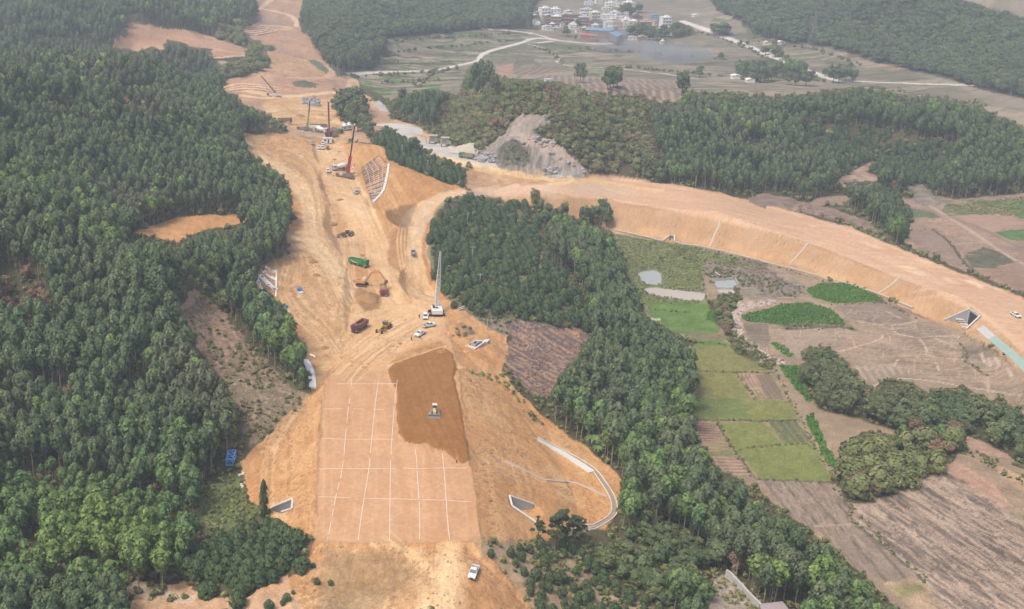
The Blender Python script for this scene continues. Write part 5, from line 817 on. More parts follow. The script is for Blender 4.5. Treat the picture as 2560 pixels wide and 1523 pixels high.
weeds_along('far_bank_weeds', [D((850,190),(950,182),(1060,178),(1120,165)), D((880,150),(950,130),(1050,118),(1150,110),(1250,100)), D((930,205),(1000,200),(1080,195)), D((1060,170),(1040,195),(1010,215)), D((960,100),(1100,92),(1250,82)), D((1380,118),(1500,125),(1700,140),(1800,150)), D((1520,165),(1700,180),(1850,200)), D((1700,80),(1800,110),(1900,160),(2000,200)), D((1300,115),(1345,130),(1365,150)), D((1850,100),(2000,125),(2100,160)), D((2060,215),(2200,225),(2400,260))],
   'shrub', 3.2, 1.6, 1.2, 3.0, 'dark bushes dotted along terrace banks of the far valley', 'bushes')

import bmesh
M_clod = mat('dry soil clods', (.36,.20,.10), .95, noise=.35, nscale=2); c_ = bpy.data.collections.new('clod shapes'); SUB['clod'] = c_
for v_ in range(NV):
    bm = bmesh.new(); bmesh.ops.create_icosphere(bm, subdivisions=1, radius=.35)
    for q_ in bm.verts: q_.co *= random.uniform(.6, 1.35); q_.co.z *= .7
    me = bpy.data.meshes.new('clod'); bm.to_mesh(me); bm.free(); me.materials.append(M_clod); c_.objects.link(bpy.data.objects.new('clod_shape_%d' % v_, me))
scatter_area('soil_clods', [D((590,1130),(760,955),(775,1320),(655,1260)), D((1112,880),(1230,940),(1500,1170),(1480,1290),(1180,1320)), R8((-100,1050),(1000,1050),(1380,1500),(-200,1500)), D((640,650),(760,600),(850,700),(870,760),(760,940),(690,745)), D((700,330),(830,345),(800,600),(740,480),(610,360)), D((1080,745),(1180,850),(1330,1040),(1280,1030),(1110,850))], 'clod', 1.5, .3, 1.1, 'loose clods and stones strewn over the bare soil', 'clods', (SOIL,), .75, .50)
# ------------------------------------------------------------------ mesh helpers for made things
class MB:
    def __init__(s): s.v = []; s.f = []
    def add(s, V, F): b = len(s.v); s.v += [tuple(p) for p in V]; s.f += [tuple(b + i for i in f) for f in F]; return s
    def hexa(s, P): return s.add(P, [(0,3,2,1),(4,5,6,7),(0,1,5,4),(1,2,6,5),(2,3,7,6),(3,0,4,7)])
    def box(s, x0, x1, y0, y1, z0, z1): return s.hexa([(x0,y0,z0),(x1,y0,z0),(x1,y1,z0),(x0,y1,z0),(x0,y0,z1),(x1,y0,z1),(x1,y1,z1),(x0,y1,z1)])
    def frus(s, x0, x1, w0, z0, x2, x3, w1, z1): return s.hexa([(x0,-w0,z0),(x1,-w0,z0),(x1,w0,z0),(x0,w0,z0),(x2,-w1,z1),(x3,-w1,z1),(x3,w1,z1),(x2,w1,z1)])
    def prism(s, pts, y0, y1):
        n_ = len(pts); return s.add([(x, y0, z) for x, z in pts] + [(x, y1, z) for x, z in pts], [tuple(range(n_))[::-1], tuple(range(n_, 2 * n_))] + [(i, (i + 1) % n_, n_ + (i + 1) % n_, n_ + i) for i in range(n_)])
    def cyl(s, p0, p1, r0, r1=None, n=10):
        r1 = r0 if r1 is None else r1; p0 = Vector(p0); p1 = Vector(p1); q = (p1 - p0).normalized(); a = q.orthogonal().normalized(); b = q.cross(a); V = []
        for p, r in ((p0, r0), (p1, r1)):
            for j in range(n): t = 2 * math.pi * j / n; V.append(p + (a * math.cos(t) + b * math.sin(t)) * r)
        return s.add(V, [tuple(range(n))[::-1], tuple(range(n, 2 * n))] + [(i, (i + 1) % n, n + (i + 1) % n, n + i) for i in range(n)])
    def bar(s, p0, p1, w, h=None):
        h = h or w; p0 = Vector(p0); p1 = Vector(p1); q = (p1 - p0).normalized(); a = q.cross(Vector((0, 0, 1))); a = a.normalized() if a.length > .01 else Vector((1, 0, 0)); b = a.cross(q).normalized()
        return s.hexa([p0 - a*w/2 - b*h/2, p1 - a*w/2 - b*h/2, p1 + a*w/2 - b*h/2, p0 + a*w/2 - b*h/2, p0 - a*w/2 + b*h/2, p1 - a*w/2 + b*h/2, p1 + a*w/2 + b*h/2, p0 + a*w/2 + b*h/2])
    def lathe(s, p0, p1, prof, n=14):      # prof: (t along axis, radius)
        p0 = Vector(p0); p1 = Vector(p1); q = (p1 - p0).normalized(); a = q.orthogonal().normalized(); b = q.cross(a); V = []
        for t, r in prof:
            for j in range(n): g = 2 * math.pi * j / n; V.append(p0.lerp(p1, t) + (a * math.cos(g) + b * math.sin(g)) * r)
        F = [tuple(range(n))[::-1], tuple(range((len(prof) - 1) * n, len(prof) * n))]
        for k in range(len(prof) - 1): F += [(k*n + j, k*n + (j+1) % n, (k+1)*n + (j+1) % n, (k+1)*n + j) for j in range(n)]
        return s.add(V, F)
    def build(s, name, m, parent=None, smooth=False, bevel=0):
        me = bpy.data.meshes.new(name); me.from_pydata(s.v, [], s.f); me.materials.append(m); me.update()
        if smooth: me.polygons.foreach_set('use_smooth', [True] * len(me.polygons))
        o = bpy.data.objects.new(name, me); COL.objects.link(o); o.parent = parent
        if bevel: b = o.modifiers.new('bevel', 'BEVEL'); b.width = bevel; b.segments = 2
        return o
def empty(name, label, cat, loc=(0, 0, 0), rz=0.0, group=None):
    e = bpy.data.objects.new(name, None); e.location = loc; e.rotation_euler = (0, 0, rz); e.empty_display_size = 1; COL.objects.link(e); return tag(e, label, cat, group)
def face(root, u, v, du, dv, dz=0.0):       # stand a thing on the ground at a place of the photograph, its front towards (du, dv)
    x, y, z = hit(u, v); x2, y2, z2 = hit(u + du, v + dv); root.location = (x, y, float(height([x], [y])[0]) + dz)
    root.rotation_euler = (0, 0, math.atan2(y2 - y, x2 - x)); return root
def copy_tree(o, parent=None):
    c = o.copy(); COL.objects.link(c); c.parent = parent
    for ch in [k for k in bpy.data.objects if k.parent == o]: copy_tree(ch, c)
    return c
P_white = mat('white paint', (.74,.74,.72), .35, noise=.06, spec=.5); P_cream = mat('dusty white paint', (.66,.62,.55), .5, noise=.1); P_silver = mat('silver paint', (.50,.51,.53), .35, .3, noise=.05)
P_red = mat('red paint', (.36,.04,.04), .45, noise=.15); P_dred = mat('dark red paint', (.20,.035,.04), .5, noise=.2); P_green = mat('green paint', (.05,.25,.07), .45, noise=.15); P_yel = mat('yellow paint', (.60,.37,.06), .45, noise=.15)
P_or = mat('orange paint', (.62,.30,.11), .5, noise=.15); P_black = mat('black steel and hole shade', (.035,.035,.04), .5); P_rub = mat('rubber', (.04,.037,.035), .9); P_rim = mat('wheel rim', (.32,.28,.24), .6); P_glass = mat('vehicle glass', (.05,.07,.085), .12, spec=.8, noise=.02)
P_steel = mat('dusty steel', (.26,.24,.22), .6, .2); P_conc = mat('concrete', (.47,.46,.44), .85, noise=.15, nscale=1.2); P_pale = mat('pale concrete', (.62,.58,.52), .85, noise=.12, nscale=1.0); P_dconc = mat('damp grey concrete', (.38,.39,.405), .8, noise=.15, nscale=.8)
P_soil = mat('loose soil', (.34,.19,.085), .95, noise=.25, nscale=2); P_lamp = mat('lamp glass', (.75,.72,.62), .2); P_tail = mat('red lamp glass', (.45,.03,.03), .3); P_blue = mat('blue paint', (.06,.20,.55), .45, noise=.1); P_brown = mat('rusty steel', (.20,.12,.08), .8)
P_dust = mat('soil coloured truck bed', (.30,.22,.16), .85, noise=.2); P_bedred = mat('dusty dark red paint', (.30,.13,.11), .7, noise=.25, nscale=1)
def wheels(root, pos, r, w):
    for x, y in pos:
        s_ = 1 if y > 0 else -1; t = MB().cyl((x, y - s_ * w / 2, r), (x, y + s_ * w / 2, r), r, n=14).build('wheel', P_rub, root); MB().cyl((x, y + s_ * (w / 2 - .02), r), (x, y + s_ * (w / 2 + .02), r), r * .58, n=10).build('rim', P_rim, t)
def car(label, p, style='suv', group=None):
    e = empty({'pickup': 'pickup_truck'}.get(style, 'parked_car'), label, {'pickup': 'pickup'}.get(style, 'car'), group=group); h = {'suv': 1.66, 'sedan': 1.45, 'pickup': 1.75}[style]; L = 2.62 if style == 'pickup' else 2.32
    if style == 'pickup':
        MB().prism([(-.6,.42),(-.6,1.08),(1.25,1.08),(2.4,.98),(2.6,.8),(2.62,.42)], -.9, .9).build('body', p, e, bevel=.06); bd = MB()
        bd.box(-2.6,-.6,-.9,-.82,.45,1.1); bd.box(-2.6,-.6,.82,.9,.45,1.1); bd.box(-2.6,-2.52,-.82,.82,.45,1.08); bd.build('cargo_bed', p, e, bevel=.03); MB().box(-2.51,-.61,-.815,.815,.5,.62).build('bed_floor', P_steel, e)
        gx0, gx1, tx0, tx1 = -.62, 1.3, -.45, .62
    else:
        MB().prism([(-2.28,.38),(-2.34,.78),(-2.22,.98),(1.05,1.0),(2.05,.86),(2.3,.66),(2.28,.38)], -.89, .89).build('body', p, e, bevel=.07); gx0, gx1, tx0, tx1 = (-2.15, 1.12, -1.75, .35) if style == 'suv' else (-1.75, 1.15, -1.15, .30)
    MB().frus(gx0, gx1, .83, .97, tx0, tx1, .66, h - .06).build('window', P_glass, e)
    rf = MB().frus(tx0 - .02, tx1 + .02, .67, h - .08, tx0 + .1, tx1 - .1, .60, h)
    for sx, tx in ((gx0, tx0), (gx1, tx1), ((gx0 + gx1) / 2, (tx0 + tx1) / 2)):
        for s_ in (-1, 1): rf.bar((sx, s_ * .845, .98), (tx, s_ * .68, h - .04), .09)
    rf.build('roof', p, e, bevel=.02)
    wheels(e, [(x, y) for x in (-L * .62, L * .60) for y in (-.82, .82)], .36, .24)
    for y in (-.62, .62): MB().box(L - .12, L + .015, y - .2, y + .2, .66, .80).build('headlight', P_lamp, e); MB().box(-L - .03, -L + .08, y - .15, y + .15, .72, .9).build('tail_light', P_tail, e)
    MB().box(L - .06, L + .02, -.38, .38, .48, .74).build('grille', P_black, e)
    return e
def truck_base(e, cabp, x0=-4.3, x1=4.2, dark=P_black):
    ch = MB(); ch.box(x0, x1 - .3, -.45, -.25, .75, 1.05); ch.box(x0, x1 - .3, .25, .45, .75, 1.05)
    for x in (x0 + .1, -2, 0, 2): ch.box(x, x + .15, -.25, .25, .78, 1.0)
    ch.box(-.6, .6, -1.15, -.5, .55, 1.0); ch.box(-.6, .6, .5, 1.15, .55, 1.0); ch.build('chassis', P_steel, e)
    cb = MB().prism([(2.55,.75),(2.55,2.95),(3.9,2.98),(4.15,2.0),(4.2,.6),(2.9,.6)], -1.22, 1.22).build('cab', cabp, e, bevel=.07)
    MB().hexa([(4.155,-1.08,1.98),(4.19,-1.08,1.98),(4.19,1.08,1.98),(4.155,1.08,1.98),(3.95,-1.0,2.78),(3.985,-1.0,2.78),(3.985,1.0,2.78),(3.95,1.0,2.78)]).build('windscreen', P_glass, cb)
    for s_ in (-1, 1): MB().box(2.95, 3.75, s_ * 1.22 - .02, s_ * 1.22 + .02, 1.95, 2.7).build('side_window', P_glass, cb); MB().box(4.17, 4.23, s_ * .95 - .18, s_ * .95 + .18, .85, 1.1).build('headlight', P_lamp, cb); MB().box(3.9, 4.0, s_ * 1.45 - .12, s_ * 1.45 + .12, 1.9, 2.5).bar((3.9, s_ * 1.2, 2.4), (3.95, s_ * 1.4, 2.4), .05).build('mirror', P_black, cb)
    MB().box(4.16, 4.22, -.8, .8, 1.2, 1.75).build('grille', dark, cb); MB().box(4.1, 4.3, -1.2, 1.2, .5, .8).build('bumper', dark, e)
    wheels(e, [(x, y) for x in (3.2, -1.7, -3.1) for y in (-1.02, 1.02)], .52, .38)
def dump_truck(label, cabp, bedp, load=None, flash=None, group=None):
    e = empty('dump_truck', label, 'dump truck', group=group); truck_base(e, cabp); bd = MB(); x0, x1, w_, z0, z1 = -4.4, 2.3, 1.22, 1.15, 2.75
    bd.box(x0, x1, -w_, w_, z0, z0 + .12); bd.box(x0, x1, -w_, -w_ + .09, z0 + .12, z1); bd.box(x0, x1, w_ - .09, w_, z0 + .12, z1); bd.box(x1 - .1, x1, -w_ + .09, w_ - .09, z0 + .12, z1 + .25); bd.box(x0, x0 + .09, -w_ + .09, w_ - .09, z0 + .12, z1 - .1)
    bd.box(x1, x1 + .55, -w_, w_, z1 + .1, z1 + .2)
    for k in range(7):
        for s_ in (-1, 1): x = x0 + .15 + k * 1.05; bd.box(x, x + .1, s_ * (w_ + .03) - .03, s_ * (w_ + .03) + .03, z0 + .1, z1)
    b = bd.build('dump_bed', bedp, e, bevel=.02)
    MB().box(x0 + .1, x1 - .11, -w_ + .1, w_ - .1, z0 + .13, z0 + .2).build('bed_floor', P_dust, b)
    if flash:
        for s_ in (-1, 1): y = s_ * (w_ + .075); MB().add([(-3.2, y, 2.4), (-1.2, y, 1.75), (.6, y, 1.6), (-.6, y, 1.35), (-2.4, y, 1.7)], [(0,1,2,3,4)]).build('side_flash', flash, b)
    if load:
        n_ = 9; V = []; F = []
        for i in range(n_):
            for j in range(5): fx = i / (n_ - 1); fy = j / 4; V.append((x0 + .15 + fx * (x1 - x0 - .35), -w_ + .12 + fy * (2 * w_ - .24), z1 - .5 + .75 * math.sin(math.pi * fx) * math.sin(math.pi * (.15 + .7 * fy)) + random.uniform(-.06, .06)))
        for i in range(n_ - 1):
            for j in range(4): F.append((i*5+j, (i+1)*5+j, (i+1)*5+j+1, i*5+j+1))
        MB().add(V, F).build('soil_load', load, e, True)
    return e
def mixer(label, group=None):
    e = empty('mixer_truck', label, 'mixer truck', group=group); truck_base(e, P_white); MB().lathe((-4.2, 0, 2.75), (2.0, 0, 1.95), [(0,.45),(.1,.75),(.35,1.22),(.62,1.28),(.85,.95),(1,.6)]).build('drum', P_white, e, True)
    MB().box(-4.6, -3.9, -.5, .5, 1.2, 2.1).bar((-4.4, 0, 2.3), (-5.1, .0, 1.2), .4, .08).build('chute', P_steel, e); MB().box(1.7, 2.3, -.9, .9, 1.05, 2.6).build('water_tank', P_cream, e)
    st = MB(); [st.bar((-3.9, y, 1.0), (-3.7, y * .6, 3.3), .1) for y in (-.9, .9)]; st.build('drum_support', P_steel, e); return e
def tracks(e, L, W, h, w_, m=P_black):
    for s_ in (-1, 1):
        P = [(-L/2 + .35, 0), (L/2 - .35, 0), (L/2, h * .45), (L/2 - .35, h), (-L/2 + .35, h), (-L/2, h * .45)]; y = s_ * W; t = MB().prism(P, y - w_ / 2, y + w_ / 2).build('track', m, e, bevel=.05)
        rl = MB(); [rl.cyl((x, y + s_ * (w_/2 - .01), h * .4), (x, y + s_ * (w_/2 + .03), h * .4), h * .24, n=8) for x in np.linspace(-L/2 + .5, L/2 - .5, 5)]; rl.build('rollers', P_steel, t)
def excavator(label):
    e = empty('excavator', label, 'excavator'); tracks(e, 4.2, 1.25, .95, .6); MB().box(-1.2, 1.2, -.9, .9, .45, .95).cyl((0, 0, .9), (0, 0, 1.15), .7).build('undercarriage', P_black, e)
    up = MB().prism([(-2.5,1.2),(-2.6,1.6),(-2.5,2.3),(.9,2.2),(1.3,1.6),(1.3,1.2)], -1.35, .35).prism([(-2.5,1.2),(-2.6,1.6),(-2.5,2.3),(.2,2.2),(.3,1.2)], .35, 1.35).build('upper_body', P_or, e, bevel=.08)
    cb = MB().prism([(.1,1.25),(.1,3.0),(1.2,3.0),(1.55,2.2),(1.55,1.25)], .4, 1.35).build('cab', P_cream, e, bevel=.05); MB().box(.25, 1.3, 1.345, 1.375, 1.95, 2.85).hexa([(1.56,.5,1.5),(1.58,.5,1.5),(1.58,1.25,1.5),(1.56,1.25,1.5),(1.24,.5,2.9),(1.27,.5,2.9),(1.27,1.25,2.9),(1.24,1.25,2.9)]).build('cab_window', P_glass, cb)
    MB().box(-2.75, -2.2, -1.3, 1.3, 1.2, 2.1).build('counterweight', P_black, e, bevel=.08); MB().prism([(-1.9,2.3),(-.4,2.28),(-.5,2.5),(-1.8,2.5)], -1.1, -.1).build('engine_cover', P_steel, e)
    bm_ = MB().prism([(.8,1.7),(1.0,2.3),(3.3,5.6),(4.1,6.05),(6.4,6.0),(6.5,5.6),(4.4,5.35),(3.7,4.9),(1.5,1.7)], -.28, .28).build('boom', P_or, e, bevel=.04)
    stc = MB().prism([(5.9,6.45),(6.3,6.5),(8.9,3.3),(8.7,3.0),(8.4,3.1),(6.2,5.6)], -.2, .2).build('stick', P_or, e, bevel=.03); MB().prism([(8.6,3.3),(9.4,3.0),(9.5,2.2),(8.9,1.75),(8.2,1.9),(8.5,2.6)], -.55, .55).build('bucket', P_brown, stc)
    cy = MB(); [cy.cyl((1.4, y, 1.6), (3.3, y, 4.6), .09) for y in (-.38, .38)]; cy.cyl((4.3, 0, 6.2), (6.1, 0, 6.55), .09); cy.cyl((6.6, 0, 5.8), (8.6, 0, 3.6), .07); cy.build('hydraulic_cylinders', P_steel, bm_); return e
def loader(label):
    e = empty('wheel_loader', label, 'wheel loader'); P = mat('dusty yellow brown paint', (.28,.20,.11), .7, noise=.25); wheels(e, [(x, y) for x in (-1.6, 1.6) for y in (-1.05, 1.05)], .78, .5)
    MB().prism([(-3.2,.9),(-3.3,1.9),(-2.9,2.2),(-.9,2.3),(-.5,1.2),(-.5,.8)], -.85, .85).build('engine_hood', P, e, bevel=.08); cb = MB().box(-.9, .6, -.7, .7, 1.2, 2.1).build('cab', P_black, e)
    MB().frus(-.85, .55, .66, 2.1, -.7, .35, .6, 3.1).build('cab_window', P_glass, cb); MB().box(-.85, .5, -.7, .7, 3.1, 3.22).build('cab_roof', P_cream, cb); MB().box(.5, 2.2, -.55, .55, .8, 1.4).build('front_frame', P, e)
    am = MB(); [am.prism([(.9,1.9),(1.3,2.1),(2.9,1.5),(4.0,.7),(3.8,.5),(2.6,1.1),(1.2,1.6)], y - .1, y + .1) for y in (-.5, .5)]; am.build('lift_arm', P, e); MB().prism([(3.7,.9),(3.8,.1),(4.7,.05),(4.9,.15),(4.0,.35),(3.9,1.2)], -1.4, 1.4).build('bucket', P_brown, e); MB().cyl((-2.2, .5, 2.2), (-2.2, .5, 3.0), .07).build('exhaust', P_black, e); return e
def grader(label):
    e = empty('motor_grader', label, 'motor grader'); wheels(e, [(x, y) for x in (-3.3, -1.8, 3.6) for y in (-1.05, 1.05)], .62, .4)
    MB().prism([(-4.2,.9),(-4.2,2.0),(-1.6,2.2),(-1.4,1.0)], -.75, .75).build('engine_hood', P_yel, e, bevel=.07); cb = MB().box(-1.5, .0, -.7, .7, 1.0, 1.9).build('cab', P_yel, e); MB().frus(-1.45, -.05, .66, 1.9, -1.5, .05, .72, 3.0).build('cab_window', P_glass, cb); MB().box(-1.6, .15, -.8, .8, 3.0, 3.12).build('cab_roof', P_steel, cb)
    MB().prism([(-.1,1.1),(-.1,1.7),(1.0,2.35),(3.4,1.7),(4.1,1.5),(4.1,1.1),(3.3,1.35),(1.1,1.9)], -.2, .2).build('main_beam', P_yel, e); dr = MB().bar((3.6, 0, .9), (.9, .75, .8), .16).bar((3.6, 0, .9), (.9, -.75, .8), .16).build('drawbar', P_yel, e)
    MB().hexa([(.4,-1.7,.12),(.5,-1.7,.12),(1.5,1.7,.12),(1.4,1.7,.12),(.25,-1.7,.75),(.35,-1.7,.75),(1.35,1.7,.75),(1.25,1.7,.75)]).build('blade', P_steel, e); MB().cyl((.9, 0, .7), (.9, 0, .85), .75, n=16).build('turntable', P_black, dr)
    MB().box(3.4, 3.8, -1.0, 1.0, .55, .8).build('front_axle', P_yel, e); MB().bar((-4.2, 0, .9), (-5.0, 0, .6), .5, .2).bar((-5.0, -.9, .5), (-5.0, .9, .5), .2).build('ripper', P_black, e); return e
def dozer(label):
    e = empty('bulldozer', label, 'bulldozer'); P = mat('dusty cream yellow paint', (.50,.40,.24), .6, noise=.2); tracks(e, 3.8, 1.15, 1.0, .6, P_steel); MB().prism([(-.2,.9),(-.2,2.0),(1.9,1.75),(2.1,.8)], -.5, .5).build('engine_hood', P, e, bevel=.06)
    cb = MB().box(-1.6, -.2, -.7, .7, .9, 1.6).build('cab', P, e); MB().frus(-1.55, -.25, .66, 1.6, -1.45, -.35, .6, 2.75).build('cab_window', P_glass, cb); MB().box(-1.6, -.2, -.72, .72, 2.75, 2.88).build('cab_roof', P_cream, cb); MB().box(-2.3, -1.5, -.6, .6, .9, 1.7).build('fuel_tank', P_black, e)
    MB().prism([(2.75,.12),(3.05,.1),(2.75,.65),(2.85,1.25),(2.7,1.3),(2.6,.6)], -1.85, 1.85).build('blade', P_steel, e); ar = MB(); [ar.bar((0, y, .55), (2.7, y, .4), .2) for y in (-1.55, 1.55)]; ar.cyl((1.9, -.4, 1.6), (2.75, -.5, .7), .07); ar.cyl((1.9, .4, 1.6), (2.75, .5, .7), .07); ar.build('push_arm', P, e); MB().cyl((.9, .25, 1.9), (.9, .25, 2.7), .06).build('exhaust', P_black, e); return e
def lattice(mb, p0, p1, w0, w1, n_, t=.1, t2=.06, side=None):
    p0 = Vector(p0); p1 = Vector(p1); q = (p1 - p0).normalized(); a = side or q.orthogonal(); a = (a - q * a.dot(q)).normalized(); b = q.cross(a); R = []
    for k in range(n_ + 1):
        f = k / n_; c = p0.lerp(p1, f); w_ = w0 + (w1 - w0) * f; R.append([c + a * w_ / 2 * sx + b * w_ / 2 * sy for sx, sy in ((-1,-1),(1,-1),(1,1),(-1,1))])
    for k in range(n_):
        for j in range(4): mb.bar(R[k][j], R[k+1][j], t); mb.bar(R[k][j], R[k+1][(j + 1) % 4] if k % 2 else R[k+1][(j + 3) % 4], t2); mb.bar(R[k+1][j], R[k+1][(j + 1) % 4], t2)
    return mb
def tip(u, v, Y):
    a, t = ray(u, v); return Vector((float(a) * Y, Y, CAMH - Y * float(t)))
def person(label, u, v, top, legs, h=1.72, turn=0.0, reach=0.0):
    """one continuous skinned figure: torso, head, tapering limbs; a shirt, trousers and helmet laid over it"""
    x, y, z = hit(u, v); e = empty('person', label, 'person', (x, y, z + .02), turn)
    J = [(0,0,.95,.13),(0,0,1.18,.13),(0,0,1.40,.12),(0,0,1.50,.05),(0,.01,1.60,.095),(0,.0,1.68,.08)]; Ed = [(0,1),(1,2),(2,3),(3,4),(4,5)]
    for s_ in (-1, 1):
        b = len(J); J += [(s_*.17,0,1.38,.055),(s_*.25,.02,1.12,.045),(s_*.24,.12+reach*.2,.90+reach*.2,.035),(s_*.24,.16+reach*.25,.83+reach*.25,.03),(s_*.10,0,.86,.085),(s_*.12,.04*s_,.48,.06),(s_*.13,-.03*s_,.08,.042),(s_*.13,.09-.03*s_,.04,.04)]; Ed += [(2,b),(b,b+1),(b+1,b+2),(b+2,b+3),(0,b+4),(b+4,b+5),(b+5,b+6),(b+6,b+7)]
        for k, (dx, dl) in enumerate(((-.03,.07),(-.01,.085),(.01,.08),(.03,.065))): c = len(J); J.append((s_*(.24+dx), .17+reach*.25, .80+reach*.25-dl*.6, .010)); Ed.append((b+3, c))
        c = len(J); J.append((s_*.20, .20+reach*.25, .80+reach*.25, .011)); Ed.append((b+2, c))
    me = bpy.data.meshes.new('body'); k_ = h / 1.76; me.from_pydata([(a*k_, b*k_, c*k_) for a, b, c, r in J], Ed, []); o = bpy.data.objects.new('body', me); COL.objects.link(o); o.parent = e
    o.modifiers.new('skin', 'SKIN'); me.skin_vertices or None
    sk = me.skin_vertices[0].data if me.skin_vertices else None
    if sk is None: me.attributes  # the modifier adds the layer itself
    if me.skin_vertices:
        for i, (a, b, c, r) in enumerate(J): me.skin_vertices[0].data[i].radius = (r, r); me.skin_vertices[0].data[i].use_root = i == 0
    o.modifiers.new('sub', 'SUBSURF').levels = 1; me.materials.append(mat('skin', (.38,.22,.15), .6))
    MB().lathe((0, 0, .93*k_), (0, 0, 1.46*k_), [(0,.17),(.4,.165),(.75,.20),(.95,.17),(1,.08)], 10).cyl((-.17*k_,0,1.38*k_), (-.25*k_,.02,1.1*k_), .075, .06).cyl((.17*k_,0,1.38*k_), (.25*k_,.02,1.1*k_), .075, .06).build('shirt', top, e, True)
    MB().cyl((-.1*k_,0,.95*k_), (-.13*k_,0,.1*k_), .11, .06).cyl((.1*k_,0,.95*k_), (.13*k_,0,.1*k_), .11, .06).build('trousers', legs, e, True)
    MB().lathe((0,.01,1.60*k_), (0,.01,1.76*k_), [(0,.13),(.3,.12),(.8,.08),(1,.02)], 10).build('helmet', P_yel if top is not P_black else P_black, e, True); return e
def skin_ok(): pass
def ribbon(name, px, width, mt, th=.12, lift=.0, parent=None, kind='structure', its=1, label=None, cat=None, offset=0.0, group=None, dash=None):
    """a strip with real thickness that follows the ground"""
    q = wpoly(smooth(px, its), 3, False); mb = MB(); n_ = len(q); L = []; R = []
    for i in range(n_):
        a = Vector(q[max(i - 1, 0)]); b = Vector(q[min(i + 1, n_ - 1)]); d = (b - a); d = d.normalized() if d.length > 1e-6 else Vector((1, 0)); s_ = Vector((-d.y, d.x)); c = Vector(q[i]) + s_ * offset
        for A, k in ((L, -1), (R, 1)): p = c + s_ * width / 2 * k; A.append((p.x, p.y))
    zl = height([p[0] for p in L], [p[1] for p in L]); zr = height([p[0] for p in R], [p[1] for p in R]); zc = np.maximum(zl, zr) if width < 1.2 else None
    for i in range(n_ - 1):
        if dash and random.random() < dash: continue
        z = [(zc[i], zc[i+1], zc[i+1], zc[i]) if zc is not None else (zl[i], zl[i+1], zr[i+1], zr[i])][0]; P = [(L[i], z[0]), (L[i+1], z[1]), (R[i+1], z[2]), (R[i], z[3])]
        mb.hexa([(p[0], p[1], zz + lift - .35) for p, zz in P] + [(p[0], p[1], zz + lift + th) for p, zz in P])
    o = mb.build(name, mt, parent); tag(o, label, cat, group, kind if parent is None and not label else None); return o
# ------------------------------------------------------------------ water
for (px, col), (hs, lv) in zip(POND, WAT):
    zw = lv + .16; P = [atz(u_, v_, zw) for u_, v_ in dens(px, 2)]; me = bpy.data.meshes.new('pond_water'); me.from_pydata([(a, b, zw) for a, b in P], [], [tuple(range(len(P)))])
    m = mat('muddy water %.2f' % col[0], col, .08, noise=.04, nscale=.2, spec=.6); me.materials.append(m); o = bpy.data.objects.new('pond_water', me); COL.objects.link(o); tag(o, kind='structure')
ribbon('tank_wall', ZP((1805,668),(2290,636),(2358,762)), .35, P_dconc, .5, its=0, label='low concrete wall round the rectangular tank below the ramp', cat='wall')
ribbon('tank_divider', ZP((1900,822),(2130,828),(2260,820)), .8, P_dconc, .35, its=0, label='dark concrete divider between the two tank basins', cat='wall')
ribbon('white_pipe', ZP((1845,475),(2040,612)), .25, P_white, .25, its=0, label='white pipe lying on the plot behind the tank', cat='pipe')
# ------------------------------------------------------------------ lime lines on the rolled platform
M_lime = mat('lime powder', (.74,.66,.60), .95, noise=.08); LN = [
 D((857,925),(850,985),(846,1010),(835,1140),(820,1200),(812,1240),(798,1314)), D((921,930),(912,1000),(905,1070),(898,1150),(885,1220),(872,1316)), D((968,925),(962,970),(958,1020),(952,1100),(950,1180),(949,1316)), R8((540,310),(555,400),(560,520),(570,680),(578,790),(575,980)), R8((740,355),(748,440),(760,560),(768,700),(778,850),(793,982)),
 D((800,935),(860,935),(965,934)), D((788,996),(860,996),(935,998)), D((782,1068),(850,1070),(960,1070)), R7((2300,470),(2450,466)) + R8((90,468),(300,468),(460,465),(560,467),(740,463),(915,463)), R7((2300,672),(2450,674)) + R8((80,680),(350,686),(560,690),(770,697),(985,711))]
for i, l in enumerate(LN): ribbon('road_marking', l, .13, M_lime, .02, its=0 if i > 4 else 1, dash=(.25 if i in (0, 5, 6, 7, 10) else .08))
# ------------------------------------------------------------------ drains, flumes, slope works
ribbon('toe_drain', R5((1975,215),(2150,255),(2340,300)) , 1.1, mat('dusty concrete', (.50,.42,.34), .9), .12, label='pale concrete toe drain left of the small culvert', cat='drain')
ribbon('toe_drain', R5((2430,308),(2495,325)) + R6((150,338),(300,370),(480,410),(650,458),(830,500),(1000,545),(1200,600),(1430,680),(1600,750),(1690,785)), 1.1, mat('dusty concrete', (.50,.42,.34), .9), .12, label='pale concrete toe drain along the foot of the ramp slope', cat='drain')
for k, (l, n_) in enumerate(((R6((292,140),(285,180),(262,225),(215,338)), 'leftmost'), (R6((945,293),(890,360),(840,415),(795,465)), 'middle'), (R6((1612,540),(1520,625),(1440,677)), 'rightmost'))):
    ribbon('slope_flume', l, .8, mat('dusty concrete', (.50,.42,.34), .9), .1, label='%s of the three stepped concrete flumes down the ramp slope' % n_, cat='flume', group='flumes on the ramp slope')
dr = R8((1420,245),(1620,345),(1830,465),(1900,560),(1965,660),(1988,740),(1980,800),(1920,850),(1850,885),(1770,910),(1630,942)); e = empty('toe_channel', 'curved twin-kerbed concrete channel round the foot of the platform slope', 'drain')
for of in (-.75, .75): ribbon('kerb', dr, .24, P_pale, .25, parent=e, offset=of, its=2)
ribbon('channel_bed', dr, 1.1, mat('dirty channel bed', (.30,.25,.19), .9), .03, parent=e, its=2)
ribbon('concrete_apron', R8((1430,262),(1600,352),(1820,497)), 2.2, P_pale, .35, its=0, label='wide pale concrete apron above the curved channel', cat='apron')
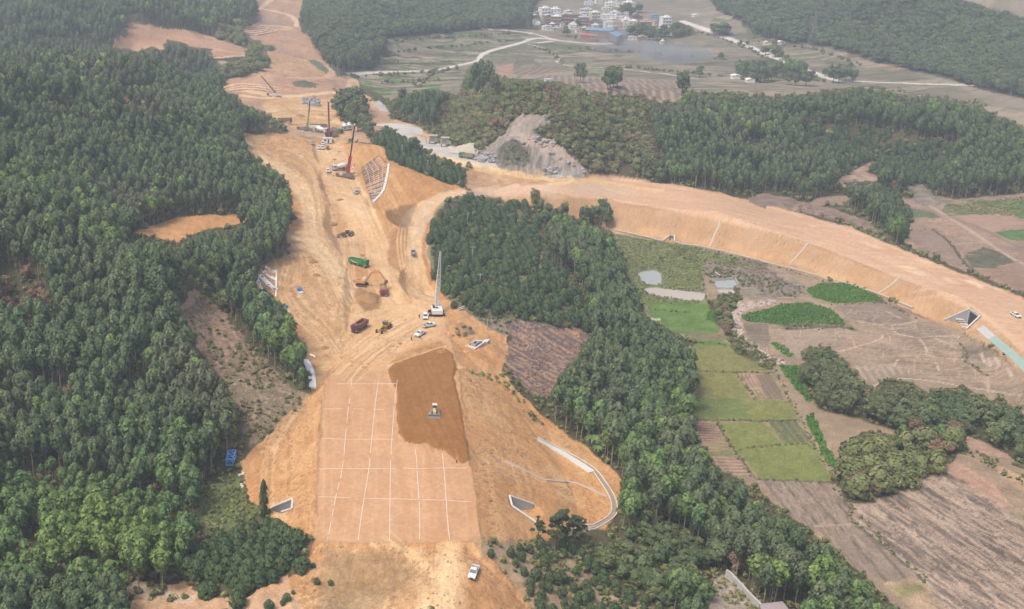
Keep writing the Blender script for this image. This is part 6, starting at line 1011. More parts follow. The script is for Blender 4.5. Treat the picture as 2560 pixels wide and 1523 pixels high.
ribbon('slope_drain', R8((1200,420),(1330,475),(1460,545),(1580,562),(1690,565),(1810,615),(1930,672)), .9, mat('pinkish mortar', (.50,.40,.34), .9, noise=.2), .1, label='narrow mortar drain across the platform slope', cat='drain')
ribbon('earth_ditch', R8((1225,0),(1290,80),(1350,150),(1415,240)), .7, mat('ditch soil', (.28,.16,.08), .95), .02, label='dark earth ditch leading down into the curved channel', cat='ditch')
M_lat = mat('slope frame concrete', (.42,.36,.33), .85, noise=.15); M_latd = mat('dark reinforcement', (.15,.12,.125), .8)
lp = lambda a, b, t: (a[0] + (b[0] - a[0]) * t, a[1] + (b[1] - a[1]) * t)
def onl(P, t):
    k = min(int(t * (len(P) - 1)), len(P) - 2); return lp(P[k], P[k + 1], t * (len(P) - 1) - k)
Lf = R2((150,1222),(175,1300),(205,1400),(235,1470)); Rt = R2((287,1130),(350,1192),(338,1290),(318,1400),(245,1470)); e = empty('slope_lattice', 'concrete rib lattice on the cut slope beside the haul road', 'slope lattice')
for k in range(24): t = k / 24; ribbon('rib', [onl(Lf, t), onl(Rt, t)], .55, M_latd if k < 11 or k % 2 else M_lat, .25, parent=e, its=0)
for k in range(1, 5): t = k / 5; ribbon('cross_rib', [lp(onl(Lf, f), onl(Rt, f), t) for f in (0, .25, .5, .75, .95)], .45, M_lat, .22, parent=e, its=0)
ribbon('edge_beam', R2((352,1192),(345,1250),(330,1330),(310,1400),(240,1470)), 1.2, P_pale, .4, parent=e, its=1)
for l, w_, lb in ((R4((1925,488),(1950,500),(2003,520)), 2.2, 'upper'), (R4((1900,500),(1935,545),(2003,575)), 1.6, 'second'), (R4((1885,540),(1935,600),(2003,650)), 2.4, 'third'), (R4((1860,560),(1890,640),(1960,720)), 1.5, 'lowest')):
    ribbon('plastic_sheet', l, w_, mat('white plastic sheet', (.88,.87,.86), .5), .05, label='%s strip of white plastic sheet on the bank beside the tall trees' % lb, cat='plastic sheet', group='white sheets on the left bank')
ribbon('plastic_sheet', R4((2003,505),(2004,580),(2000,700)), .5, MATS['white plastic sheet'], .1, its=0, label='thin white strip edging the sheeted bank', cat='plastic sheet')
ribbon('plastic_sheet', R4((2212,1160),(2240,1210),(2262,1280),(2268,1375)), 2.3, MATS['white plastic sheet'], .25, label='long curved white sheet below the tree strip left of the platform', cat='plastic sheet')
ribbon('plastic_sheet', R4((2248,1122),(2285,1138)), .7, MATS['white plastic sheet'], .2, its=0, label='small white strip just above the long curved sheet', cat='plastic sheet')
ribbon('netting', R6((2175,925),(2262,1000)), 2.2, P_conc, .1, its=0, label='bare grey section of the lined ditch right of the big culvert', cat='ditch lining')
ribbon('netting', R6((2262,998),(2330,1060),(2420,1130),(2600,1310)), 2.3, mat('green netting', (.29,.39,.345), .8, noise=.15, nscale=.5), .12, its=1, label='long green netting laid on the slope at the right edge', cat='netting')
ribbon('stone_wall', R9((330,1240),(400,1300),(480,1390),(590,1500)), .6, P_conc, 1.6, label='grey retaining wall curving at the bottom edge', cat='wall')
# culvert mouths
def wall_between(name, a, b, za, zb, zf, th, m, parent, out=(0, 0)):
    mb = MB(); A = Vector(a[:2]); B = Vector(b[:2]); d = (B - A).normalized(); s_ = Vector((-d.y, d.x)) * th / 2
    mb.hexa([(A.x - s_.x, A.y - s_.y, zf), (B.x - s_.x, B.y - s_.y, zf), (B.x + s_.x, B.y + s_.y, zf), (A.x + s_.x, A.y + s_.y, zf), (A.x - s_.x, A.y - s_.y, za), (B.x - s_.x, B.y - s_.y, zb), (B.x + s_.x, B.y + s_.y, zb), (A.x + s_.x, A.y + s_.y, za)]); return mb.build(name, m, parent)
def coping(a, b, parent, w_=.5, up=.12): MB().bar((a[0], a[1], a[2] + up), (b[0], b[1], b[2] + up), w_, .3).build('coping', P_pale, parent)
(h0, lv) = PITS['big']; A, B, C_, D_ = h0; e = empty('box_culvert', 'large box culvert mouth with splayed wing walls under the ramp', 'culvert', (B[0], B[1], lv))
def rel(o, e=None): o.matrix_parent_inverse = o.parent.matrix_world.inverted(); return o
def culvert(key, label, walls, opening=None, dark=.02):
    hs, lv = PITS[key]; e = empty('box_culvert', label, 'culvert', (0, 0, 0))
    for i, j in walls: w_ = wall_between('wing_wall', hs[i], hs[j], hs[i][2] + .05, hs[j][2] + .05, lv - .3, .35, P_dconc, e); MB().bar((hs[i][0], hs[i][1], hs[i][2] + .15), (hs[j][0], hs[j][1], hs[j][2] + .15), .5, .3).build('coping', P_pale, w_)
    if opening:
        i, j = opening; a, b = Vector(hs[i]), Vector(hs[j]); hw = wall_between('headwall', hs[i], hs[j], hs[i][2] + .1, hs[j][2] + .1, lv - .3, .4, P_conc, e)
        d = (b - a); d.z = 0; d.normalize(); s_ = Vector((-d.y, d.x, 0)); c = sum((Vector(h_) for h_ in hs), Vector()) / len(hs); s_ = s_ if (c - a).dot(s_) > 0 else -s_; zt = min(a.z, b.z) - .6; o_ = s_ * .215; p, q = a.lerp(b, .12) + o_, a.lerp(b, .88) + o_
        MB().hexa([(p.x, p.y, lv), (q.x, q.y, lv), (q.x + s_.x * .02, q.y + s_.y * .02, lv), (p.x + s_.x * .02, p.y + s_.y * .02, lv), (p.x, p.y, zt), (q.x, q.y, zt), (q.x + s_.x * .02, q.y + s_.y * .02, zt), (p.x + s_.x * .02, p.y + s_.y * .02, zt)]).build('opening_shade', P_black, hw)  # thin black plate stands in for the shade inside the culvert mouth
    return e
bpy.data.objects.remove(e); culvert('big', 'large box culvert mouth with splayed wing walls under the ramp at right', [(0, 1), (2, 3)], (1, 2)); culvert('left', 'grey culvert wing wall on the left slope of the platform', [(0, 1), (1, 2), (2, 3)]); culvert('right', 'grey culvert wing walls on the right slope of the platform', [(0, 1), (3, 4), (4, 0)]); culvert('small', 'small box culvert opening at the foot of the ramp slope', [(0, 1), (2, 3)], (1, 2))
for k, (u_, v_, l_) in enumerate(((2402,805,'upper left'),(2409,812,'middle'),(2398,800,'topmost'),(2412,819,'lowest'))):
    x, y, z = hit(u_, v_); tag(MB().hexa([(x-1.3,y-.4,z),(x+1.3,y-.9,z),(x+1.4,y-.1,z),(x-1.1,y+.5,z),(x-1.3,y-.4,z+.5),(x+1.3,y-.9,z+.4),(x+1.4,y-.1,z+.45),(x-1.1,y+.5,z+.55)]).build('concrete_block', P_pale, bevel=.08), '%s pale concrete slab in the mouth of the big culvert' % l_, 'concrete block', 'slabs in the big culvert')
# tower footing
ZF = crop(850, 740, 6.1825); hs = [hit(*p) for p in ZF((1940,775),(2090,688),(2255,752),(2090,838))]; zt = max(h_[2] for h_ in hs) + .1; e = empty('tower_footing', 'square concrete footing with a black plate as pit shade on the orange slope', 'footing')
MB().hexa([(a, b, zt - 1.5) for a, b, c in hs] + [(a, b, zt) for a, b, c in hs]).build('slab', P_pale, e); cx_, cy_ = [sum(h_[i] for h_ in hs) / 4 for i in (0, 1)]
for k, s_, m in ((0, .62, P_black), (1, .50, P_pale), (2, .32, P_black)):
    Q = [(cx_ + (a - cx_) * s_, cy_ + (b - cy_) * s_) for a, b, c in hs]; z0 = zt + .004
    if k == 0: mb = MB(); [mb.bar(Q[i] + (zt + .15,), Q[(i+1) % 4] + (zt + .15,), .25) for i in range(4)]; mb.build('formwork', P_brown, e)
    elif k == 1: mb = MB(); Q3 = [(cx_ + (a - cx_) * .36, cy_ + (b - cy_) * .36) for a, b, c in hs]; [mb.bar(Q3[i] + (zt + .3,), Q3[(i+1) % 4] + (zt + .3,), .3, .6) for i in range(4)]; mb.build('pedestal', P_dconc, e)
    else: MB().hexa([q + (z0,) for q in Q] + [q + (z0 + .02,) for q in Q]).build('pit_shade', P_black, e)  # flat black plate on the slab, colour in place of the hole's shade
hs = [hit(*p) for p in ZF((2185,712),(2240,690),(2320,715),(2265,742))]; zt = max(h_[2] for h_ in hs) + .08; tag(MB().hexa([(a, b, zt - 1) for a, b, c in hs] + [(a, b, zt) for a, b, c in hs]).build('concrete_slab', P_pale), 'small pale concrete slab beside the tower footing', 'slab')
# blue steel frame lying by the trees
hs = [hit(*p) for p in CVL((85,285),(205,285),(150,550),(35,550))]; mb = MB(); zz = max(h_[2] for h_ in hs) + .2; a, b, c, d = [Vector(h_) for h_ in hs]; e = empty('steel_frame', 'blue latticed steel tower section lying at the edge of the trees', 'steel frame')
for dz in (.3, 1.9):
    pts = [Vector((p.x, p.y, zz + dz)) for p in (a, b, c, d)]; [mb.bar(pts[i], pts[(i+1) % 4], .22) for i in range(4)]
    for k in range(1, 3): mb.bar(pts[0].lerp(pts[3], k / 3), pts[1].lerp(pts[2], k / 3), .16)
    for k in range(3): mb.bar(pts[0].lerp(pts[3], k / 3), pts[1].lerp(pts[2], (k + 1) / 3), .12)
mb.build('chord', mat('bright blue paint', (.10,.30,.72), .45), e); mb = MB()
for p in (a, b, c, d): mb.bar((p.x, p.y, zz + .1), (p.x, p.y, zz + 1.95), .2)
mb.build('post', P_blue, e)
# ------------------------------------------------------------------ vehicles
CP5 = crop(760, 300, 7.42); CP4 = crop(680, 200, 7.42)
face(dump_truck('green dump truck with a white side flash on the haul road', P_green, P_green, None, P_cream), 897, 664, 10, 3.2)
face(dump_truck('red dump truck loaded with soil beneath the excavator bucket', P_red, P_dust, P_soil), 958, 735, 0, 10)
face(dump_truck('empty dark red dump truck left of the yellow grader', P_dred, P_bedred), 899, 824, -10, 6.5)
face(dump_truck('small distant red truck at the edge of the wood', P_dred, P_dust), 713, 307, 10, 2.6); face(dump_truck('green truck behind the red drill rig', P_green, P_dust), 843, 333, 10, 1.5)
face(dump_truck('green-cabbed truck parked by the quarry rubble', P_green, mat('olive dusty bed', (.28,.27,.16), .8)), 1166, 396, -10, -1.5)
ex = face(excavator('orange excavator loading the red truck'), 905, 714, 10, .6); ex.scale = (1.08, 1.08, 1.08); face(loader('wheel loader with raised bucket on the haul road'), 867, 591, -10, 1)
face(grader('yellow motor grader at the head of the platform'), 960, 825, -10, 7); face(dozer('bulldozer facing the camera on the fresh brown soil'), 1086, 1036, 0, 10)
for lb, p, st_, u_, v_, du, dv in (('silver pickup driving up the track beside the plantation', P_silver, 'pickup', 1033, 634, 0, -10), ('white car parked left of the white crane', P_white, 'suv', 1063, 795, 1, 10), ('white pickup just below the white crane', P_white, 'pickup', 1073, 817, 10, -2.2), ('white pickup parked above the fresh soil heap', P_white, 'pickup', 1050, 838, -10, 5.5),
    ('white pickup standing alone at the bottom of the site', P_white, 'pickup', 1184, 1436, -3.5, 10), ('white car driving on the curved ramp', P_white, 'sedan', 2539, 791, 10, 6), ('dark-windowed white car beside the site offices', P_silver, 'suv', 780, 360, 0, 10), ('white car in front of the white cabin', P_white, 'suv', 807, 361, 0, 10),
    ('white car, left of the front row of three', P_white, 'sedan', 797, 372, 0, 10), ('white car, middle of the front row of three', P_white, 'suv', 807, 372, 0, 10), ('red car, right of the front row of three', P_red, 'sedan', 819, 371.5, 0, 10), ('lone white car on the haul road', P_white, 'suv', 820, 430, 1, 10), ('silver pickup left of the slope lattice', P_silver, 'pickup', 893, 484, 10, -3)):
    face(car(lb, p, st_, 'vehicles of the site'), u_, v_, du, dv)
face(mixer('white mixer truck beside the red-boomed crane', 'mixer trucks'), 850, 425, -10, .5); face(mixer('long white mixer truck left of the drill rig', 'mixer trucks'), 804, 332, 10, 2); face(mixer('white mixer truck at the back by the trees', 'mixer trucks'), 861, 324, 4, 10); face(mixer('rearmost white mixer truck close against the trees', 'mixer trucks'), 873, 322, 4, 10)
# white lattice-boom crane
x, y, z = hit(1091, 786); e = empty('crawler_crane', 'tall white lattice-boom crane beside the plantation', 'crane', (x, y, z)); T = tip(1101, 628, y + 2.0) - Vector((x, y, z))
for s_ in (-1, 1): MB().prism([(-2.6,0),(2.6,0),(3.0,.5),(2.6,1.0),(-2.6,1.0),(-3.0,.5)], s_*1.9 - .4, s_*1.9 + .4).build('track', P_black, e)
for o in [k for k in e.children]: pass
MB().box(-1.9,1.9,-2.4,1.6,1.2,2.9).build('upper_body', P_white, e, bevel=.1); MB().box(-1.95,1.95,-3.2,-2.4,1.1,2.6).build('counterweight', P_white, e, bevel=.1); cb = MB().box(1.0,2.0,1.6,3.0,1.3,3.2).build('cab', P_white, e); MB().box(1.1,1.9,2.98,3.02,1.9,3.0).box(1.98,2.02,1.7,2.9,1.9,3.0).build('cab_window', P_glass, cb)
MB().cyl((0,-1.2,2.9),(0,-1.2,3.1),.5).box(-1.5,-.6,-1.6,.8,2.9,3.2).build('winch', P_black, e)
f0 = Vector((.1, 1.2, 2.4)); m0 = f0.lerp(T, .36); bs = lattice(MB(), f0, m0, 1.3, 1.4, 6, .13, .07, Vector((1,0,0))).build('lower_boom', P_white, e); MB().hexa([tuple(f0 + Vector(v_)) for v_ in ((-.3,-.2,0),(.3,-.2,0),(.3,.2,0),(-.3,.2,0))] + [tuple(m0 + Vector(v_)) for v_ in ((-.3,-.2,0),(.3,-.2,0),(.3,.2,0),(-.3,.2,0))]).build('boom_panel', P_cream, bs)
lattice(MB(), m0, T, 1.4, .35, 15, .11, .05, Vector((1,0,0))).build('upper_boom', P_white, e); cb_ = MB(); cb_.cyl((-.6,-2.2,3), tuple(T), .04, n=4); cb_.cyl((.7,-2.2,3), tuple(T), .04, n=4); cb_.build('pendant_cable', P_steel, e); MB().cyl(tuple(T + Vector((-.2,.3,0))), tuple(T + Vector((.2,.3,0))), .35).build('boom_head', P_black, e)
# telescopic crane with red and black boom
def boom_crane(label, u_, v_, tp, k, low, upm, r0, r1, bx=P_steel, dy=0, name='mobile_crane', cat='crane', deckc=P_brown):
    x, y, z = hit(u_, v_); e = empty(name, label, cat, (x, y, z)); T = tip(tp[0], tp[1], y + dy) - Vector((x, y, z))
    wheels(e, [(xx, yy) for xx in (-4, -2.6, 1.8, 3.2) for yy in (-1.1, 1.1)], .5, .35); MB().box(-5, 4.6, -1.2, 1.2, .8, 1.3).build('chassis', bx, e); MB().box(-5.2, -3.6, -1.15, 1.15, 1.3, 2.4).build('cab', deckc, e, bevel=.05); MB().box(-1.6, 2.2, -1.1, 1.1, 1.3, 2.5).build('turret', bx, e, bevel=.05)
    og = MB(); [og.bar((xx, -2.8, .3), (xx, 2.8, .3), .3) for xx in (-2, 4)]; [og.cyl((xx, yy, 0), (xx, yy, .5), .3) for xx in (-2, 4) for yy in (-2.8, 2.8)]; og.build('outrigger', P_steel, e)
    b0 = Vector((1.2, 0, 2.3)); m_ = b0.lerp(T, k); MB().bar(tuple(b0), tuple(m_), r0 * 2, r0 * 2.2).build('lower_boom', low, e); MB().bar(tuple(m_), tuple(T), r1 * 2, r1 * 2.2).build('upper_boom', upm, e); MB().cyl(tuple(T), tuple(T + Vector((0, 0, .9))), .45).build('boom_head', P_cream, e); MB().cyl((0,0,2.0), tuple(b0.lerp(T, k * .6)), .18).build('lift_cylinder', P_steel, e); return e
boom_crane('mobile crane with red lower and black upper boom', 864, 444, (886.7, 314), .36, P_red, P_black, .75, .34)
boom_crane('slim crane with a thin boom leaning left by the far terraces', 686, 242, (653, 190), .3, P_brown, P_black, .4, .25, P_cream)
boom_crane('black-boomed crane among the site machines', 764, 327, (775, 251), .5, mat('lime green boom', (.20,.36,.05), .5), P_black, .38, .3)
def rig(label, u_, v_, tp, m, w_):
    x, y, z = hit(u_, v_); e = empty('drilling_rig', label, 'drilling rig', (x, y, z)); T = tip(tp[0], tp[1], y) - Vector((x, y, z)); tracks(e, 4.6, 1.5, .9, .6); MB().box(-2.5, 2.2, -1.4, 1.4, 1.1, 2.6).build('upper_body', m, e, bevel=.08); MB().box(1.0, 2.4, .5, 1.4, 1.3, 3.0).build('cab', P_glass, e)
    MB().bar((0, -1.9, .6), tuple(T), w_, w_).build('mast', m, e); MB().bar((-1.2, -1.0, 2.4), tuple(Vector((0, -1.9, .6)).lerp(T, .3)), .3).bar((1.2, -1.0, 2.4), tuple(Vector((0, -1.9, .6)).lerp(T, .3)), .3).build('backstay', m, e); MB().bar(tuple(T + Vector((-1.0, 0, .6))), tuple(T), .25).bar(tuple(T + Vector((1.0, 0, .6))), tuple(T), .25).build('mast_head', m, e); MB().cyl((0, -2.6, 0), tuple(Vector((0, -2.5, 0)).lerp(T, .8)), .16).build('kelly_bar', P_steel, e); return e
rig('dark red drilling rig with a tall upright mast', 823, 341, (821, 256), P_dred, .75); rig('dark mast rising out of the wood on the left hill', 350, 243, (358, 197), P_black, .5)
# people
BK = mat('black cloth', (.03,.03,.035), .9); GR = mat('grey cloth', (.28,.30,.33), .9); WH = mat('pale cloth', (.62,.6,.56), .9); OV = mat('orange safety vest', (.75,.35,.06), .7); NB = mat('navy trousers', (.03,.04,.08), .9)
for lb, u_, v_, a_, b_ in (('person in black standing left of the white car', 1048, 796, BK, BK), ('person in grey standing left of the lower white pickup', 1028.5, 851, GR, NB), ('person in pale shirt beside the lower white pickup', 1050.5, 847, WH, NB), ('person in orange vest at the edge of the fresh brown soil', 1141.5, 1158, OV, BK), ('worker in black by the mobile crane, left one', 876, 416, BK, BK), ('worker in grey by the mobile crane, right one', 886, 416, GR, NB), ('worker alone in the middle of the haul road', 833, 443, WH, BK)):
    person(lb, u_, v_, a_, b_, turn=random.uniform(0, 6))
# ------------------------------------------------------------------ poles and pylon
M_pole = mat('weathered concrete pole', (.48,.47,.43), .8)
def upole(label, u_, v_, top, arm=1.6):
    x, y, z = hit(u_, v_); t = tip(*top, y); h_ = max(4, t.z - z); e = empty('utility_pole', label, 'utility pole', (x, y, z), group='concrete utility poles'); dx = t.x - x
    MB().cyl((0,0,-1), (dx,0,h_), .2, .13, 8).build('pole', M_pole, e); MB().bar((dx - arm/2,0,h_-.4), (dx + arm/2,0,h_-.4), .14).build('crossarm', M_pole, e); ins = MB(); [ins.cyl((dx + k*arm/2*.9,0,h_-.35), (dx + k*arm/2*.9,0,h_-.05), .08, n=6) for k in (-1,0,1)]; ins.build('insulator', P_cream, e)
upole('utility pole at the top of the plantation', 1167.5, 557, (1169.5, 533)); upole('utility pole in the bare gap of the plantation', 1180, 655, (1182.5, 616), 2); upole('utility pole in the lower plantation', 1198, 719, (1201.5, 684), 2); upole('utility pole standing above the concrete footing', 1217, 824, (1220, 798), 3)
upole('thin pole behind the cut slope crest', 949, 362, (950, 331), .5); upole('thin pole beside the dark round tree on the mound', 1004, 393, (1006, 362), .5); upole('thin pole rising from the mound trees', 1069, 430, (1070, 400), .5); upole('pole at the edge of the ramp above the gully wood', 1507, 527, (1508, 497), .5)
x, y, z = hit(2031, 112); t = tip(2041, 30, y); e = empty('transmission_pylon', 'hazy latticed pylon in front of the far hills', 'pylon', (x, y, z)); H_ = t.z - z; lattice(MB(), (0,0,-1), (t.x - x, 0, H_), 5.5, .8, 9, .35, .2, Vector((1,0,0))).build('tower', P_steel, e)
am = MB(); [am.bar((t.x - x - w_, 0, H_ * f), (t.x - x + w_, 0, H_ * f), .35) for f, w_ in ((.97, 3.5), (.86, 5), (.76, 4))]; am.build('crossarm', P_steel, e)
# ------------------------------------------------------------------ heaps, rubble, site clutter
def heap(name, label, u_, v_, r, hgt, m, cat, sx=1.0, rough=.15, kind=None):
    x, y, z = hit(u_, v_); V = [(0, 0, hgt)]; F = []; rings, seg = 7, 22
    for k in range(1, rings + 1):
        for j in range(seg): a = 2 * math.pi * j / seg; rr = r * k / rings * (1 + .18 * math.sin(3 * a + r) + random.uniform(-.05, .05)); V.append((rr * math.cos(a) * sx, rr * math.sin(a), hgt * (1 - (k / rings) ** 1.3) + random.uniform(-rough, rough) * hgt * (k < rings) - (.5 if k == rings else 0)))
    for j in range(seg): F.append((0, 1 + j, 1 + (j + 1) % seg))
    for k in range(rings - 1):
        for j in range(seg): a = 1 + k * seg + j; b = 1 + k * seg + (j + 1) % seg; F.append((a, a + seg, b + seg, b))
    o = MB().add(V, F).build(name, m, None, True); o.location = (x, y, z); return tag(o, label, cat, kind=kind)
heap('soil_heap', 'brown soil heap below the excavator', 920, 748, 5.2, 2.4, P_soil, 'heap'); heap('gravel_heap', 'grey crushed stone heap by the far site road', 774, 257, 5.0, 1.2, mat('grey crushed rock', (.34,.32,.31), .9, noise=.3), 'heap', 1.2); heap('gravel_heap', 'dark grey aggregate heap right of the grey stone heap', 788, 264, 4.0, 1.6, mat('dark aggregate', (.19,.185,.19), .9), 'heap', 1.3)
heap('gravel_heap', 'light grey crushed stone heap in the quarry yard', 985, 328, 14, 4.5, mat('light gravel', (.52,.49,.46), .95, noise=.12), 'heap', 1.6); heap('gravel_heap', 'sandy stone heap behind the crusher', 1180, 374, 9, 3.5, mat('sandy gravel', (.50,.43,.36), .95), 'heap', 1.4)
def rock(name, label, cat, u_, v_, s, m, group):
    x, y, z = hit(u_, v_); import bmesh; bm = bmesh.new(); bmesh.ops.create_icosphere(bm, subdivisions=1, radius=s)
    for vv in bm.verts: vv.co *= random.uniform(.7, 1.25)
    for vv in bm.verts: vv.co.z *= .7
    me = bpy.data.meshes.new(name); bm.to_mesh(me); bm.free(); me.materials.append(m); o = bpy.data.objects.new(name, me); o.location = (x, y, z + s * .3); o.rotation_euler = (0, 0, random.uniform(0, 6)); COL.objects.link(o); tag(o, label, cat, group)
M_rk = mat('pale quarry rock', (.36,.34,.32), .9, noise=.3, nscale=.8); M_rk2 = mat('grey quarry rock', (.22,.21,.205), .9, noise=.3, nscale=.8)
for k in range(70):
    fu = random.random(); u_, v_ = ZQ((600 + fu * 300, 690 + random.random() * 130 + fu * 15))[0]; rock('boulder', 'blasted boulder in the grey rubble pile behind the green-cabbed truck', 'boulder', u_, v_, random.uniform(.7, 1.7), M_rk if k % 3 else M_rk2, 'rubble pile boulders')
for k in range(75):
    t = random.random(); u_, v_ = random.choice([ZQ((1380 + t * 380, 460 + t * 130 + random.uniform(-40, 50)))[0], ZQ((1500 + t * 650, 560 + t * 420 + random.uniform(-60, 20)))[0], ZQ((1550 + t * 220, 900 + random.uniform(0, 110)))[0], ZQ((1180 + t * 120, 500 + t * 60))[0]]); rock('boulder', 'loose boulder on the rock cut face of the scrub hill', 'boulder', u_, v_, random.uniform(.6, 1.6), M_rk, 'boulders on the rock cut')
for k in range(46):
    u_, v_ = 756 + random.random() * 44, 246 + random.random() * 17; rock('boulder', 'grey broken rock in the dump beyond the drill rigs', 'boulder', u_, v_, random.uniform(.7, 1.8), M_rk if k % 2 else M_rk2, 'rock dump beyond the rigs')
def crusher(label, u_, v_, fl):
    x, y, z = hit(u_, v_); e = empty('stone_crusher', label, 'crusher', (x, y, z)); P_ = mat('dusty machine paint', (.48,.43,.36), .8, noise=.2); MB().box(-4, 2, -1.5, 1.5, 1.5, 3.5).frus(-3, 0, .8, 3.5, -4, 1, 1.8, 5.2).build('hopper', P_, e); lg = MB(); [lg.box(a - .2, a + .2, b - .2, b + .2, 0, 1.5) for a in (-3.6, 1.6) for b in (-1.2, 1.2)]; lg.build('frame', P_steel, e)
    MB().bar((2, 0, 1.6), (10 * fl + 2, 0, 5), .9, .4).build('conveyor', P_, e); MB().bar((7 * fl + 2, 0, 0), (8 * fl + 2, 0, 4), .3).build('conveyor_leg', P_steel, e); MB().box(-4.2, -1, -2.2, -1.5, 3.4, 3.6).build('walkway', P_steel, e)
crusher('dusty stone crusher at the right end of the quarry yard', 1119, 366, 1); crusher('dusty crusher and conveyor at the left end of the quarry yard', 1089, 360, -1)
for lb, u_, v_, s_, m, (dx, dy, dz) in (('white site cabin behind the parked cars', 818.8, 357, 0, P_white, (2.6, 1.3, 2.8)), ('blue tarpaulin bundle on the bare slope left of the haul road', 749, 727, 0, P_blue, (.9, .7, .9)), ('white sack pile beside the blue bundle', 753.5, 733, 0, P_white, (.8, .5, .5)), ('small blue drum by the tree strip', 716, 768, 0, P_blue, (.6, .6, .8)), ('pale rebar bundle behind the drill rig', 783, 317, 0, P_cream, (4.5, 1.2, .6)), ('dark rebar stack behind the mixer truck', 796, 316, 0, M_latd, (5.5, 2.6, .8)), ('grey generator box by the drill rig', 832, 339, 0, P_steel, (1.6, 1.0, 1.7)), ('brown steel casing drum by the drill rig', 838, 343, 0, P_brown, (1.6, 1.4, 2.0)),
      ('white crates on the haul road near the crane', 884, 420, 0, P_cream, (.8, .5, .4)), ('blue and white materials stack by the silver pickup', 891, 471, 0, P_silver, (1.6, 1.0, .7)), ('steel pipes laid beside the mobile crane', 886, 434, 0, P_brown, (3.0, .35, .35)), ('white sacks heaped left of the slope lattice', 888, 446, 0, P_cream, (2.2, .8, .5)), ('small white shed in the far bean field', 1369.5, 206, 0, P_white, (2.6, 2.2, 2.6)), ('dark machine parts beside the black-boomed crane', 752, 325, 0, P_steel, (2.6, 1.6, 1.4))):
    x, y, z = hit(u_, v_); nm = lb.split()[1] if False else {'cabin': 'site_cabin', 'tarpaulin': 'tarpaulin_bundle', 'sack': 'sack_pile', 'drum': 'drum', 'rebar': 'rebar_bundle', 'generator': 'generator', 'crates': 'crate_stack', 'materials': 'material_stack', 'pipes': 'pipe_bundle', 'shed': 'shed', 'machine': 'machine_parts'}
    key = next(k for k in ('cabin', 'tarpaulin', 'generator', 'rebar', 'crates', 'materials', 'pipes', 'shed', 'machine', 'drum', 'sack') if k in lb); mb = MB(); mb.frus(-dx, dx, dy, 0, -dx * .92, dx * .9, dy * .9, dz)
    if key in ('sack', 'tarpaulin', 'materials', 'crates', 'machine'): mb.frus(-dx * .4, dx * .9, dy * .6, dz, -dx * .2, dx * .6, dy * .4, dz * 1.4).frus(-dx * 1.3, -dx * .3, dy * 1.2, 0, -dx * 1.1, -dx * .4, dy * .7, dz * .6)
    if key in ('cabin', 'shed'): mb.box(-dx * 1.05, dx * 1.05, -dy * 1.08, dy * 1.08, dz, dz + .15)
    if key in ('rebar', 'pipes'): [mb.cyl((-dx, yy, dz + .1), (dx, yy * .9, dz + .1), .12, n=6) for yy in np.linspace(-dy * .8, dy * .8, 5)]
    o = mb.build(nm[key], m, bevel=.05); o.location = (x, y, z); o.rotation_euler = (0, 0, random.uniform(-.3, .3)); tag(o, lb, key)
    if key == 'cabin': MB().box(.2, 1.1, -dy * 1.0 - .03, -dy * .98, .2, 2.2).build('door', P_black, o); MB().box(-1.8, -.7, -dy - .03, -dy * .97, 1.2, 2.1).build('window', P_glass, o)
# beehives beyond the ramp
for k in range(8): x, y, z = hit(2203 + k * 6.3, 505.5 + (k % 3) * .8); o = MB().box(-.35, .35, -.3, .3, 0, .6).box(-.4, .4, -.35, .35, .6, .7).build('beehive', P_white); o.location = (x, y, z + .2); o.scale = (1.7, 1.7, 1.9); tag(o, 'white box hive in the row on the bank beyond the ramp', 'beehive', 'white hives in a row')
# cut logs / planks near the plantation
for k, (p, q) in enumerate((((855,795),(905,775)), ((862,803),(902,790)))): a, b = hit(*R5(p)[0]), hit(*R5(q)[0]); tag(MB().bar((a[0], a[1], a[2] + .3), (b[0], b[1], b[2] + .3), .35).build('timber_beam', P_cream), ('upper', 'lower')[k] + ' pale timber beam lying at the corner of the plantation', 'beam')
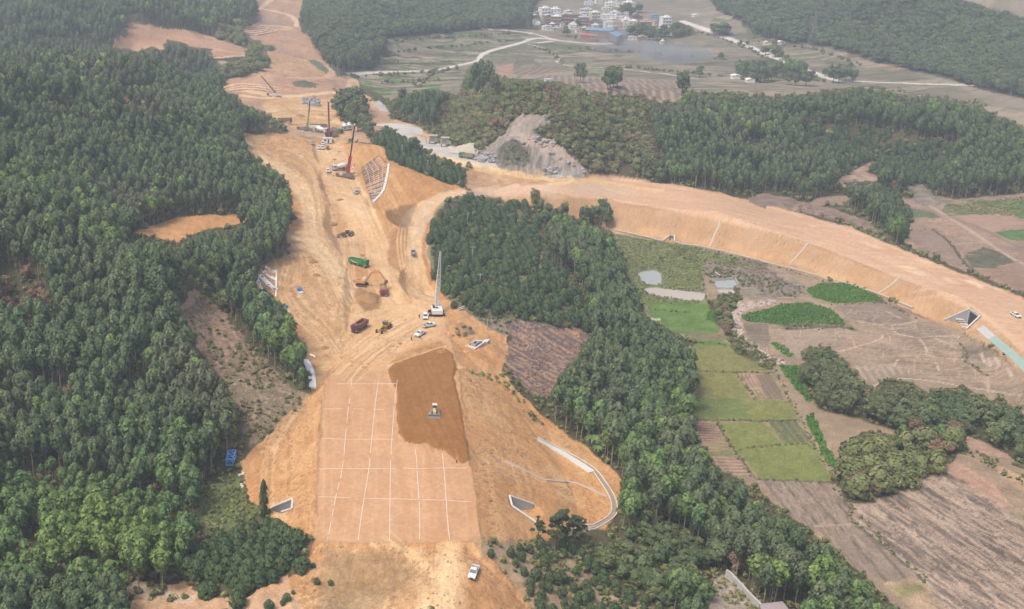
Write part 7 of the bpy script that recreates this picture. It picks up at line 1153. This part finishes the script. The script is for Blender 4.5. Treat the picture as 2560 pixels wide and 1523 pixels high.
# ------------------------------------------------------------------ village
M_brick = mat('brick wall', (.30,.20,.16), .9, noise=.2, nscale=.6); M_wall = mat('whitewashed wall', (.82,.81,.78), .85, noise=.08, nscale=.3); M_cream = mat('cream wall', (.58,.50,.40), .85, nscale=.3); M_roofg = mat('grey roof sheet', (.55,.58,.61), .7, noise=.15, nscale=.4); M_rooft = mat('tan roof', (.45,.38,.31), .8); M_roofw = mat('pale roof slab', (.82,.81,.78), .8)
M_roofb = mat('blue roof sheet', (.22,.42,.60), .5, noise=.08, nscale=.3); M_roofr = mat('red roof sheet', (.50,.16,.14), .7); M_roofo = mat('orange roof', (.62,.30,.18), .7); M_dkr = mat('dark tile roof', (.15,.14,.14), .8); M_win = mat('house window', (.10,.11,.12), .3)
VIL = [(320,245,105,62,'b','g','brick house with a grey roof at the left end'),(270,185,105,38,'w','g','low white house at the far left'),(445,188,128,100,'w','w','tall plain white house, left of the tall pair'),(580,175,135,80,'w','w','tall plain white house, right of the tall pair'),(500,275,110,90,'b','g','brick house below the tall white pair'),(600,300,130,100,'b','w','wide brick house with pale roof'),
 (710,285,110,105,'b','t','narrow brick house with tan roof'),(835,255,150,85,'b','t','brick house with a wide tan roof'),(790,150,130,30,'w','g','low white house with stepped grey roof'),(1020,112,150,22,'c','g','low house at the back of the village'),(990,215,120,60,'w','g','white house with a dark open terrace'),(975,300,130,90,'b','g','brick house with grey roof, middle of the row'),
 (1125,240,120,95,'c','w','cream house with a bright white roof'),(1140,320,170,60,'b','d','low brick house behind the blue shed'),(1238,210,55,50,'w','w','slim white house between wider ones'),(1320,265,150,85,'w','g','broad white house with a balcony'),(1395,150,90,25,'w','w','small white house at the back'),(1445,205,85,55,'w','g','white house with grey canopy'),
 (1305,355,100,80,'w','w','white house beside the blue shed roof'),(1440,330,120,60,'c','o','cream walled house with an orange roof'),(1550,330,110,90,'w','w','white house in the centre right'),(1640,345,105,85,'c','w','cream house with brown top floor'),(1685,255,140,65,'b','d','brick house with a dark roof'),(1825,320,160,55,'b','t','long plain brick house with a tan roof'),(1960,330,90,70,'c','r','pink-walled house with a red roof'),
 (2085,350,125,130,'w','w','isolated tall white house at the right end'),(1940,212,85,40,'B','B','small bright blue shed'),(1330,55,110,50,'w','w','white house at the top edge, left'),(1425,40,90,45,'w','g','white house at the top edge, second'),(1590,75,135,70,'w','w','big white house at the top edge, right'),(1655,110,80,25,'w','r','low house with a pink roof'),(1290,90,110,20,'w','g','low white house near the top'),
 (480,360,120,30,'w','g','low white outbuilding by the village road'),(600,365,100,25,'c','g','low outbuilding with green-grey roof'),(820,345,90,45,'w','w','small white house at the road'),(905,400,70,30,'w','r','tiny hut with a pink roof'),(1775,520,110,50,'b','t','half-built brick house near the smoke'),(2040,545,50,28,'w','w','lone white hut in the field'),(1640,490,100,25,'w','g','long white shed by the trees'),(2140,430,160,22,'w','g','low white wall-like shed by the dark tree'),(60,-35,120,40,'w','g','pale house at the far top'),(1050,20,110,30,'w','g','far white house above the village'),(1180,5,90,40,'w','w','far white house, right neighbour')]
VIL += [(random.uniform(300, 1700), random.uniform(150, 395), random.uniform(45, 85), random.uniform(22, 50), random.choice('wwbc'), random.choice('gwtwd'), 'small house packed in among the larger village houses') for _ in range(26)]
WM = {'b': M_brick, 'w': M_wall, 'c': M_cream, 'B': M_roofb}; RM = {'g': M_roofg, 'w': M_roofw, 't': M_rooft, 'd': M_dkr, 'o': M_roofo, 'r': M_roofr, 'B': M_roofb}
for k, (cu, cv, wp, hp, wk, rk, lb) in enumerate(VIL):
    (u_, v_), = ZV((cu, cv)); x, y, z = hit(u_, v_); s_ = FPX / project(x, y, z)[2]; W_ = wp / 5.424 / s_ * 1.02; H_ = hp / 5.424 / s_ / .985 * 1.15 + 1; Dp = W_ * random.uniform(.8, 1.05); rz = random.uniform(-.22, .22)
    e = empty('village_house', lb, 'house', (x, y + Dp / 2, z - .3), rz, 'small packed houses of the village' if lb.startswith('small house packed') else 'houses of the village'); wl = MB().box(-W_/2, W_/2, -Dp/2, Dp/2, -1, H_).build('wall', WM[wk], e); ov = .25
    if rk in 'gtB' and k % 2 == 0 or rk == 'r': rf = MB().prism([(-W_/2 - ov, H_ + .1), (0, H_ + W_ * .14), (W_/2 + ov, H_ + .1), (0, H_ + W_ * .14 - .25)], -Dp/2 - ov, Dp/2 + ov)
    else: rf = MB().box(-W_/2 - ov, W_/2 + ov, -Dp/2 - ov, Dp/2 + ov, H_ + .003, H_ + .3); rf.box(-W_ * .1, W_ * .32, -Dp * .1, Dp * .3, H_ + .3, H_ + 1.9)
    rf.build('roof', RM[rk], e); nf = max(1, int(H_ / 3.1)); nw = max(2, int(W_ / 3.2))
    for f in range(nf):
        for j in range(nw):
            xx = -W_/2 + (j + .5) * W_ / nw; zz = (f + .35) * H_ / nf; ww = MB().box(xx - .6, xx + .6, -Dp/2 - .03, -Dp/2 + .05, zz, zz + min(1.3, H_ / nf * .5)).build('door' if f == 0 and j == nw // 2 else 'window', M_win, wl)
        if H_ > 5 and f > 0: MB().box(-W_/2 + .3, W_/2 - .3, -Dp/2 - .7, -Dp/2 - .002, f * H_ / nf - .08, f * H_ / nf + .08).build('balcony', M_roofw, wl)
def shed(lb, pts, hgt, m):
    P = [atz(u_, v_, -10 + hgt) for u_, v_ in ZV(*pts)]; e = empty('long_shed', lb, 'shed'); mb = MB().hexa([(a, b, -10 + hgt) for a, b in P] + [(a, b, -9.7 + hgt) for a, b in P]).build('roof', m, e)
    c = (sum(p[0] for p in P) / 4, sum(p[1] for p in P) / 4); Q = [(c[0] + (a - c[0]) * .94, c[1] + (b - c[1]) * .94) for a, b in P]; MB().hexa([(a, b, -13) for a, b in Q] + [(a, b, -10.003 + hgt) for a, b in Q]).build('wall', M_brick, e)
shed('long shed with a pale blue roof in front of the village', ((985,352),(1035,322),(1395,335),(1345,372)), 5, M_roofb); shed('smaller blue-roofed shed right of the smoke', ((1310,395),(1400,375),(1505,405),(1430,450)), 4, M_roofb)
shed('long low red-walled barn under the blue roof', ((920,425),(935,398),(1160,410),(1150,440)), 2.5, M_roofr)
# farm sheds in the middle of the valley
for lb, u_, v_, w_, h_, m in (('white farm shed left of the lone tree group', R3((412,575))[0][0], R3((412,575))[0][1], 7, 3, M_roofw), ('second white farm shed beside the tree group', R3((515,600))[0][0], R3((515,600))[0][1], 6, 2.6, M_roofw), ('pale building near the pylon', R3((640,325))[0][0], R3((640,325))[0][1], 7, 2.5, M_cream), ('white and tan building near the pylon, right one', R3((735,325))[0][0], R3((735,325))[0][1], 7, 3, M_wall), ('white shed at the upper left of the valley road', R3((125,120))[0][0], R3((125,120))[0][1], 9, 2, M_roofw)):
    x, y, z = hit(u_, v_); e = empty('farm_shed', lb, 'shed', (x, y + 3, z - .3)); MB().box(-w_/2, w_/2, -3, 3, -1, h_).build('wall', M_wall, e); MB().prism([(-w_/2 - .5, h_), (0, h_ + 1), (w_/2 + .5, h_), (0, h_ + .7)], -3.4, 3.4).build('roof', m, e)
e = empty('grey_shed', 'grey roof with a brown ridge at the bottom edge', 'shed'); P = [hit(*p) for p in R9((575,1445),(740,1425),(800,1500),(600,1520))]; z = P[0][2] + 2.5
Pw = [(a, b) for a, b in [atz(*p, z) for p in R9((575,1447),(742,1427),(830,1540),(610,1560))]]; MB().hexa([(a, b, z - .15) for a, b in Pw] + [(a, b, z) for a, b in Pw]).build('roof', mat('pinkish grey roof', (.36,.31,.31), .8), e); MB().hexa([(a, b, z - 3.2) for a, b in Pw] + [(a, b, z - .16) for a, b in Pw]).build('wall', M_brick, e)
# ------------------------------------------------------------------ single trees
def tree_at(kind, u_, v_, hgt, label, group=None, name=None, wide=1.0):
    x, y, z = hit(u_, v_); s_ = hgt / SPEC[kind][2]; e = add_tree(kind, x, y, z - .1, s_, random.uniform(0, 6), label, group, None, name); e.scale = (s_ * wide, s_ * wide, s_); return e
for u_, v_, h_, lb in (tuple(R8((1560,1060))[0]) + (11.5, 'tall pine at the foot of the platform slope'), tuple(R8((1600,1010))[0]) + (10.5, 'second pine right behind the tall one'), tuple(R8((1430,1020))[0]) + (8, 'thin crooked pine standing left of the pine group'), tuple(R8((1680,1000))[0]) + (9, 'pine at the right of the pine group'), tuple(R8((1740,960))[0]) + (6.5, 'short pine by the end of the channel')): tree_at('pine', u_, v_, h_, lb, None, 'pine_tree', .95)
pc = tree_at('young', 660, 1292, 11.0, 'narrow dark pine column beside the left culvert', None, 'pine_tree', .5); pc.scale = (.62, .62, 2.3); tree_at('pine', 620, 1270, 4, 'small dark pine at the lower left slope edge', None, 'pine_tree', .6)
for k, (u_, v_, r) in enumerate([R7((2290,1290))[0] + (1.0,), R7((2075,1410))[0] + (1.2,), R7((1945,1470))[0] + (1.4,), R7((2180,1215))[0] + (1.3,), R7((2390,1295))[0] + (.8,), R7((2265,1168))[0] + (.7,), R7((2045,1440))[0] + (.8,), R7((2120,1360))[0] + (.6,), R7((2195,1170))[0] + (1.8,), R5((825,770))[0] + (1.6,), R7((1490,1390))[0] + (2.4,), R7((1720,1450))[0] + (2.4,)]): tree_at('young', u_, v_ + 4, r * 1.7, 'small dark bush alone on the bare ground at the lower left' if k not in (9,) else 'small conifer alone at the crane track edge', 'lone bushes on bare ground', 'bush', 1.25)
for k, (cu, cv, h_, w_) in enumerate(((640,590,16,1.0),(580,600,15,1.0),(520,590,14,1.0),(610,600,15,1.0),(700,560,15,1.0),(660,585,14,1),(780,615,11,.7),(835,620,10,.7),(910,625,14,1.2),(870,505,9,1),(1050,555,8,1),(285,255,14,2.0),(245,245,12,1.5),(320,255,12,1.6),(440,330,6,1),(485,335,6,1),(620,400,10,1.3),(690,415,11,1.5),(740,435,9,1.2),(770,445,7,1),(290,430,7,1.3),(140,560,10,1),(1110,600,14,1.1),(1150,600,14,1.1),(1200,590,14,1.1),(1250,600,12,1))):
    u_, v_ = R3((cu, cv))[0]; tree_at('broad', u_, v_, h_, 'round tree standing in the valley fields along the road', 'field trees in the far valley', 'field_tree', w_)
for k, (cu, cv, h_) in enumerate(((1740,600,17),(1980,640,16),(1940,650,14),(2010,640,13),(1960,640,15),(950,715,21),(1080,720,22),(1120,745,17),(970,720,24),(1060,730,24),(1010,700,25),(940,740,18),(1100,740,18),(1030,740,20),(990,760,17),(460,800,16),(520,810,15),(2480,690,16))): u_, v_ = R2((cu, cv))[0]; tree_at('euc' if 900 < cu < 1150 else 'broad', u_, v_, h_, 'tall tree rising above the scrub hill against the fields', 'tall trees on the scrub hill crest', 'tall_tree', .8)
for k, (cu, cv, h_, w_) in enumerate(((60,800,20,1.6),(100,790,19,1.5),(140,830,17,1.5),(30,830,20,1.5),(160,900,15,1.4),(90,880,18,1.5),(180,960,14,1.4),(130,960,15,1.4),(0,840,18,1.4),(60,920,15,1.3),(220,1000,12,1.3))): u_, v_ = R2((cu, cv))[0]; tree_at('broad', u_, v_, h_ * .8, 'dark broad tree in the clump between haul road and quarry yard', 'dark clump by the quarry yard', 'broadleaf_tree', w_ * .8)
tree_at('broad', *R2((530,1120))[0], 10, 'dark round tree on the mound above the crane', None, 'broadleaf_tree', 1.0); tree_at('bush', *R2((740,1250))[0], 9, 'thin pale tree with open crown beside the quarry road', None, 'open_tree', .7); tree_at('bush', *R2((640,1190))[0], 6, 'thin open tree left of the pale one', None, 'open_tree', .6); tree_at('bush', *R2((1410,1480))[0], 9, 'leafless-looking thin tree at the ramp edge', None, 'open_tree', .5)
for k, (cu, cv, h_) in enumerate(((1500,140,12),(1580,150,11),(1620,130,12),(1770,160,13),(1830,150,12),(1900,130,15),(1930,170,13),(1450,60,8),(1560,200,11))): u_, v_ = R5((cu, cv))[0]; tree_at('broad', u_, v_ + 8, h_ * .85, 'tall bright eucalyptus at the top of the gully wood below the ramp', 'eucalyptus at the top of the gully', 'eucalyptus_tree', .72)
for cu, cv, h_ in ((740,440,12),(880,300,8),(860,480,5),(1320,330,6),(210,340,7)): tree_at('broad', *ZV((cu, cv))[0], h_, 'round dark tree among the village houses', 'trees in the village', 'broadleaf_tree', 1.1)
for cu, cv in ((1600,430),(1680,400),(1760,370),(1830,400),(1900,420),(2230,400),(2170,420),(2290,400),(1720,440),(2050,400),(1860,500),(1950,500),(2020,490),(200,280),(230,260),(130,290),(1720,120),(1500,150),(1560,130),(1620,150)): tree_at('broad', *ZV((cu, cv))[0], random.uniform(9, 14), 'dark broad tree in the groves round the village edge', 'groves round the village', 'broadleaf_tree', 1.2)
# burning heap: tree in smoke
# banana plants
M_ban = leaf_mat('banana leaf', (.20,.33,.12), (.24,.36,.14))
for k, (cu, cv, s_, lb) in enumerate(((1830,330,1.25,'large banana plant at the foot of the wood by the channel'),(1860,375,.85,'smaller banana plant beside the large one'))):
    x, y, z = hit(*R8((cu, cv))[0]); e = empty('banana_plant', lb, 'banana plant', (x, y, z)); e.scale = (s_,) * 3; MB().cyl((0,0,-.3), (.1,0,2.2), .18, .12).build('stem', M_dark, e)
    for j in range(9):
        a = j * .7 + k; P = []; 
        for i in range(7): t = i / 6; r = 2.4 * t; zz = 2.1 + 1.7 * math.sin(t * 2.3) - .6 * t; w_ = .30 * math.sin(math.pi * min(1, t * .9 + .08)) + .02; P += [(r*math.cos(a) - w_*math.sin(a), r*math.sin(a) + w_*math.cos(a), zz - .08), (r*math.cos(a), r*math.sin(a), zz), (r*math.cos(a) + w_*math.sin(a), r*math.sin(a) - w_*math.cos(a), zz - .08)]
        mb = MB().add(P, [(i*3+q, i*3+q+1, i*3+q+4, i*3+q+3) for i in range(6) for q in (0, 1)]); o = mb.build('leaf', M_ban, e, True); at_ = o.data.attributes.new('tone', 'FLOAT', 'POINT'); at_.data.foreach_set('value', [1.0] * len(P))

# ------------------------------------------------------------------ more of the site: small spoil heaps, rubbish, stakes
for k, (u_, v_, r) in enumerate(((905,640,1.3),(868,610,1.1),(830,560,1.5),(845,695,1.4),(782,655,1.6),(765,640,1.2),(790,690,1.8),(1010,800,.9),(1105,880,1.2),(800,850,1.0),(812,870,1.2),(735,715,1.4),(1000,860,.8),(940,480,1.2),(850,500,1.3),(845,380,1.2),(835,400,1.1),(1150,920,1.3),(1170,950,1.1),(820,300,2.2),(750,290,2.0),(800,285,1.8),(1220,1250,.8),(660,1130,.9),(1130,840,1.1),(1165,880,.9))):
    heap('spoil_pile', 'small loose spoil pile tipped on the bare earthworks', u_, v_, r, r * .55, (P_soil, mat('dry light soil', (.52,.33,.17), .95, noise=.2, nscale=2))[k % 2], 'spoil pile', 1.0 + .3 * (k % 3), .3)['group'] = 'small spoil piles'
for k, (cu, cv) in enumerate(((265,600),(330,575),(335,685),(300,765),(320,800),(285,625))):
    x, y, z = hit(*CVL((cu, cv))[0]); o = MB().frus(-.5, .5, .4, 0, -.3, .35, .25, .5).build('sack', (P_white, P_cream, P_brown)[k % 3], bevel=.08); o.location = (x, y, z); o.rotation_euler = (0, 0, k); tag(o, 'discarded pale sack at the slope edge below the blue frame', 'sack', 'sacks below the blue frame')
# ------------------------------------------------------------------ haze: the air of the valley
def haze():
    x0, x1, y0, y1, z0, z1 = -2400, 3300, -60, 3400, -41, CAMH + 6
    V = [(x0,y0,z0),(x1,y0,z0),(x1,y1,z0),(x0,y1,z0),(x0,y0,z1),(x1,y0,z1),(x1,y1,z1),(x0,y1,z1)]
    me = bpy.data.meshes.new('haze'); me.from_pydata(V, [], [(0,3,2,1),(4,5,6,7),(0,1,5,4),(1,2,6,5),(2,3,7,6),(3,0,4,7)])
    m = bpy.data.materials.new('haze'); m.use_nodes = True; t = m.node_tree; t.nodes.remove(t.nodes['Principled BSDF']); p = t.nodes.new('ShaderNodeVolumePrincipled')
    p.inputs['Color'].default_value = (.80, .90, 1.0, 1); p.inputs['Density'].default_value = HAZE; p.inputs['Anisotropy'].default_value = .2
    t.links.new(p.outputs[0], t.nodes['Material Output'].inputs['Volume']); me.materials.append(m)
    o = bpy.data.objects.new('haze', me); COL.objects.link(o); tag(o, 'thin pale haze lying over the whole valley', 'haze', kind='stuff'); o.display_type = 'WIRE'
HAZE = .00039
haze()

# ------------------------------------------------------------------ smoke of the field fire by the village
def smoke():
    import bmesh
    pts = [((1250,600),10,3),((1240,540),14,8),((1280,470),17,14),((1310,420),20,19),((1360,500),17,13),((1420,600),16,7),((1600,640),22,6),((1850,720),30,7),((2200,800),36,8)]
    bm = bmesh.new()
    for (cu, cv), r, hz in pts:
        (u_, v_), = ZV((cu, cv)); x, y, z = hit(u_, max(v_, ZV((0, 640))[0][1]) if cu < 1500 else v_); t = tip(u_, v_, y); m_ = Matrix.Translation((t.x, y, z + hz)) @ Matrix.Diagonal((r, r * .8, r * (.8 if cu < 1500 else .3), 1)); bmesh.ops.create_icosphere(bm, subdivisions=2, radius=1, matrix=m_)
    me = bpy.data.meshes.new('smoke'); bm.to_mesh(me); bm.free(); o = bpy.data.objects.new('smoke', me); COL.objects.link(o)
    rm = o.modifiers.new('merge', 'REMESH'); rm.mode = 'VOXEL'; rm.voxel_size = 3.0
    m = bpy.data.materials.new('smoke'); m.use_nodes = True; t = m.node_tree; t.nodes.remove(t.nodes['Principled BSDF']); p = t.nodes.new('ShaderNodeVolumePrincipled'); p.inputs['Color'].default_value = (.86, .93, 1, 1); p.inputs['Anisotropy'].default_value = .1
    g = t.nodes.new('ShaderNodeNewGeometry'); nz = t.nodes.new('ShaderNodeTexNoise'); nz.inputs['Scale'].default_value = .06; nz.inputs['Detail'].default_value = 3; mr = t.nodes.new('ShaderNodeMapRange'); mr.inputs[1].default_value = .38; mr.inputs[2].default_value = .8; mr.inputs[3].default_value = 0; mr.inputs[4].default_value = .06
    t.links.new(g.outputs['Position'], nz.inputs['Vector']); t.links.new(nz.outputs[0], mr.inputs[0]); t.links.new(mr.outputs[0], p.inputs['Density']); t.links.new(p.outputs[0], t.nodes['Material Output'].inputs['Volume']); me.materials.append(m)
    tag(o, 'bluish smoke rising from a field fire by the village and drifting right', 'smoke', kind='stuff')
smoke()
